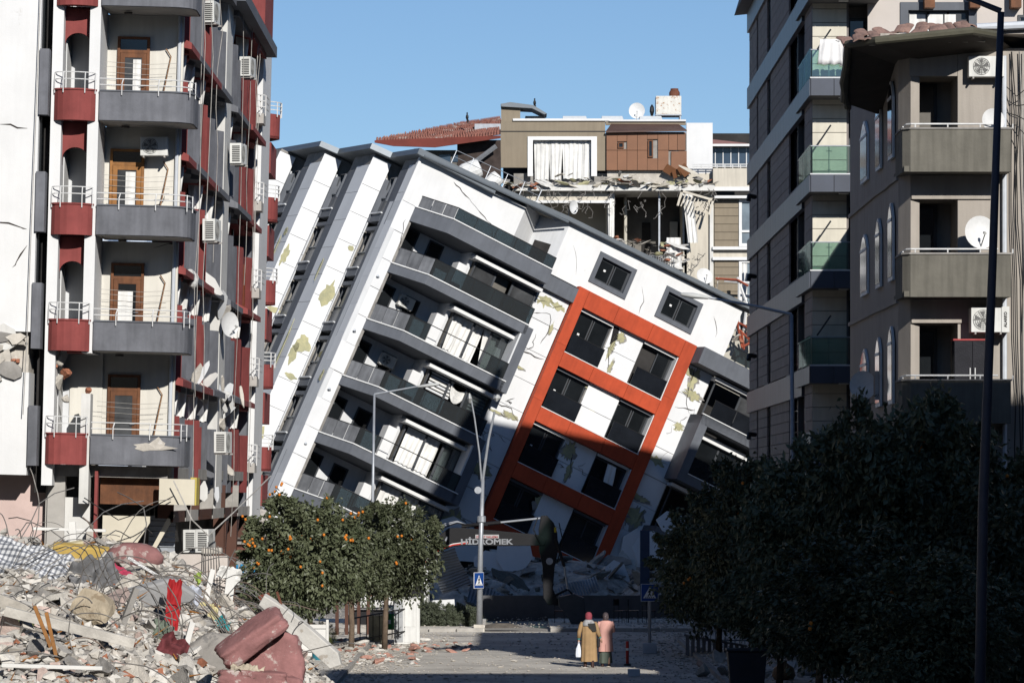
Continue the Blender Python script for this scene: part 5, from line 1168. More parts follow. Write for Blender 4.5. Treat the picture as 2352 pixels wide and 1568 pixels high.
for j in range(13):
    f = j/13
    for i in range(44):
        g_ = i/44; xl = tx(868)+(tx(1072)-tx(868))*f; xr = tx(1150); x = xl+(xr-xl)*g_
        zf = (tz(331) if g_ < .5 else tz(331)+(tz(315)-tz(331))*(g_-.5)*2)
        zb2 = tz(275)+(tz(262)-tz(275))*g_; y = -1.15+4.3*f; z = zf+(zb2-zf)*f+.04
        if rt.random() < .05: continue
        c = Vector((x, y, z)); dx = rt.uniform(-.03,.03); k = (xr-xl)/44*.45; ro = rt.uniform(-.15,.15) if rt.random() < .3 else 0
        tl.add([c+Vector((-k,0,0)), c+Vector((-k*.5,ro*.2,.07+ro*.2)), c+Vector((k*.5,0,.07+ro*.3)), c+Vector((k,0,0)), c+Vector((-k,.36,.20)), c+Vector((-k*.5,.36,.27)), c+Vector((k*.5,.36,.27)), c+Vector((k,.36,.20))], [(0,1,5,4),(1,2,6,5),(2,3,7,6),(0,3,2,1)])
o = tl.build('roof_tiles', TILER, TH); o['kind'] = 'stuff'
for i in range(12): MB().tube([(tx(1075+i*6.3),3.1,tz(274-i*.9)),(tx(1081+i*6.3),3.1,tz(273-i*.9))], .09, 6).build('ridge_tile', TILER, TH)
for (a, b, c, d) in ((1008,356,1035,375),(1040,356,1052,372)): MB().box(tx(a), tx(c), -.06, -.02, tz(d), tz(b)).build('window', BLUEG, TH)
MB().tube([(tx(1090),-.6,tz(375)),(tx(1140),-.7,tz(338))], .12, 4).build('fallen_beam', STEEL, TH); MB().box(tx(1090),tx(1150),.4,1.0,tz(300),tz(283)).build('dormer_window', STEEL, TH)
# small tiled roof piece behind the chimney
o = MB(); 
for i in range(10): o.tube([(tx(1200+i*6),9.5,tz(243+i*3.0)),(tx(1206+i*6),9.5,tz(246+i*3.0))], .11, 6)
o.build('ridge_tile', TILER, TH)
# ======================= lamps and signs =======================
def lamp(label, base, pole_pts, arms, r=.08, col=STEEL, collar=None):
    t = thing('street_lamp', label, 'street lamp', Matrix.Translation(base))
    MB().tube(pole_pts, r, 12, r*.55).build('pole', col, t, smooth=True)
    MB().box(-.2,.2,-.2,.2,0,.12).build('base_plate', CONC, t)
    if collar: MB().lathe([(r*1.0,-.12),(r*1.35,-.10),(r*1.35,.10),(r*1.0,.12)], 12, (collar[0],0,collar[1])).build('collar', col, t)
    for a, hd, ang, ln in arms:
        MB().tube(a, r*.5, 8, r*.38).build('arm', col, t)
        h_ = MB(); h_.loft([(0,0,-.0,.01,.02),(.0,0,.08,.05,.07),(.0,.01,.45*ln,.085,.13),(0,0,.72*ln,.06,.10),(0,0,.80*ln,.01,.02)], 12)
        h_ = h_.build('lamp_head', pm('lamp_head_paint', (.50,.51,.50), .5, .08, 3, .03), t, smooth=True)
        h_.matrix_local = Matrix.Translation(hd) @ Matrix.Rotation(ang[2], 4, 'Z') @ Matrix.Rotation(ang[0], 4, 'Y') @ Matrix.Rotation(ang[1], 4, 'Z')
    return t
# left pole at the crossing, with two arms bending apart
D1 = 145.6; s1 = F_V/D1; b1 = P(1101, 1447, D1); b1.z = .13
q = lambda v, y, dy=0: tuple(P(v, y, D1) - b1 + Vector((0, dy, 0)))
t = lamp('leaning grey street lamp with two thin arms beside the left hedge', b1, [(0,0,0), q(1104,1250), q(1109,1100)], [], .115, STEEL, (0.08, 3.95))
MB().tube([q(1109,1100), q(1122,1010), q(1136,945)], .055, 8, .04).build('arm', STEEL, t); MB().tube([q(1106,1105), q(1101,1040), q(1090,960), q(1080,905)], .035, 8, .028).build('arm', STEEL, t)
MB().loft([(q(1079,918)[0],0,q(0,925)[2],.05,.1),(q(1079,918)[0],0,q(0,915)[2],.09,.28),(q(1078,918)[0],0,q(0,903)[2],.03,.2)], 10).build('lamp_head', MATS['lamp_head_paint'] if 'lamp_head_paint' in MATS else pm('lamp_head_paint', (.50,.51,.50), .5, .08, 3, .03), t)
MB().loft([(q(1141,918)[0],0,q(0,922)[2],.04,.2),(q(1142,918)[0],0,q(0,914)[2],.16,.3),(q(1143,918)[0],0,q(0,906)[2],.05,.2)], 10).build('lamp_head', MATS['lamp_head_paint'], t)
MB().lathe([(.01,-.02),(.13,-.02),(.13,.02),(.01,.02)], 18, M=Matrix.Translation(Vector(q(1098,1125))+Vector((0,-.15,0))) @ Matrix.Rotation(PI/2,4,'X')).build('round_plate', STEEL, t)
# second lamp, far left, arm to the right
D2 = 168.0; b2 = P(852, 1405, D2); b2.z = 0; q = lambda v, y: tuple(P(v, y, D2) - b2)
top2 = q(860, 905)
lamp('thin grey street lamp rising behind the orange trees with its arm to the right', b2, [(0,0,0), top2], [([top2, q(900,898), q(965,886)], Vector(q(957,888)), (PI/2-.12,0,0), 1.25)], .085)
# third, right side, long arm to the left
D3 = 118.0; b3 = P(1824, 1525, D3); b3.z = .115; q = lambda v, y: tuple(P(v, y, D3) - b3)
lamp('grey street lamp before the stone building with a long arm reaching left', b3, [(0,0,0), q(1818, 722)], [([q(1818,722), q(1740,704), q(1620,682)], Vector(q(1632,684)), (-PI/2+.12,0,0), 1.15)], .095)
# fourth, close to the viewer, tall; its shade is put into a dark blue colour
D4 = 56.0; b4 = Vector(((2245-CXV)*D4/F_V, D4, .115)); q = lambda v, y: tuple(P(v, y, D4) - b4)
lamp('tall dark leaning lamp pole in front of the beige balconies', b4, [(0,0,0), q(2258,1160), q(2280,600), q(2299,28)], [([q(2299,26), q(2250,6), q(2190,-16), q(2040,-60)], Vector(q(2050,-58)), (-PI/2,0,0), 1.1)], .085, pm('shaded_pole_blue', (.05,.06,.09), .5, .1, 3, .03))
SIGNB = pm('blue_sign', (.012,.06,.26), .45, .10, 3, 0); SIGNW = pm('sign_white', (.75,.76,.78), .5, .05)
def crossing_sign(parent, w_, h_, y, M):
    p_ = MB().box(-w_/2, w_/2, y, y+.02, -h_/2, h_/2).build('sign_panel', SIGNW, parent, M=M)
    MB().box(-w_*.475, w_*.475, y-.004, y, -h_*.475, h_*.475).build('blue_field', SIGNB, p_)
    MB().prism([(-w_*.38,-h_*.32),(w_*.38,-h_*.32),(0,h_*.33)], y-.008, y-.004, 'y').build('white_triangle', SIGNW, p_)
    f = MB(); k = w_; g = h_
    f.prism([(-.035*k,.14*g),(.03*k,.14*g),(.035*k,.20*g),(-.01*k,.23*g),(-.04*k,.19*g)], y-.012, y-.008, 'y')        # head
    f.prism([(-.05*k,.12*g),(.05*k,.13*g),(.09*k,.0*g),(.06*k,-.01*g),(.03*k,.05*g),(.03*k,-.06*g),(.11*k,-.22*g),(.06*k,-.22*g),(.0,-.10*g),(-.06*k,-.22*g),(-.12*k,-.21*g),(-.03*k,-.04*g),(-.04*k,.04*g),(-.08*k,-.02*g),(-.11*k,.0)], y-.012, y-.008, 'y')
    f.build('walking_figure', BLACK, p_)
    for i in range(5): MB().prism([(-.27*k+.12*k*i,-.30*g),(-.215*k+.12*k*i,-.30*g),(-.17*k+.10*k*i,-.245*g),(-.21*k+.10*k*i,-.245*g)], y-.012, y-.008, 'y').build('stripe', BLACK, p_)
D5 = 126.0; b5 = P(1492, 1500, D5); b5.z = 0
t = thing('crossing_sign', 'blue square pedestrian crossing sign on a thin post right of the two women', 'road sign', Matrix.Translation(b5))
for x in (-.035,.035): MB().tube([(x,0,.3),(x,0,2.05)], .018, 8).build('post', STEEL, t)
zc = P(0,1360,D5).z
MB().box(-.045,.045,-.02,.02,.3,zc+.2).build('post', STEEL, t) if False else None
crossing_sign(t, .55, .55, -.05, Matrix.Translation((0,0,zc))); t.children[0].scale = (1,1,1)
MB().tube([(0,0,.3),(0,0,zc-.2)], .03, 8).build('post', STEEL, t)
MB().box(-.22,.22,-.2,.2,0,.34).build('concrete_foot', pm('pale_block', (.55,.57,.60), .8, .1), t, bevel=.03)
t = thing('crossing_sign', 'small blue pedestrian crossing sign clamped to the leaning lamp beside the hedge', 'road sign', Matrix.Translation(P(1098, 1332, D1-.25)) @ Matrix.Rotation(math.radians(52), 4, 'Z'))
crossing_sign(t, .56, .58, -.04, Matrix.Identity(4)); MB().box(-.05,.25,-.0,.05,-.2,-.14).build('clamp', STEEL, t)

# ======================= orange trees =======================
LEAF = pm('orange_tree_leaf', (.105,.116,.068), .42, .40, 2.2, 0, spec=.35, col2=(.045,.058,.028)); LEAFL = pm('young_leaf', (.10,.13,.04), .5, .3, 3, 0)
BARK = pm('grey_brown_bark', (.17,.125,.09), .95, .25, 6, .6, 30, streak=.3)
FRUIT = pm('orange_fruit', (.60,.19,.02), .5, .08, 5, .05)
def crown_mesh(name, seed, nclump=330, leaves=62, ls=.092, mat=LEAF, shape=None):
    r = random.Random(seed); mb = MB(); V = mb.v; Fc = mb.f; tips = []
    lobes = [(Vector((0,0,0)), 1.0)] + [(Vector((r.uniform(-.55,.55), r.uniform(-.55,.55), r.uniform(-.45,.5))), r.uniform(.45,.62)) for _ in range(9)]
    cl = []
    for i in range(nclump):
        L, s = r.choice(lobes); d = Vector((r.gauss(0,1), r.gauss(0,1), r.gauss(0,1))).normalized()
        k = r.uniform(.45, 1.0)**.5; c = L + d*s*k*(.62 if s == 1.0 else 1.0)
        if L.length == 0: c = d*k*.95*(1+.38*mnoise.noise(d*2.1+Vector((seed,0,0))))
        cl.append((c, d, r.uniform(.12,.24)))
    for i in range(26):
        d = Vector((r.gauss(0,1), r.gauss(0,1), abs(r.gauss(0,.9)))).normalized()
        for q_ in range(3): cl.append((d*(.95+.07*q_), d, .07))
    for i in range(60):
        d = Vector((r.gauss(0,1), r.gauss(0,1), r.gauss(0,1))).normalized(); cl.append((d*r.uniform(.1,.75), d, .30))
    for c, d, cs in cl:
        out = (c.normalized()*.6 + d*.4)
        tips.append(c+out*cs*.8)
        for j in range(leaves):
            p = c + Vector((r.gauss(0,1), r.gauss(0,1), r.gauss(0,1)))*cs*.5
            ax = (out*.5 + Vector((r.uniform(-1,1), r.uniform(-1,1), r.uniform(-1.3,.35)))).normalized()
            sd = ax.cross(Vector((r.uniform(-1,1), r.uniform(-1,1), r.uniform(-1,1))))
            if sd.length < .05: continue
            sd.normalize(); nr = ax.cross(sd); l = ls*r.uniform(.6,1.25); w_ = l*.26
            n = len(V); V += [tuple(p), tuple(p+ax*l*.5+sd*w_+nr*w_*.35), tuple(p+ax*l), tuple(p+ax*l*.5-sd*w_+nr*w_*.35), tuple(p+ax*l*.5-nr*w_*.1)]
            Fc += [(n, n+1, n+2, n+4), (n, n+4, n+2, n+3)]
    me = bpy.data.meshes.new(name); me.from_pydata(V, [], Fc); me.materials.append(mat); me.update(); return me, tips
CR = [crown_mesh('crown', 100+i) for i in range(3)]
def tree(label, x, y, hc, rx_c, rz_c, ci, trunk_h, group, fruit=0, lean=0.0, rot=0, cat='tree', name='orange_tree', fseed=0, dens=None):
    t = thing(name, label, cat, Matrix.Translation((x, y, 0)), group)
    me, tips = CR[ci]
    M = Matrix.Translation((lean, 0, hc)) @ Matrix.Rotation(rot, 4, 'Z') @ Matrix.Diagonal((rx_c, rx_c, rz_c, 1))
    o = obj('crown', me, t, M)
    pts_ = [(0,0,0),(.03,.02,trunk_h*.4),(lean*.3-.03,0,trunk_h*.75),(lean*.5,0,trunk_h)]
    MB().tube(pts_, .10, 9, .065).build('trunk', BARK, t, smooth=True)
    rr = random.Random(fseed+ci)
    for k in range(6):
        a = rr.uniform(0, 2*PI); e = Vector((lean+rx_c*.6*math.cos(a), rx_c*.6*math.sin(a), hc+rr.uniform(-.3,.5)*rz_c)); s_ = Vector(pts_[-1])
        MB().tube([s_-Vector((0,0,.1)), s_.lerp(e,.5)+Vector((0,0,-.1)), e], .045, 6, .015).build('branch', BARK, t)
    if fruit:
        fm = MB(); fm.lathe([(.003,-.045),(.03,-.036),(.045,0),(.03,.036),(.003,.045)], 8); fm = fm.mesh('orange', FRUIT, True)
        ft = [M @ p for p in tips]; ft = [p for p in ft if p.y < .15 and p.z > hc-rz_c*.45]; rr.shuffle(ft)
        ft2 = []
        for p in ft[:max(3, fruit//2)]:
            ft2.append(p)
            for q_ in range(rr.choice((0,0,1,1,2))): ft2.append(p+Vector((rr.uniform(-.16,.16), rr.uniform(-.08,.05), rr.uniform(-.12,.12))))
        for p in ft2:
            d = Vector(((p.x-lean)/rx_c, p.y/rx_c, (p.z-hc)/rz_c)).normalized(); f_ = obj('orange', fm, t); f_.location = p + Vector((d.x*rx_c, d.y*rx_c, d.z*rz_c))*.12 + Vector((0,-.13,0)); 
    return t
def tree_v(label, vx, vy_base, cx, ct, cb, cwid, ci, group, **k):
    D = gD(vy_base); s_ = F_V/D; x = (vx-CXV)/s_
    zc = CAMZ+(HYV-(ct+cb)/2)/s_; return tree(label, x, D, zc, cwid/2/s_, (cb-ct)/2/s_, ci, zc-(cb-ct)/2/s_*.45, group, lean=(cx-vx)/s_, **k)
G1 = 'orange trees on the left pavement'
tree_v('leftmost orange tree, its big round crown full of ripe oranges', 712, 1512, 698, 1140, 1412, 262, 0, G1, fruit=84, fseed=3)
tree_v('second orange tree, leafy and nearly bare of fruit, beside the white cabinet', 883, 1492, 905, 1160, 1382, 215, 1, G1, fruit=22, fseed=8)
tree_v('thin orange tree between the two larger ones, near the iron fence', 806, 1500, 812, 1210, 1390, 165, 2, G1, fruit=7, fseed=5)
tree_v('low orange tree at the back left whose crown hangs beside the fallen awning', 655, 1480, 640, 1225, 1420, 160, 1, G1, fruit=8, rot=2.0, fseed=12)
G2 = 'dark trees on the right pavement'
for (lab, vx, D, cx, ct, cb, wd, ci, rt_, fr) in (
    ('leftmost dark tree on the right pavement, sunlight catching its left edge', 1650, 124, 1640, 1170, 1430, 240, 0, 1.0, 5),
    ('dark tree under the foot of the stone building', 1725, 116, 1705, 1085, 1400, 230, 1, 2.4, 3),
    ('dark tree in front of the stone building, right of the long-armed lamp', 1880, 95, 1900, 1040, 1470, 330, 2, .4, 5),
    ('tallest dark tree, before the lowest concrete balcony', 2060, 93, 2065, 935, 1440, 370, 0, 3.0, 4),
    ('dark tree behind the tall leaning lamp pole', 2190, 92.5, 2185, 1010, 1500, 360, 1, 4.0, 3),
    ('lowest dark tree in the near right corner', 1990, 87, 1960, 1240, 1560, 360, 2, 5.2, 4),
    ('dark tree at the right edge of the street', 2320, 90.5, 2320, 1110, 1560, 330, 0, 5.5, 2),
    ('dark tree low between the lamp pole and the near corner tree', 2150, 85, 2140, 1300, 1610, 340, 1, .2, 2),
    ('small dark tree filling the gap behind the fence', 1790, 104, 1780, 1250, 1500, 230, 2, 1.9, 2)):
    s_ = F_V/D; zc = CAMZ+(HYV-(ct+cb)/2)/s_
    tree(lab, (vx-CXV)/s_, D, zc, wd/2/s_*1.12, (cb-ct)/2/s_*1.10, ci, zc-(cb-ct)/2/s_*.45, G2, fr, (cx-vx)/s_, rt_, fseed=int(D))
# hedges: clipped yellow-green bush and the loose grey-green one
HB1 = crown_mesh('foliage', 300, 240, 60, .035, pm('yellow_green_hedge_leaf', (.13,.15,.030), .6, .35, 3, 0, col2=(.06,.08,.02)))[0]
t = thing('hedge', 'clipped yellow-green hedge behind the white bed frame', 'hedge', Matrix.Translation(((712-CXV)/(F_V/128), 128, .42)))
for i, (x, s_) in enumerate(((-.55,.42),(-.1,.48),(.35,.5))): o = obj('foliage', HB1, t); o.location = (x, .1*i, 0); o.scale = (.42,.5,.48*s_/.48); o.rotation_euler = (0,0,i*2)
HB2 = crown_mesh('foliage', 301, 240, 44, .10, pm('grey_green_leaf', (.10,.115,.075), .5, .35, 3, 0, col2=(.05,.06,.04)))[0]
DH = 147.5; sH = F_V/DH
t = thing('shrub', 'dusty grey-green shrub row between the cabinet and the leaning lamp', 'shrub', Matrix.Translation(((1022-CXV)/sH, DH, .13)))
for i, x in enumerate((-.75,-.2,.35,.8)): o = obj('foliage', HB2, t); o.location = (x, .1*(i % 2), .45-.04*i); o.scale = (.5,.5,.55-.05*i); o.rotation_euler = (0,0,i*1.3)
# cabinet, bin, fence
Dc = 133.8; sc = F_V/Dc; t = thing('utility_cabinet', 'white electrical cabinet with two doors standing on the pavement', 'cabinet', Matrix.Translation(((905-CXV)/sc, Dc, 0)))
CABW = pm('cabinet_white', (.72,.72,.70), .6, .06, 2, .03, streak=.15)
MB().box(0, .86, 0, .5, 0, 1.52).build('casing', CABW, t, bevel=.015); MB().box(.02,.30,-.012,0,.06,1.46).build('grey_door', pm('cabinet_grey', (.38,.39,.40), .6, .08, 2, .03), t)
for (a, b) in ((.06,.55),(.58,1.47)): MB().box(.34,.72,-.014,0,a,b).build('door', CABW, t)
MB().box(.755,.85,-.012,0,.05,1.47).build('side_strip', CABW, t); MB().box(-.03,.89,-.03,.53,1.52,1.56).build('lid', CABW, t)
for k in range(6): MB().box(.06,.26,-.02,-.012,.9+.05*k,.925+.05*k).build('louvre', STEEL, t)
Db = 135.5; sbn = F_V/Db; t = thing('litter_bin', 'green litter bin beside the white cabinet', 'bin', Matrix.Translation(((897-CXV)/sbn, Db, 0)))
GRN = pm('bin_green', (.015,.26,.07), .5, .10, 2, .03)
MB().lathe([(.02,.42),(.14,.42),(.165,.55),(.17,.92),(.15,.98),(.02,1.0)], 16).build('body', GRN, t, smooth=False); MB().tube([(.17,.05,0),(.17,.05,1.1)], .025, 8).build('post', STEEL, t)
MB().lathe([(.03,.98),(.16,.97),(.12,1.05),(.02,1.09)], 14).build('lid', STEEL, t); MB().box(-.07,.02,-.178,-.165,.62,.76).build('label_plate', FRAME_W, t)
Df = 131.0; sf = F_V/Df
t = thing('iron_fence', 'black iron fence rising up steps beside the thin orange tree', 'fence', Matrix.Translation(((812-CXV)/sf, Df, 0)))
for i in range(10): x = i*.20; MB().tube([(x,i*.35,.1+.02*i),(x,i*.35,.95+.03*i)], .016, 5).build('bar', BLACK, t)
for h in (.2,.95): MB().tube([(0,0,h),(1.8,3.15,h+.25)], .025, 6).build('rail', BLACK, t)
MB().box(-.09,.0,-.05,.05,0,1.35).build('post', BLACK, t)
MB().box(1.05,1.85,1.0,1.1,.15,1.05).build('stone_post', pm('mottled_stone', (.36,.34,.24), .9, .3, 3, .3), t) if False else None
o = MB().box(0,.62,0,.3,0,.98).build('gate_pillar', pm('mottled_stone', (.40,.38,.28), .9, .28, 3, .3), None); o.matrix_world = Matrix.Translation(((842-CXV)/sf, Df+1.8, 0)); tag(o, 'squat rounded stone pillar between the fence and the green bin', 'pillar')
for i, (v, y) in enumerate(((812,1335),(856,1335))):
    for_ = P(v, y+20, 136+i); t = thing('garden_lantern', ['small lantern on a brown post next to the iron fence','small lantern on a post left of the white cabinet'][i], 'lantern', Matrix.Translation((for_.x, for_.y, 0)))
    z0 = for_.z; MB().tube([(0,0,0),(0,0,z0)], .03, 8).build('post', BROWN if i == 0 else BLACK, t); MB().lathe([(.06,0),(.10,.18),(.09,.20),(.12,.22),(.02,.36)], 6, (0,0,z0)).build('lantern_head', pm('frosted_lantern', (.55,.50,.42), .5), t)
for i in range(4): 
    o = MB().box(0,.12,0,.12,0,2.6).build('timber_post', BROWN, None); o.matrix_world = Matrix.Translation(((770+i*22+(i > 1)*6-CXV)/(F_V/142), 142, 0)); tag(o, ['brown timber post, leftmost of four under the orange trees','second brown timber post from the left under the orange trees','third brown timber post from the left under the orange trees','rightmost of the four brown timber posts under the orange trees'][i], 'post', 'timber posts')
o = MB().box(0,1.05,0,.08,0,.95).build('board', pm('white_board', (.66,.67,.68), .8, .08), None); o.matrix_world = Matrix.Translation(P(983, 1442, 152)+Vector((0,0,.1))) @ Matrix.Rotation(-.05,4,'Y'); tag(o, 'blank whitish board standing behind the shrub row', 'board')
# gas cylinder, bed frame
Dg = 118.8; sg = F_V/Dg; t = thing('gas_cylinder', 'teal blue gas cylinder standing at the foot of the leftmost orange tree', 'gas cylinder', Matrix.Translation(((735-CXV)/sg, Dg, 0)))
TEAL = pm('teal_paint', (.03,.20,.26), .35, .15, 3, .04, spec=.5, blotch=((.12,.09,.07), 4, .72))
MB().lathe([(.17,0),(.175,.03),(.225,.09),(.235,.2),(.238,.29),(.23,.30),(.238,.31),(.235,.40),(.20,.48),(.10,.53),(.02,.54)], 24).build('body', TEAL, t, smooth=True)
MB().tube([(.15,0,.50),(.15,0,.68),(.05,.1,.70),(-.15,0,.70),(-.15,0,.50)], .014, 6).build('handle', TEAL, t); MB().lathe([(.03,.53),(.03,.62),(.05,.63),(.05,.67),(.01,.68)], 10).build('valve', pm('brass', (.35,.25,.1), .4, metal=.7), t)
t = thing('bed_frame', 'broken white painted wooden bed frame before the yellow-green hedge', 'bed frame', Matrix.Translation(((676-CXV)/75.5, 121.5, 0)) @ Matrix.Rotation(-.10,4,'Z'))
WPAINT = pm('chipped_white_paint', (.70,.69,.66), .7, .08, 2, .1, blotch=((.30,.18,.10), 5, .70))
for x, h in ((0,1.35),(.98,1.22)): MB().box(x, x+.08, 0, .08, 0, h).build('leg', WPAINT, t, bevel=.01)
MB().box(.08,.98,.02,.06,.95,1.07).build('rail', WPAINT, t); MB().box(.08,.98,.03,.05,.25,.93).build('panel', WPAINT, t); MB().box(.08,.98,.02,.06,.12,.22).build('rail', WPAINT, t)
# ======================= rubble heap in the near left =======================
SIL = [(-250,1225),(0,1232),(100,1258),(250,1246),(400,1262),(470,1312),(560,1385),(620,1425),(680,1500),(760,1575),(860,1660)]
def sil(v):
    for (a, b), (c, d) in zip(SIL, SIL[1:]):
        if a <= v <= c: return b+(d-b)*(v-a)/(c-a)
    return SIL[0][1] if v < SIL[0][0] else 1720
Y0, Y1 = 62.0, 84.0
def heap_z(x, y):
    "height of the heap: front slope from Y0 to a crest at about Y1, then down again"
    v = CXV + x*F_V/Y1
    zc = CAMZ + (HYV - sil(v) - 10)*Y1/F_V
    if y <= Y1: t = max(0, (y-(Y0-14))/(Y1-Y0+14)); base = zc*(1-(1-t)**1.55)
    else: base = zc*max(0, 1-(y-Y1)/9.0)
    n_ = mnoise.noise(Vector((x*.55, y*.45, 1.3)))*.34 + mnoise.noise(Vector((x*1.7, y*1.5, 7)))*.14
    return max(-.3, base + n_*min(1, base/1.0))
HP = tag(bpy.data.objects.new('rubble_heap', None), 'big pale rubble heap of broken concrete filling the lower left corner', 'rubble heap'); COL.objects.link(HP)
nx, ny = 130, 120; vs = []
for j in range(ny+1):
    y = 47+(94-47)*j/ny
    for i in range(nx+1):
        x = -15.5+(15.5-2.2)*i/nx; vs.append((x, y, heap_z(x, y)))
mb = MB(); mb.add(vs, [(j*(nx+1)+i, j*(nx+1)+i+1, (j+1)*(nx+1)+i+1, (j+1)*(nx+1)+i) for j in range(ny) for i in range(nx)])
mb.build('heap_bed', DUST, HP)
hr = random.Random(77)
def spot(v, y_row):
    "surface point of the heap seen at v, y_row (marches along the sight line)"
    d = 48.0
    while d < 92:
        p = P(v, y_row, d)
        if p.z <= heap_z(p.x, p.y): return p
        d += .15
    return None
HM = [CONC, pm('pale_concrete', (.56,.53,.48), .95, .2, 2.5, .6, 14), CONCD, pm('dusty_plaster', (.66,.63,.58), .95, .14, 2.5, .4, 14), pm('pinkish_plaster', (.55,.43,.38), .95, .2, 2.5, .4, 14), CONC]
CHM = [chunk_mesh('concrete_chunk', m, 200+i, .6+.1*(i % 4)) for i, m in enumerate(HM*3)]; SLM = [slab_mesh('broken_slab', m, 230+i, .10+.03*(i % 3)) for i, m in enumerate(HM*2)]
cnt = 0
def put(name, me, p, s, label, cat, group, rot=None, nonu=True):
    o = obj(name, me); o.location = p; o.scale = (s*hr.uniform(.8,1.3), s*hr.uniform(.7,1.1), s*hr.uniform(.7,1.2)) if nonu else (s,s,s)
    o.rotation_euler = rot or (hr.uniform(-.9,.9), hr.uniform(-.7,.7), hr.uniform(0,6.28)); return tag(o, label, cat, group)
for i in range(290):
    v = hr.uniform(-20, 700); y = sil(v)+4+(1575-sil(v))*hr.random()**1.1
    p = spot(v, y)
    if p is None: continue
    big = hr.random()
    s = (.10+.30*big**2)*(1.0 if y > 1320 else .55)
    zn = ('near the crest','halfway up','at the foot')[0 if y < sil(v)+90 else (1 if y < sil(v)+190 else 2)]+' of the heap, '+('at the left edge','left of the yellow foam','below the grey mattress','near the rose sofa')[0 if v < 110 else (1 if v < 240 else (2 if v < 440 else 3))]
    mi = hr.randrange(6); ad = ('dusty tan','pale','dark grey','whitish plaster','pinkish','dusty tan')[mi]
    if hr.random() < .42: put('broken_slab', SLM[mi+6*(i % 2)], p+Vector((0,0,s*.25)), s*1.05, ad+' broken slab '+zn, 'slab', ad+' slabs '+zn, (hr.uniform(-1.1,.9), hr.uniform(-.6,.6), hr.uniform(0,6.28)))
    else: put('concrete_chunk', CHM[mi+6*(i % 3)], p+Vector((0,0,s*.3)), s, ad+' concrete chunk '+zn, 'concrete chunk', ad+' chunks '+zn)
# countless small fragments
ico = []
for k in range(5):
    rr = random.Random(k); ico.append([(rr.uniform(.5,1.1)*math.cos(a)*math.cos(b), rr.uniform(.5,1.1)*math.sin(a)*math.cos(b), rr.uniform(.4,.9)*math.sin(b)) for a, b in ((0,0),(1.57,.0),(3.14,0),(4.71,0),(0,1.57),(0,-1.57))])
octf = [(0,1,4),(1,2,4),(2,3,4),(3,0,4),(1,0,5),(2,1,5),(3,2,5),(0,3,5)]
for gi, m in enumerate((HM[1], HM[3], CONCD, CONC, HM[4], DUST, BRICKR, WOODO)):
    mb = MB(); N = (6500, 5600, 3400, 5000, 1000, 3500, 380, 700)[gi]
    for i in range(N):
        y = 50+(90-50)*hr.random(); v = hr.uniform(-60, 800); x = (v-CXV)*y/F_V
        z = heap_z(x, y)
        if z < .05 and hr.random() < .7: continue
        s = hr.uniform(.025,.10) if hr.random() < .85 else hr.uniform(.1,.17)
        if gi == 7: R3 = Matrix.Translation((x,y,z+.05)) @ Matrix.Rotation(hr.uniform(0,6.28),4,'Z') @ Matrix.Rotation(hr.uniform(-.6,.6),4,'Y') @ Matrix.Diagonal((hr.uniform(.2,.5), .03, .03, 1))
        else: R3 = Matrix.Translation((x,y,z+s*.4)) @ Matrix.Rotation(hr.uniform(0,6.28),4,'Z') @ Matrix.Rotation(hr.uniform(-1,1),4,'X') @ Matrix.Diagonal((s*hr.uniform(.7,1.6), s, s*hr.uniform(.5,1), 1))
        mb.add([R3 @ Vector(p) for p in ico[i % 5]], octf)
    o = mb.build('rubble_fragments', m, HP); o['kind'] = 'stuff'
# twisted reinforcing bars: bundles and loops
def bar(p, d, L, curl, n=14, droop=.0, rr=hr):
    pts_ = [p.copy()]; st = L/n; ax = Vector((rr.uniform(-1,1), rr.uniform(-1,1), rr.uniform(-1,1))).normalized()
    for k in range(n):
        d = (Matrix.Rotation(curl/n, 3, ax) @ d + Vector((rr.uniform(-.12,.12), rr.uniform(-.12,.12), rr.uniform(-.10,.10)-droop))).normalized(); p = p+d*st; pts_.append(p.copy())
    return pts_
BARM = [REBAR, pm('grey_rebar', (.24,.225,.21), .6, .25, 6, .2, 40, metal=.2), pm('rusty_rebar', (.20,.15,.12), .8, .3, 6, .2, 40)]
for gi in range(3):
    mb = MB()
    for i in range((80, 80, 25)[gi]):
        v = hr.uniform(-20, 690); y = sil(v)+(1568-sil(v))*hr.random()**1.4
        if hr.random() < .4: v = hr.gauss(470, 75); y = hr.gauss(1400, 55)
        p = spot(v, max(y, sil(v)+5))
        if p is None: continue
        d = Vector((hr.uniform(-1,1), hr.uniform(-.5,.3), hr.uniform(-.2,.8))).normalized()
        mb.tube(bar(p, d, hr.uniform(.5, 2.3), hr.uniform(-2.6,2.6), 16, .07), hr.choice((.008,.010,.012)), 4, caps=False)
    for c in range(5 if gi == 0 else 2):      # parallel bundles that bend together
        v, y = [(330,1335),(480,1360),(250,1395),(120,1270),(400,1500)][c]; p = spot(v, y)
        if p is None: continue
        base_d = Vector(([1,.9,-.3,1,.3][c], -.2, [.35,.2,.8,.1,.9][c])).normalized(); rr2 = random.Random(c+gi*9)
        for k in range(5):
            q_ = p+Vector((hr.uniform(-.4,.4), hr.uniform(-.3,.3), hr.uniform(-.1,.25))); rs = random.Random(c); pts_ = bar(q_, base_d, 2.8+.2*k, 2.6, 16, .10, rs)
            mb.tube([a+Vector((hr.uniform(-.02,.02),0,hr.uniform(-.02,.02))) for a in pts_], .010, 4, caps=False)
    o = mb.build('rebar_tangle', BARM[gi], HP); o['kind'] = 'stuff'
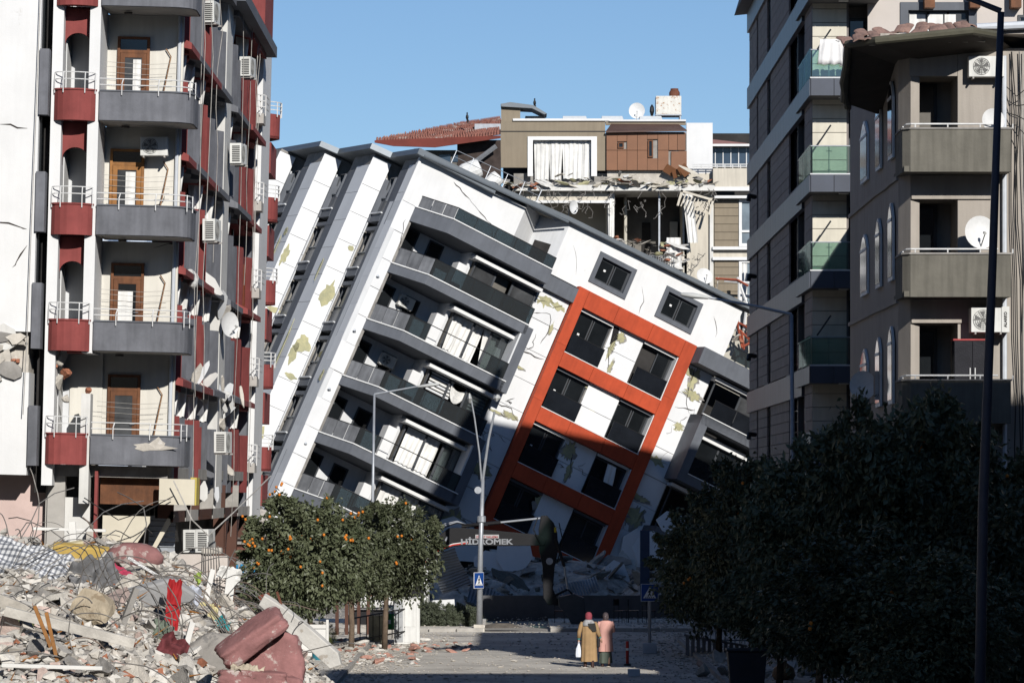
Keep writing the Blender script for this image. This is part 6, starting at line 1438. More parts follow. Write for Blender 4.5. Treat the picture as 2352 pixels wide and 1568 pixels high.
# long wires standing against the wall behind
for i in range(7):
    v = [40,70,150,330,210,25,300][i]; p = spot(v, sil(v)+6) or P(v, sil(v), 83); tgt = P([170,20,330,270,300,100,350][i], [1120,1190,1150,1130,1235,1210,1225][i], 86)
    m_ = (p+tgt)/2+Vector((hr.uniform(-.3,.3),0,.25)); MB().tube([p, p.lerp(m_,.5)+Vector((.06,0,.05)), m_, m_.lerp(tgt,.5)+Vector((-.05,0,.05)), tgt], .012, 5).build('loose_wire', REBAR, HP)
# things that can be told apart in the heap
def at_spot(v, y, dz=0.0): 
    p = spot(v, y) or P(v, y, 83); return p+Vector((0,0,dz))
def hthing(name, label, cat, me_or_mb, m, v, y, rot=(0,0,0), dz=.1, sc=(1,1,1), smooth=False, bevel=0, dy=0):
    o = me_or_mb.build(name, m, None, smooth=smooth, bevel=bevel); o.matrix_world = Matrix.Translation(at_spot(v, y, dz)+Vector((0,dy,0))) @ (Matrix.Rotation(rot[2],4,'Z') @ Matrix.Rotation(rot[1],4,'Y') @ Matrix.Rotation(rot[0],4,'X')) @ Matrix.Diagonal((*sc,1)); return tag(o, label, cat)
def cloth(w_, h_, amp, seed, nx=26, ny=18, hang=0.0, thick=True, round_=0.0):
    r = random.Random(seed); mb = MB(); vs = []; off = Vector((r.uniform(0,50),0,0))
    for j in range(ny+1):
        for i in range(nx+1):
            a, b = i/nx-.5, j/ny-.5; n1 = mnoise.noise(Vector((a*4, b*4, 0))+off); n2 = mnoise.noise(Vector((a*11, b*9, 3))+off)
            rr = 1-round_*(abs(a)*2)**2*(abs(b)*2)**2
            vs.append((a*w_*rr+n2*.05*w_, b*h_*rr+n1*.06*h_, amp*n1*1.6+amp*.4*n2-hang*(abs(a)*2)**2-hang*.7*(abs(b)*2)**2))
    n = len(vs); fs = [(j*(nx+1)+i, j*(nx+1)+i+1, (j+1)*(nx+1)+i+1, (j+1)*(nx+1)+i) for j in range(ny) for i in range(nx)]; mb.add(vs, fs); return mb
def checker_mat():
    m = pm('checked_fabric', (.60,.60,.60), .95, .08, 2, .2, 60); n = m.node_tree.nodes; l = m.node_tree.links; b = n['Principled BSDF']
    tc = n.new('ShaderNodeTexCoord'); sp = n.new('ShaderNodeSeparateXYZ'); l.new(tc.outputs['Object'], sp.inputs[0]); outs = []
    for ax in (0, 1):
        mu = n.new('ShaderNodeMath'); mu.operation = 'MULTIPLY'; mu.inputs[1].default_value = 11.0; l.new(sp.outputs[ax], mu.inputs[0])
        fr = n.new('ShaderNodeMath'); fr.operation = 'FRACT'; l.new(mu.outputs[0], fr.inputs[0]); gt = n.new('ShaderNodeMath'); gt.operation = 'GREATER_THAN'; gt.inputs[1].default_value = .58; l.new(fr.outputs[0], gt.inputs[0]); outs.append(gt)
    ad = n.new('ShaderNodeMath'); ad.operation = 'ADD'; l.new(outs[0].outputs[0], ad.inputs[0]); l.new(outs[1].outputs[0], ad.inputs[1])
    cr = n.new('ShaderNodeValToRGB'); cr.color_ramp.interpolation = 'CONSTANT'; e = cr.color_ramp.elements; e[0].color = (.62,.63,.64,1); e[1].position = .4; e[1].color = (.25,.26,.29,1); x = e.new(.75); x.color = (.10,.11,.13,1)
    dv = n.new('ShaderNodeMath'); dv.operation = 'MULTIPLY'; dv.inputs[1].default_value = .5; l.new(ad.outputs[0], dv.inputs[0]); l.new(dv.outputs[0], cr.inputs[0]); l.new(cr.outputs[0], b.inputs['Base Color']); return m
hthing('checked_blanket', 'grey and white checked blanket rolled over the rubble at the far left', 'blanket', cloth(1.9,.85,.14,3,40,24,.22), checker_mat(), 78, 1322, (.95,.42,.05), .25, smooth=True)
hthing('checked_blanket', 'smaller pale checked cloth behind the rolled blanket', 'blanket', cloth(1.1,.5,.10,8,30,16,.12), MATS['checked_fabric'], 120, 1296, (.8,.35,0), .16, smooth=True)
YF = pm('yellow_foam', (.52,.36,.10), .9, .14, 3, .2, 12)
hthing('foam_block', 'mustard yellow foam block near the top of the rubble heap', 'foam block', MB().box(-.55,.55,-.15,.15,-.2,.2), YF, 185, 1292, (.2,.10,.1), .15, bevel=.03)
hthing('foam_block', 'pale yellow foam slab lying right of the checked blanket', 'foam block', MB().box(-.35,.35,-.1,.1,-.12,.12), pm('pale_foam', (.55,.48,.30), .9, .14, 3, .2, 12), 152, 1283, (.2,-.15,.3), .2, bevel=.02)
RW = pm('rose_velvet', (.31,.15,.145), .95, .25, 2.5, .5, 20, blotch=((.48,.40,.37), 2.2, .56))
hthing('rose_cushion', 'rounded rose red cushion half buried near the top of the heap', 'cushion', MB().loft([(0,0,-.16,.35,.2),(0,0,-.08,.55,.26),(0,0,.06,.56,.26),(0,0,.2,.42,.22),(0,0,.27,.22,.13)], 22), RW, 310, 1300, (.1,.08,0), .18, smooth=True)
hthing('grey_blanket', 'crumpled dark grey blanket in the middle of the heap', 'blanket', cloth(.9,.7,.20,12,26,20,.15), pm('grey_wool', (.16,.16,.165), .95, .2, 3, .3), 215, 1352, (1.0,-.3,.2), .3, smooth=True)
hthing('pink_cloth', 'strip of bright pinkish red cloth caught in the wires', 'cloth', cloth(.55,.12,.08,5,16,6,.05), pm('pink_cloth', (.42,.05,.10), .9, .15), 290, 1345, (.9,.55,0), .25, smooth=True)
hthing('mattress', 'dented grey mattress tilted in the middle of the rubble heap', 'mattress', MB().prism([(-.8,-.28),(.9,-.1),(.95,.05),(.5,.36),(-.75,-.02)], -.12, .12, 'y'), pm('grey_mattress', (.36,.36,.36), .9, .12, 2.5, .3, 25), 330, 1395, (.35,.0,.1), .22, bevel=.04)
hthing('concrete_block', 'large tan block with broken corner in the lower left of the heap', 'concrete block', MB().add([v_.co*.46 for v_ in CHM[0].vertices], [tuple(p_.vertices) for p_ in CHM[0].polygons]), pm('tan_block', (.44,.37,.27), .95, .22, 2.5, .6, blotch=((.28,.22,.15), 2.2, .58)), 205, 1440, (.9,.12,.35), .3)
REDC = pm('red_cloth', (.34,.015,.018), .8, .15, 3, .2)
hthing('red_cloth', 'bright red cloth hanging down right of the mattress', 'cloth', cloth(.26,1.0,.07,15,12,24,.04), REDC, 402, 1462, (1.45,.12,.25), .55, smooth=True, dy=-.3)
for (v, y, r_, lab, mm, w_, h_) in ((395,1520,(1.2,.5,.1),'dark rose fabric folds under the red cloth','dark_rose',.5,.6),(55,1455,(.8,.1,.4),'olive green cloth scrap at the left edge of the heap','olive_cloth',.4,.5),(375,1470,(.9,.3,.2),'grey green cloth scrap left of the red cloth','greygreen',.4,.45),(505,1450,(.9,.3,.2),'turquoise cloth scrap above the grey sheet','turq',.45,.25),(480,1425,(.9,.2,.2),'pale yellow cloth scrap left of the turquoise one','lemon',.4,.45),(455,1345,(.9,.2,.2),'lime green scrap among the wires','lime',.16,.2),(440,1395,(1.1,.4,.2),'white and blue printed cloth in the wires','whblue',.4,.6),(530,1335,(.9,.4,.2),'white crumpled sheet on the crest of the heap','crumw',.5,.3)):
    c_ = {'dark_rose':(.16,.04,.045),'olive_cloth':(.13,.14,.06),'greygreen':(.16,.19,.15),'turq':(.04,.28,.30),'lemon':(.62,.55,.30),'lime':(.40,.55,.12),'whblue':(.50,.53,.60),'crumw':(.70,.69,.66)}[mm]
    hthing('cloth_scrap', lab, 'cloth', cloth(w_, h_, .14, hr.randint(0,99), 18, 18, .1), pm(mm, c_, .9, .25, 4, .3), v, y, r_, .2, smooth=True)
hthing('grey_sheet', 'big bulging grey sheet at the bottom of the heap, left of the rose sofa', 'sheet', cloth(1.35,1.0,.06,31,34,28,.26,round_=.35), pm('dirty_grey_fabric', (.30,.28,.255), .95, .16, 2, .3, 25, blotch=((.20,.19,.18), 2.0, .6)), 510, 1545, (.95,.08,.05), .42, smooth=True, dy=-.5)
def soft(w_, d_, h_, seed, wr=.05, flare=0.0):
    bm = bmesh.new(); bmesh.ops.create_cube(bm, size=2); bmesh.ops.subdivide_edges(bm, edges=bm.edges, cuts=13, use_grid_fill=True)
    for v in bm.verts:
        c = v.co; k = max(abs(c.x), abs(c.y), abs(c.z)); s5 = (abs(c.x)**7+abs(c.y)**7+abs(c.z)**7)**(1/7); c = c*(k/s5)
        n1 = mnoise.noise(c*1.3+Vector((seed,0,0))); n2 = mnoise.noise(Vector((c.x*5,c.y*5,c.z*5))+Vector((0,seed,0))); n3 = abs(mnoise.noise(Vector((c.x*2.2+c.z*3,c.y*2,seed))))
        c = c*(1+.12*n1)+c.normalized()*(n2*.05-n3*.10); v.co = Vector((c.x*w_*(1+flare*c.z), c.y*d_, c.z*h_))
    m_ = MB(); bm.verts.index_update(); m_.add([v.co.copy() for v in bm.verts], [tuple(v.index for v in f.verts) for f in bm.faces]); bm.free(); return m_
t = thing('rose_sofa', 'broken rose red upholstered sofa tumbled at the right foot of the heap', 'sofa', Matrix.Translation(P(585, 1470, 66.5)))
o = soft(.62,.35,.18,1).build('seat_cushion', RW, t, smooth=True); o.matrix_local = Matrix.Translation((-.05,-.1,.05)) @ Matrix.Rotation(-.62,4,'Y') @ Matrix.Rotation(.35,4,'X')
o = soft(.52,.2,.42,2,flare=-.25).build('backrest', RW, t, smooth=True); o.matrix_local = Matrix.Translation((.28,.2,-.28)) @ Matrix.Rotation(.15,4,'Y')
o = soft(.58,.2,.14,3).build('armrest', RW, t, smooth=True); o.matrix_local = Matrix.Translation((-.02,-.35,-.62)) @ Matrix.Rotation(.05,4,'Y')
o = soft(.4,.16,.36,4,flare=-.3).build('armrest', RW, t, smooth=True); o.matrix_local = Matrix.Translation((.5,-.2,-.95))
o = cloth(.55,.3,.12,44,18,12,.05).build('torn_stuffing', pm('stuffing', (.50,.44,.34), 1, .3, 5, .8, 12), t, smooth=True); o.matrix_local = Matrix.Translation((-.1,-.45,-.45)) @ Matrix.Rotation(.2,4,'Y') @ Matrix.Rotation(.6,4,'X')
hthing('white_beam', 'long white painted beam sloping down right of the rose sofa', 'beam', MB().prism([(-1.0,-.17),(-.4,-.19),(.3,-.16),(.98,-.2),(1.1,.02),(.9,.17),(.1,.19),(-.6,.17),(-1.05,.1)], -.13, .13, 'y'), pm('dusty_white_paint', (.60,.58,.54), .9, .14, 2, .4, 14, blotch=((.40,.36,.31), 2.4, .58)), 690, 1502, (.25,.70,.1), .5, bevel=.02)
for (v, y, rot, L, w_, m, lab) in ((475,1395,(0,-1.35,.1),.55,.05,WPAINT,'white slatted radiator piece standing upright among the wires'),(525,1395,(.1,-1.45,0),.55,.09,WPAINT,'white slatted board standing at the right side of the heap'),(160,1240,(0,.03,.05),.75,.03,WPAINT,'white plastic table top lying on the crest of the heap'),(168,1262,(0,1.5,.05),.35,.07,WPAINT,'white plastic table leg under the white top'),
    (70,1435,(.2,.38,.2),1.1,.10,CONC,'long broken concrete beam sloping across the lower left'),(160,1470,(.1,.25,.1),1.1,.08,HM[1],'pale concrete beam in the lower left of the heap'),(290,1440,(.2,-1.2,.2),.5,.05,CONCD,'dark grey plank standing in the heap'),(225,1330,(.2,-.9,.2),.35,.09,HM[3],'short pale plank right of the checked blanket'),(110,1500,(.1,1.2,.2),.6,.03,WOODO,'splintered wooden lath in the lower left'),(125,1520,(.1,1.35,.2),.6,.03,WOODO,'second splintered lath beside the first one'),(600,1440,(.1,-.9,.2),.4,.03,WOODO,'short wooden lath leaning over the rose sofa'),(655,1440,(.1,1.25,.2),.55,.025,RUST,'thin rusty bar leaning right of the rose sofa'),(620,1440,(.1,1.3,.2),.5,.12,pm('dark_red_panel', (.17,.04,.02), .6, .2),'dark red brown panel standing behind the rose sofa'),(120,1562,(0,.03,0),.8,.03,WPAINT,'white strip lying at the bottom edge of the heap'),(430,1500,(0,-1.3,.2),.35,.05,WPAINT,'white splinter standing at the bottom of the heap'),(365,1350,(0,.55,.2),.7,.03,pm('silver_tube', (.5,.5,.5), .35, metal=.6),'bent silver tube crossing the wires')):
    hthing('plank', lab, 'plank' if 'lath' in lab or 'plank' in lab else 'beam', MB().box(-L,L,-.06,.06,-w_,w_), m, v, y, rot, .22, bevel=.006)
# stump with frayed bars and pinkish wall at the right of the crest
t = thing('concrete_stump', 'pinkish concrete wall stump with a pillar head and exposed bars behind the heap', 'wall stump', Matrix.Translation(P(430, 1330, 98)))
SP = pm('pinkish_concrete', (.56,.50,.45), .95, .12, 1.5, .4)
MB().box(-.55,.42,0,.25,-2.4,.62).build('wall', SP, t); MB().box(.42,1.0,-.12,.35,-2.4,.58).build('pillar', SP, t, bevel=.03); MB().box(.35,.85,-.1,.3,.62,.78).build('pillar_head', CONC, t, bevel=.04)
for i in range(7): MB().tube([(.4+.07*i,-.16,-.9),(.4+.07*i,-.17,.1),(.4+.06*i,-.1,.82+.05*(i % 3))], .012, 5).build('bar', REBAR, t)
# ======================= rubble and wrecks round the toppled building =======================
dr = random.Random(31)
# white end of the toppled building's foot: fallen awning and shop front at the back left
t = thing('fallen_awning', 'brown ribbed awning collapsed over a grey shop front with blue letters', 'awning', Matrix.Translation(P(540, 1255, 132)))
for i in range(7): MB().box(-1.1,1.5,-.3+.0*i,-.25,-.30+.055*i,-.258+.055*i).build('slat', pm('brown_slat', (.20,.075,.055), .6, .15, 3, .05, streak=.2), t)
MB().box(-1.2,1.5,-.5,1.5,.09,.17).build('canopy_top', CONCD, t); mb = MB()
for i in range(9): mb.tube([(-1.1+.3*i,-.4,.2+.02*i),(-.8+.3*i,.2,.28),(0+.25*i,.6,.2)], .03, 5)
mb.build('folded_cover', pm('folded_cover', (.22,.19,.17), .9, .3, 4), t)
MB().box(-.9,1.4,-.15,0,-1.4,-.42).build('shop_front', pm('shop_grey', (.30,.32,.32), .6, .1), t); MB().box(-.9,1.4,-.2,-.15,-1.5,-1.05).build('sign_strip', pm('sign_dark', (.10,.11,.11), .6), t)
MB().box(-.9,1.4,.1,.3,-2.8,-1.4).build('dark_opening', DARK, t)
tm = text_mesh('lettering', 'uei', pm('blue_letter', (.02,.25,.50), .5), .52, .02, .02, 1.2); o = obj('lettering', tm, t); o.location = (.0, -.18, -.82)
tm = text_mesh('lettering', 'uei', BLACK, .52, .01, .02, 1.2); o = obj('lettering', tm, t); o.location = (-.04, -.16, -.90)  # black copy set lower left, painted as the blue letters' cast shadow
# pile beside the toppled corner, sunlit
def pile(name, label, cx, cy, rx_c, ry_c, h, n, seed, mats, smin=.12, smax=.5, slabby=.5):
    t = thing(name, label, 'rubble pile', Matrix.Translation((cx, cy, 0))); r = random.Random(seed)
    mb = MB(); N = 26; vs = []
    for j in range(N+1):
        for i in range(N+1):
            a, b = i/N*2-1, j/N*2-1; d = math.hypot(a, b); z = h*max(0, 1-d*d)+.18*h*mnoise.noise(Vector((a*4+seed, b*4, 0)))*(d < 1) if d < 1 else -.05
            vs.append((a*rx_c, b*ry_c, z))
    mb.add(vs, [(j*(N+1)+i, j*(N+1)+i+1, (j+1)*(N+1)+i+1, (j+1)*(N+1)+i) for j in range(N) for i in range(N)]); mb.build('pile_bed', DUST, t)
    ms = [chunk_mesh('rubble_piece', m, seed+k, .5) for k, m in enumerate(mats)]; ss = [slab_mesh('rubble_piece', m, seed+20+k, .06) for k, m in enumerate(mats)]
    for i in range(n):
        a = r.uniform(0, 2*PI); q_ = math.sqrt(r.random()); x, y = q_*math.cos(a), q_*math.sin(a); z = h*(1-q_*q_); s = r.uniform(smin, smax)*(1 if r.random() < .25 else .5)
        o = obj('rubble_piece', r.choice(ss if r.random() < slabby else ms), t); o.location = (x*rx_c, y*ry_c, z+s*.25); o.scale = (s*r.uniform(.8,1.6), s, s*.8); o.rotation_euler = (r.uniform(-1,1), r.uniform(-.8,.8), r.uniform(0,6))
    fr = MB()
    for i in range(n*4):
        a = r.uniform(0, 2*PI); q_ = math.sqrt(r.random())*1.15; x, y = q_*math.cos(a)*rx_c, q_*math.sin(a)*ry_c; z = h*max(0, 1-q_*q_); s = r.uniform(.03,.12)
        M = Matrix.Translation((x,y,z+s*.4)) @ Matrix.Rotation(r.uniform(0,6),4,'Z') @ Matrix.Rotation(r.uniform(-1,1),4,'X') @ Matrix.Diagonal((s*r.uniform(.8,2.5), s, s*.6, 1)); fr.add([M @ Vector(p) for p in ico[i % 5]], octf)
    o = fr.build('rubble_fragments', mats[0], t); o['kind'] = 'stuff'
    return t
PM = [CONC, HM[1], WHITE2, CONCD, INSUL]
p = P(560, 1250, 178); pile('rubble_pile', 'bright rubble pile glimpsed between the two leaning buildings', p.x, 178, 2.6, 3, 4.4, 110, 400, PM, .2, .7)
for i in range(9):
    a = P(480+i*13, 1240-dr.uniform(0,80), 174); b = a+Vector((dr.uniform(-1.5,1.5), .4, dr.uniform(-.9,1.3))); o = MB().tube([a, b], .05, 5).build('fallen_bar', METALG); tag(o, ('long' if (a-b).length > 1.2 else 'short')+' bent metal bar sticking '+('up' if b.z > a.z else 'down')+' in the bright rubble between the buildings', 'metal bar', 'bars in the bright rubble')
# dark wrecked lower storey behind
o = MB().box(-4.5, .5, 0, .4, 0, 5.6).build('wrecked_wall', DARK2); o.matrix_world = Matrix.Translation(P(540, 1121, 193)) @ Matrix.Translation((0,0,-5.2)); tag(o, 'dark wrecked wall behind the bright rubble between the buildings', 'wall')
# rubble skirt in the shade below the toppled facade
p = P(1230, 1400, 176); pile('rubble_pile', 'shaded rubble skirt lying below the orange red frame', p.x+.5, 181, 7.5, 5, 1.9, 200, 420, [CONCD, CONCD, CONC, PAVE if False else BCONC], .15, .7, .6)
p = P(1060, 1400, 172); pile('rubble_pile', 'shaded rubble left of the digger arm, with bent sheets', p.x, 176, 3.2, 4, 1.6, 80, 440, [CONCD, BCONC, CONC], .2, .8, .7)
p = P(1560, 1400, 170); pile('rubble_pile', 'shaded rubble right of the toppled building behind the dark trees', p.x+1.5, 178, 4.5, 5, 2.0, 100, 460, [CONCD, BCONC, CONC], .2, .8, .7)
SHEET = pm('corrugated_steel', (.30,.33,.37), .5, .15, 2, .05, metal=.35)
def sheet(label, v, y, D, w_, h_, rot):
    mb = MB(); n = 28; vs = []
    for j in range(5):
        for i in range(n+1): vs.append((w_*(i/n-.5), .03*(1 if i % 2 else -1)+.12*math.sin(j*1.1)*math.sin(i*.2), h_*(j/4-.5)))
    mb.add(vs, [(j*(n+1)+i, j*(n+1)+i+1, (j+1)*(n+1)+i+1, (j+1)*(n+1)+i) for j in range(4) for i in range(n)])
    o = mb.build('corrugated_sheet', SHEET); o.matrix_world = Matrix.Translation(P(v, y, D)) @ Matrix.Rotation(rot[0],4,'Y') @ Matrix.Rotation(rot[1],4,'X') @ Matrix.Rotation(rot[2],4,'Z'); return tag(o, label, 'metal sheet')
sheet('bent corrugated sheet standing left of the lamp in the shade', 1030, 1310, 163, 1.7, 1.3, (1.25,.3,.3)); sheet('flat corrugated sheet lying right of the lamp foot in the shade', 1130, 1375, 166, 2.0, .9, (.25,-.7,0)); sheet('corrugated sheet lying in the middle of the shaded rubble', 1330, 1352, 170, 1.7, .8, (-.35,-.6,0))
for (v, y, w_, h_, r_, lab) in ((1140,1300,2.0,1.3,.25,'large fallen white wall slab leaning behind the digger boom'),(1180,1275,1.4,1.4,-.2,'fallen white wall slab with a crack, left of the digger stick'),(1420,1330,.9,1.7,-.25,'narrow fallen wall strip leaning right of the orange red frame'),(1350,1365,1.0,.5,.5,'small shaded white slab in the rubble'),(1490,1260,1.2,1.6,.1,'blue shaded wall piece standing behind the crossing sign'),(1545,1205,1.2,1.0,.35,'torn white sheet wall hanging low at the right end')):
    o = MB().prism(blob_poly(0,0,w_*.6,h_*.6,7,.25), -.06, .06, 'y').build('fallen_wall_slab', PANEL); o.matrix_world = Matrix.Translation(P(v,y,179)) @ Matrix.Rotation(r_,4,'Y') @ Matrix.Rotation(-.2,4,'X'); tag(o, lab, 'wall slab')
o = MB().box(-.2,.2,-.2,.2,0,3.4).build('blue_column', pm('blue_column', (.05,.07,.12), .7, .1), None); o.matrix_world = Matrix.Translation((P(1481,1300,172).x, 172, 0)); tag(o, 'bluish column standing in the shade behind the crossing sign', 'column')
# low dark wall with a coping in the shade, chairs, planter
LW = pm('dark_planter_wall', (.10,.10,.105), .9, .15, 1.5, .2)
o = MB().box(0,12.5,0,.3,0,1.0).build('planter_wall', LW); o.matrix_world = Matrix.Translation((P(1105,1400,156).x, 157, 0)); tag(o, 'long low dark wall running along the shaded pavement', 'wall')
for i, v in enumerate((1285,1325,1425,1455,1490)):
    clab = ('leftmost dark chair by the low wall, behind the digger bucket','second dark chair by the low wall, left of the two women','dark chair by the low wall, just right of the two women','dark chair by the low wall, left of the crossing sign','dark chair by the low wall, behind the crossing sign post')[i]
    p = P(v, 1450, 151); t = thing('chair', clab, 'chair', Matrix.Translation((p.x, 151+.3*(i % 2), .13)) @ Matrix.Rotation(i*.5,4,'Z'), 'chairs by the low wall')
    MB().box(-.2,.2,-.2,.2,.43,.46).build('seat', BLACK, t); MB().box(-.2,.2,.18,.2,.65,.9).build('backrest', BLACK, t)
    for x in (-.18,.18):
        for y in (-.18,.18): MB().tube([(x,y,0),(x*.95,y*.95,.9 if y > 0 else .44)], .012, 5).build('leg', BLACK, t)
# ======================= digger =======================
DE = 150.0; sE = F_V/DE
t = thing('excavator', 'black and white digger with its boom raised over the shaded road', 'excavator', Matrix.Translation((0, DE, 0)))
ex = lambda v: (v-CXV)/sE
ez_ = lambda y: CAMZ+(HYV-y)/sE
DP = pm('digger_black', (.010,.010,.012), .6, .15, 2, .05, spec=.25); DW = pm('digger_white', (.70,.70,.69), .45, .08, 2, .04, streak=.1)
bo = [(960,1290),(985,1262),(1010,1228),(1030,1212),(1060,1211),(1140,1218),(1242,1228),(1256,1240),(1250,1252),(1150,1253),(1073,1251),(1040,1255),(1010,1266),(985,1290),(965,1318),(945,1310)]
MB().prism([(ex(a), ez_(b)) for a, b in bo], -.22, .22, 'y').build('boom', DP, t, bevel=.02)
st = [(1243,1184),(1256,1183),(1272,1200),(1280,1222),(1282,1262),(1274,1300),(1270,1350),(1280,1376),(1276,1388),(1258,1388),(1248,1372),(1246,1300),(1238,1262),(1237,1215)]
MB().prism([(ex(a), ez_(b)) for a, b in st], -.16, .16, 'y').build('stick', DP, t, bevel=.02)
mb = MB(); bk = [(1282,1370),(1318,1362),(1342,1372),(1345,1420),(1330,1462),(1316,1440),(1300,1408),(1284,1392)]; mb.prism([(ex(a), ez_(b)) for a, b in bk], -.5, .5, 'y'); mb.build('bucket', pm('bucket_steel', (.05,.055,.065), .5, .2, 2, .2), t, bevel=.03)
for k in range(4): MB().box(ex(1326), ex(1334), -.45+.27*k, -.33+.27*k, ez_(1478), ez_(1456)).build('tooth', MATS['bucket_steel'], t)
MB().tube([(ex(1276),-.2,ez_(1235)),(ex(1296),-.2,ez_(1300))], .06, 8).build('hydraulic_cylinder', DP, t); MB().tube([(ex(1296),-.2,ez_(1300)),(ex(1304),-.2,ez_(1352))], .035, 8).build('piston_rod', STEEL, t); MB().tube([(ex(1272),-.18,ez_(1368)),(ex(1304),-.18,ez_(1352)),(ex(1318),-.18,ez_(1368))], .045, 8).build('bucket_link', DP, t)
MB().tube([(ex(1060),0,ez_(1208)),(ex(1150),0,ez_(1199))], .075, 10).build('hydraulic_cylinder', DP, t); MB().tube([(ex(1150),0,ez_(1199)),(ex(1246),0,ez_(1189))], .04, 10).build('piston_rod', STEEL, t)
MB().tube([(ex(978),-.3,ez_(1330)),(ex(1005),-.3,ez_(1275))], .075, 10).build('hydraulic_cylinder', DP, t); MB().tube([(ex(1005),-.3,ez_(1275)),(ex(1028),-.3,ez_(1232))], .04, 10).build('piston_rod', STEEL, t)
for k in range(3): MB().tube([(ex(975),-.1+.08*k,ez_(1240-k*3)),(ex(1010),-.1+.08*k,ez_(1215-k*5)),(ex(1050),-.1+.08*k,ez_(1200-k*2)),(ex(1070),-.1+.08*k,ez_(1204)),(ex(1120),-.1+.08*k,ez_(1206))], .022, 6).build('hose', STEEL if k else DP, t)
MB().tube([(ex(1235),-.24,ez_(1188)),(ex(1225),-.28,ez_(1215)),(ex(1242),-.26,ez_(1250))], .02, 6).build('hose', DP, t); MB().tube([(ex(1284),-.2,ez_(1200)),(ex(1292),-.25,ez_(1240)),(ex(1280),-.2,ez_(1290))], .02, 6).build('hose', DP, t)
mb = MB(); red = [(972,1297),(988,1280),(1012,1262),(1040,1252),(1075,1247)]
mb.add([(ex(a),-.226,ez_(b)) for a, b in red]+[(ex(a),-.226,ez_(b-2.6)) for a, b in red], [(i,i+1,i+6,i+5) for i in range(4)]); mb.build('red_stripe', pm('stripe_red', (.55,.03,.02), .5), t)
mb = MB(); mb.add([(ex(a),-.226,ez_(b-2.9)) for a, b in red]+[(ex(a),-.226,ez_(b-4.6)) for a, b in red], [(i,i+1,i+6,i+5) for i in range(4)]); mb.build('white_stripe', FRAME_W, t)
tm = text_mesh('lettering', 'HİDROMEK', pm('pale_letter', (.26,.27,.29), .5), .36, .002, .012, 1.0); wd_ = max(v.co.x for v in tm.vertices)-min(v.co.x for v in tm.vertices)
tm.transform(Matrix.Scale((1178-1058)/sE/wd_, 4, (1,0,0))); tm.transform(Matrix.Scale(.78, 4, (0,0,1))); o = obj('lettering', tm, t); o.location = (ex(1058), -.232, ez_(1249))
MB().box(ex(1092), ex(1146), -.228, -.222, ez_(1235.5), ez_(1227)).build('warning_plate', pm('dull_white_plate', (.42,.42,.42), .6), t)
tm = text_mesh('lettering', 'DİKKAT YAKLAŞMA', pm('letter_red', (.35,.02,.02), .5), .115, .002, .002); wd_ = max(v.co.x for v in tm.vertices); tm.transform(Matrix.Scale((1144-1094)/sE/wd_, 4, (1,0,0))); o = obj('lettering', tm, t); o.location = (ex(1094), -.236, ez_(1234.5))
MB().box(ex(1278)-.09, ex(1278), -.165, -.162, ez_(1222), ez_(1210)).build('yellow_label', pm('yellow_label', (.45,.35,.02), .6), t)
MB().lathe([(.02,-.01),(.13,-.01),(.13,.01),(.02,.01)], 18, M=Matrix.Translation((ex(1262),-.17,ez_(1288))) @ Matrix.Rotation(PI/2,4,'X')).build('pivot_cap', STEEL, t)
# body behind the orange trees
MB().box(ex(800), ex(985), -.9, 1.2, ez_(1388), ez_(1290)).build('body', DW, t, bevel=.08); MB().box(ex(800), ex(880), -.95, 1.2, ez_(1395), ez_(1310)).build('counterweight', DW, t, bevel=.15)
MB().box(ex(905), ex(975), -1.0, .1, ez_(1385), ez_(1262)).build('cab', DP, t, bevel=.06); MB().box(ex(912), ex(968), -1.02, -.99, ez_(1340), ez_(1272)).build('cab_window', DGLASS, t)
for y in (-1.1, .9): 
    mb = MB(); mb.prism([(ex(800),ez_(1432)),(ex(812),ez_(1442)),(ex(985),ez_(1442)),(ex(1000),ez_(1430)),(ex(996),ez_(1410)),(ex(984),ez_(1402)),(ex(812),ez_(1402)),(ex(800),ez_(1412))], y, y+.5, 'y'); mb.build('track', DP, t)
tm = text_mesh('lettering', 'DİKKAT YAKLAŞMA', MATS['stripe_red'], .26, .002, .004); o = obj('lettering', tm, t); wd_ = max(v.co.x for v in tm.vertices); tm.transform(Matrix.Scale((884-795)/sE/wd_, 4, (1,0,0))); o.location = (ex(798), -.962, ez_(1366))
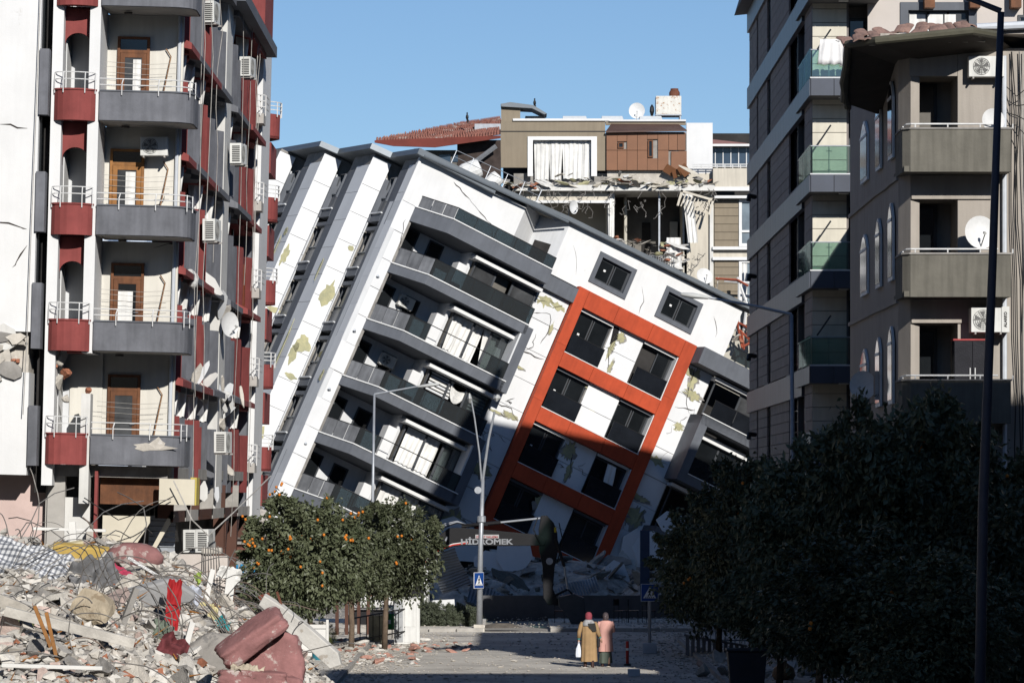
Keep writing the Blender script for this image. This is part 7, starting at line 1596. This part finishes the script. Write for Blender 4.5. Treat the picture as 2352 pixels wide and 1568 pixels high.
# ======================= people =======================
SKIN = pm('skin', (.42,.25,.18), .6, .08, 5, .05)
def person(label, D, v, foot_y, hgt, build):
    s_ = F_V/D; t = thing('person', label, 'person', Matrix.Translation(((v-CXV)/s_, D, 0.004))); build(t, hgt); return t
def human(t, H, armL, armR, stride=.14):
    k = H/1.6
    J = {'pel':((0,0,.88*k),.12*k,.8),'chest':((0,-.0,1.2*k),.13*k,.75),'neck':((0,.0,1.36*k),.05*k,1),'head0':((0,.01,1.44*k),.07*k,1.05),'head1':((0,.015,1.53*k),.085*k,1.1),
     'hipL':((-.09*k,0,.84*k),.085*k,1),'kneL':((-.10*k,stride*.5,.46*k),.055*k,1),'ankL':((-.10*k,stride*.2,.08*k),.035*k,1),'toeL':((-.11*k,stride*.2+.15,.03*k),.03*k,.8),
     'hipR':((.09*k,0,.84*k),.085*k,1),'kneR':((.10*k,-.02,.46*k),.055*k,1),'ankR':((.10*k,-stride*.9,.09*k),.035*k,1),'toeR':((.11*k,-stride*.9+.14,.03*k),.03*k,.8),
     'shL':((-.17*k,0,1.31*k),.055*k,1),'elL':(armL[0],.036*k,1),'wrL':(armL[1],.024*k,1),'shR':((.17*k,0,1.31*k),.055*k,1),'elR':(armR[0],.036*k,1),'wrR':(armR[1],.024*k,1)}
    n = list(J); E_ = [('pel','chest'),('chest','neck'),('neck','head0'),('head0','head1'),('pel','hipL'),('hipL','kneL'),('kneL','ankL'),('ankL','toeL'),('pel','hipR'),('hipR','kneR'),('kneR','ankR'),('ankR','toeR'),('chest','shL'),('shL','elL'),('elL','wrL'),('chest','shR'),('shR','elR'),('elR','wrR')]
    sk_me = bpy.data.meshes.new('body'); bm = bmesh.new(); ly = bm.verts.layers.skin.verify(); vs_ = [bm.verts.new(J[q_][0]) for q_ in n]
    for q_, v_ in zip(n, vs_): v_[ly].radius = (J[q_][1], J[q_][1]*J[q_][2]); v_[ly].use_root = (q_ == 'pel')
    for a, b in E_: bm.edges.new((vs_[n.index(a)], vs_[n.index(b)]))
    bm.to_mesh(sk_me); bm.free(); sk_me.materials.append(SKIN); o = obj('body', sk_me, t); o.modifiers.new('skin', 'SKIN'); s2 = o.modifiers.new('sub', 'SUBSURF'); s2.levels = 1; s2.render_levels = 2
    # hands with fingers, curled round what they hold
    for wr, el, sgn in ((armL[1], armL[0], -1), (armR[1], armR[0], 1)):
        w_ = Vector(wr); d = (w_-Vector(el)).normalized(); sd = d.cross(Vector((0,1,0))).normalized(); hd = MB(); hd.tube([w_, w_+d*.045, w_+d*.085], [.022,.03,.028], 8)
        for f in range(4): b0 = w_+d*.08+sd*(f-1.5)*.014; L = (.060,.070,.066,.052)[f]; hd.tube([b0, b0+d*L*.5, b0+d*L*.75+Vector((0,L*.35,0)), b0+d*L*.5+Vector((0,L*.65,0))], .0075, 6, .006)
        b0 = w_+d*.03+sd*sgn*-.02; hd.tube([b0, b0+sd*sgn*-.02+d*.025, b0+sd*sgn*-.018+d*.05+Vector((0,.02,0))], .009, 6, .007); hd.build('hand', SKIN, t, smooth=True)
    # face, turned away from the viewer
    fc = MB(); z = 1.49*k; fc.tube([(0,.095*k,z+.03),(0,.13*k,z-.005),(0,.105*k,z-.015)], .012, 6); fc.build('nose', SKIN, t)
    for x in (-.035,.035): MB().lathe([(.002,-.012),(.013,0),(.002,.012)], 8, (x*k,.098*k,z+.03)).build('eye', FRAME_W, t)
    MB().tube([(-.025*k,.10*k,z-.05),(0,.108*k,z-.052),(.025*k,.10*k,z-.05)], .006, 5).build('mouth', pm('lip', (.3,.10,.08), .6), t)
def folded_loft(rings, nf, amp, n=48):
    mb = MB(); vs = []
    for q_, (cx, cy, z, rx_c, ry_c) in enumerate(rings):
        f = amp*q_/(len(rings)-1)
        for i in range(n):
            g = 2*PI*i/n; w_ = 1+f*math.sin(nf*g+q_*.12); vs.append((cx+rx_c*w_*math.cos(g), cy+ry_c*w_*math.sin(g), z))
    m = len(rings); mb.add(vs, [(i*n+k, i*n+(k+1) % n, (i+1)*n+(k+1) % n, (i+1)*n+k) for i in range(m-1) for k in range(n)]+[tuple(range(n))[::-1]]); return mb
TAN = pm('tan_coat', (.36,.235,.12), .9, .12, 3, .2, 30); ROSEC = pm('rose_coat', (.62,.34,.29), .9, .06, 3, .15, 30); MAGS = pm('dark_rose_scarf', (.28,.055,.075), .85, .12, 4, .2)
def woman1(t, H):
    aL = [(-.27,.02,1.02),(-.285,.05,.80)]; aR = [(.27,.04,1.02),(.34,.05,.84)]; human(t, H, aL, aR)
    folded_loft([(0,0,1.36,.09,.08),(0,0,1.33,.17,.11),(0,0,1.24,.205,.135),(.01,0,1.05,.205,.14),(.01,0,.80,.215,.155),(.01,0,.50,.225,.17),(.01,0,.30,.23,.18),(.01,0,.17,.235,.19)][::1], 9, .075).build('coat', TAN, t, smooth=True)
    for s_, a in ((-1,aL),(1,aR)): e = Vector(a[0]); w_ = Vector(a[1]); MB().tube([(s_*.16,0,1.30),(s_*.215,0,1.2),e,e.lerp(w_,.75)], [.07,.072,.062,.055], 12).build('sleeve', TAN, t, smooth=True); MB().tube([e.lerp(w_,.72), e.lerp(w_,.97)], .042, 10).build('cuff', pm('teal_cuff', (.07,.25,.23), .8), t)
    MB().loft([(0,-.005,1.36,.085,.09),(0,-.005,1.42,.098,.11),(0,-.005,1.50,.105,.122),(0,.0,1.57,.085,.10),(0,0,1.605,.04,.05)], 18).build('headscarf', MAGS, t, smooth=True)
    MB().loft([(0,-.01,1.20,.19,.15),(0,-.01,1.28,.20,.145),(0,-.005,1.35,.14,.12),(0,0,1.39,.095,.10)], 20).build('shawl', pm('grey_checked_shawl', (.33,.33,.34), .9, .35, 7, .2), t, smooth=True)
    mb = MB(); mb.add([(-.03,-.16,1.27),(.19,-.14,1.29),(.23,-.12,1.05),(.12,-.165,1.04),(.0,-.165,1.17)], [(0,1,2,3,4)]); o = mb.build('shawl_end', pm('dark_shawl', (.03,.03,.028), .9), t); sm = o.modifiers.new('s','SOLIDIFY'); sm.thickness = .012
    MB().box(.235,.33,-.06,.10,.58,.86).build('handbag', BLACK, t, bevel=.03)
    for x, y in ((-.10,.05),(.11,-.12)): MB().loft([(x,y,.0,.05,.11),(x,y+.01,.05,.05,.10),(x,y-.03,.12,.045,.05),(x,y-.03,.2,.045,.045)], 12).build('shoe', pm('dark_brown_boot', (.06,.03,.025), .6), t, smooth=True)
def woman2(t, H):
    aL = [(-.225,.06,1.04),(-.12,.20,1.02)]; aR = [(.235,.06,1.04),(.14,.20,1.0)]; human(t, H, aL, aR)
    folded_loft([(0,0,1.345,.08,.08),(0,0,1.32,.17,.11),(0,0,1.24,.205,.13),(0,0,1.05,.195,.135),(0,0,.80,.20,.15),(0,0,.55,.215,.165),(0,0,.44,.222,.17)], 5, .03).build('coat', ROSEC, t, smooth=True)
    for s_, a in ((-1,aL),(1,aR)): e = Vector(a[0]); w_ = Vector(a[1]); MB().tube([(s_*.15,0,1.29),(s_*.20,0,1.2),e,e.lerp(w_,.9)], [.07,.07,.06,.05], 12).build('sleeve', ROSEC, t, smooth=True)
    MB().box(-.003,.003,-.178,-.17,.44,.66).build('coat_vent', MAGS, t)
    folded_loft([(0,0,.50,.17,.13),(0,0,.3,.18,.14),(0,0,.10,.19,.155)], 8, .08).build('skirt', pm('grey_green_skirt', (.10,.12,.10), .9, .15), t, smooth=True)
    MB().loft([(0,-.005,1.32,.06,.07),(0,-.005,1.40,.08,.095),(0,-.005,1.48,.09,.108),(0,.0,1.55,.07,.085),(0,0,1.58,.03,.04)], 18).build('headscarf', pm('patterned_scarf', (.07,.055,.06), .85, .3, 22, .2, blotch=((.55,.42,.35), 16, .60)), t, smooth=True)
    for x, y in ((-.09,.0),(.10,-.06)): MB().loft([(x,y,.0,.045,.10),(x,y+.01,.05,.045,.09),(x,y-.03,.12,.04,.045)], 12).build('shoe', MATS['dark_brown_boot'], t, smooth=True)
person('woman in a tan coat and dark rose headscarf, seen from behind, holding a white bag', 116.3, 1352, 1531, 1.58, woman1)
person('woman in a pale rose coat and patterned headscarf, seen from behind', 116.8, 1391, 1530, 1.55, woman2)
px = (1352-CXV)*116.3/F_V; t = thing('plastic_bag', 'white plastic carrier bag hanging from the left hand of the woman in tan', 'bag', Matrix.Translation((px-.285, 116.33, .30)))
folded_loft([(0,0,.40,.018,.015),(0,0,.36,.035,.03),(-.01,0,.24,.075,.05),(0,0,.08,.10,.065),(0,0,.0,.085,.05)][::1], 7, .10, 40).build('sack', pm('bag_plastic', (.72,.76,.84), .4, .06, 4, .1), t, smooth=True)
for s_ in (-.02,.02): MB().tube([(s_,0,.38),(s_*.6,0,.44),(0,0,.455)], .006, 5).build('handle', MATS['bag_plastic'], t)
# dark head of a passer-by at the bottom edge
def passer(t, H):
    aL = [(-.25,.0,1.05),(-.26,.06,.82)]; aR = [(.25,.0,1.05),(.26,.06,.82)]; human(t, H, aL, aR, .2)
    folded_loft([(0,0,1.46,.09,.08),(0,0,1.43,.19,.12),(0,0,1.3,.23,.14),(0,0,1.0,.21,.14),(0,0,.8,.2,.14)], 4, .02).build('jacket', pm('dark_jacket', (.02,.02,.03), .8), t, smooth=True)
    for s_, a in ((-1,aL),(1,aR)): e = Vector(a[0]); w_ = Vector(a[1]); MB().tube([(s_*.17,0,1.38),e,e.lerp(w_,.9)], [.07,.06,.05], 12).build('sleeve', MATS['dark_jacket'], t, smooth=True)
    MB().loft([(0,-.01,1.47,.07,.08),(0,-.01,1.58,.105,.12),(0,0,1.66,.09,.10),(0,0,1.69,.03,.03)], 16).build('hair', BLACK, t, smooth=True)
    for x in (-.1,.1): MB().tube([(x,0,.9),(x,.03,.5),(x,0,.06)], [.10,.08,.06], 10).build('trouser_leg', MATS['dark_jacket'], t, smooth=True); MB().loft([(x,.05,0,.05,.12),(x,.05,.06,.045,.10)], 10).build('shoe', BLACK, t)
person('dark haired passer-by whose head just shows at the bottom edge', 71.5, 1362, 1700, 1.68, passer)
# ======================= low things on the road and pavement =======================
def small(name, label, cat, mb, m, v, y, z0=0.0, rz=0.0, bevel=0.0, D=None, group=None):
    D = D or gD(y); o = mb.build(name, m, None, bevel=bevel); o.matrix_world = Matrix.Translation(((v-CXV)*D/F_V, D, z0)) @ Matrix.Rotation(rz,4,'Z'); return tag(o, label, cat, group)
small('white_block', 'pale rectangular block lying on the shaded road edge', 'block', MB().box(-.17,.17,-.15,.15,0,.20), MATS['pale_block'], 1456, 1552, bevel=.02)
t = thing('bollard', 'thin red bollard with a pale ring in the shade', 'bollard', Matrix.Translation(((1441-CXV)*gD(1528)/F_V, gD(1528), 0)))
MB().tube([(0,0,0),(0,0,.72)], .045, 10).build('post', pm('bollard_red', (.40,.02,.015), .5), t); MB().tube([(0,0,.45),(0,0,.52)], .048, 10).build('ring', FRAME_W, t); MB().lathe([(.12,0),(.10,.05),(.04,.07)], 12).build('foot', BLACK, t)
t = thing('dustbin', 'dark blue grey dustbin in the near shade right of the road', 'dustbin', Matrix.Translation(((1715-CXV)*gD(1590)/F_V, gD(1590), .115)))
MB().prism([(-.42,0),(.42,0),(.5,.95),(-.5,.95)], -.35, .35, 'y').build('body', pm('bin_blue_grey', (.02,.024,.032), .5, .15), t, bevel=.03); MB().box(-.53,.53,-.4,.4,.95,1.02).build('lid', MATS['bin_blue_grey'], t, bevel=.02)
for i, (v, y, lab) in enumerate(((1860,1560,'bulging pale rubbish bag on the right pavement, nearest the dustbin'),(1800,1570,'bulging rubbish bag with orange print beside the pale one'),(2030,1555,'pale sack lying under the dark trees'))):
    o = MB().loft([(0,0,0,.25,.2),(0,0,.12,.32,.26),(0,0,.32,.27,.22),(0,0,.45,.08,.07),(0,0,.52,.10,.08)], 14).build('rubbish_bag', pm('bag_grey%d' % i, ((.45,.47,.50),(.33,.22,.14),(.4,.42,.38))[i], .5, .25, 5, .5), None, smooth=True); D = gD(y); o.matrix_world = Matrix.Translation(((v-CXV)*D/F_V, D, .115)); tag(o, lab, 'bag')
rr_ = random.Random(66)
for i in range(34):
    v = rr_.uniform(1600, 2300); y = rr_.uniform(1500, 1570); D = gD(y)
    o = obj('fallen_piece', rr_.choice(SLM+CHM)); s = rr_.uniform(.12,.35); o.location = ((v-CXV)*D/F_V, D, .2); o.scale = (s*1.3, s, s); o.rotation_euler = (rr_.uniform(-1,1), rr_.uniform(-1,1), rr_.uniform(0,6)); tag(o, ('large' if s > .23 else 'small')+' shaded debris piece under the dark trees, '+('near the dustbin' if v < 1800 else ('between the near trunks' if v < 2050 else 'near the tall lamp pole')), 'debris', 'debris under the dark trees')
t = thing('garden_fence', 'low pale barred fence on the right pavement behind the dark trees', 'fence', Matrix.Translation(((1620-CXV)*131/F_V, 131, .1)))
FP = pm('grey_fence_bar', (.22,.23,.25), .6, .1)
for i in range(28): MB().box(i*.16, i*.16+.03, 0, .03, 0, 1.15).build('bar', FP, t)
for h in (.1,.6,1.1): MB().box(-.05, 4.5, .03, .06, h, h+.05).build('rail', FP, t)
t = thing('plank_barrier', 'slanted barrier of short pale boards beside the fence in the shade', 'barrier', Matrix.Translation(((1575-CXV)*124/F_V, 124, .0)))
for i in range(11): MB().box(i*.17, i*.17+.11, 0, .05, 0, .62-.03*i).build('board', FP, t)
MB().prism([(-.05,.62),(1.9,.28),(1.9,.35),(-.05,.69)], -.03, .0, 'y').build('top_rail', FP, t)
# broken bricks, plaster and dust along the left pavement and road
cmS = [chunk_mesh('broken_brick', m, 300+i, .6) for i, m in enumerate((pm('pink_brick', (.50,.27,.21), .95, .2, 3, .5), HM[3], HM[1], MATS['pink_brick'], CONC))]
for i in range(170):
    v = rr_.uniform(735, 1085) if i % 3 else rr_.uniform(735, 960); y = rr_.uniform(1478, 1530)-(v-760)*.02
    if v > 960: y = rr_.uniform(1470, 1500)
    D = gD(y); s = rr_.uniform(.05,.20)*(1.4 if rr_.random() < .12 else .8); o = obj('broken_brick', cmS[(0,3)[rr_.random() < .4] if i % 2 == 0 else rr_.choice((1,2))]); x = (v-CXV)*D/F_V; o.location = (x, D, (.13 if x < -4.7 else 0)+s*.25); o.scale = (s*1.5, s, s*.7); o.rotation_euler = (rr_.uniform(-.4,.4), rr_.uniform(-.4,.4), rr_.uniform(0,6)); tag(o, ('small','large')[s > .13]+(' pinkish brick lump ',' pale plaster lump ')[i % 2]+('beside the bed frame' if v < 800 else ('below the thin orange tree' if v < 880 else ('in front of the white cabinet' if v < 965 else 'on the road before the shrub row'))), 'rubble lump', ('small','large')[s > .13]+(' brick lumps ',' plaster lumps ')[i % 2]+('beside the bed frame' if v < 800 else ('below the thin tree' if v < 880 else ('before the cabinet' if v < 965 else 'on the road'))))
mb = MB()
for i in range(9500):
    y = rr_.uniform(104, 172); g_ = rr_.random(); x = rr_.uniform(-9, 9) if g_ < .45 else (rr_.gauss(-4.3, .9) if g_ < .8 else rr_.gauss(5.8, .8)); s = rr_.uniform(.012,.05) if rr_.random() < .93 else rr_.uniform(.05,.10); z = .13 if (x < -4.7 and y < 135) or (x > 5.75 and y < 135) or y > 145 else .006
    M = Matrix.Translation((x,y,z+s*.3)) @ Matrix.Rotation(rr_.uniform(0,6),4,'Z') @ Matrix.Diagonal((s*1.5,s,s*.6,1)); mb.add([M @ Vector(p) for p in ico[i % 5]], octf)
o = mb.build('gravel_and_dust', CONC); tag(o, 'scattered grit and small stones on road and pavements', 'gravel', kind='stuff')
# gentle dirt mound with plants at the lamp foot
mb = MB(); mb.loft([(0,0,0,.8,.5),(0,0,.08,.6,.35),(.05,0,.16,.3,.2)], 16); o = mb.build('dirt_mound', pm('dirt', (.16,.14,.12), 1, .3, 4, .8)); o.matrix_world = Matrix.Translation((P(1150,1440,145.9).x, 146.1, .12)); tag(o, 'low mound of dirt right of the leaning lamp foot', 'mound')
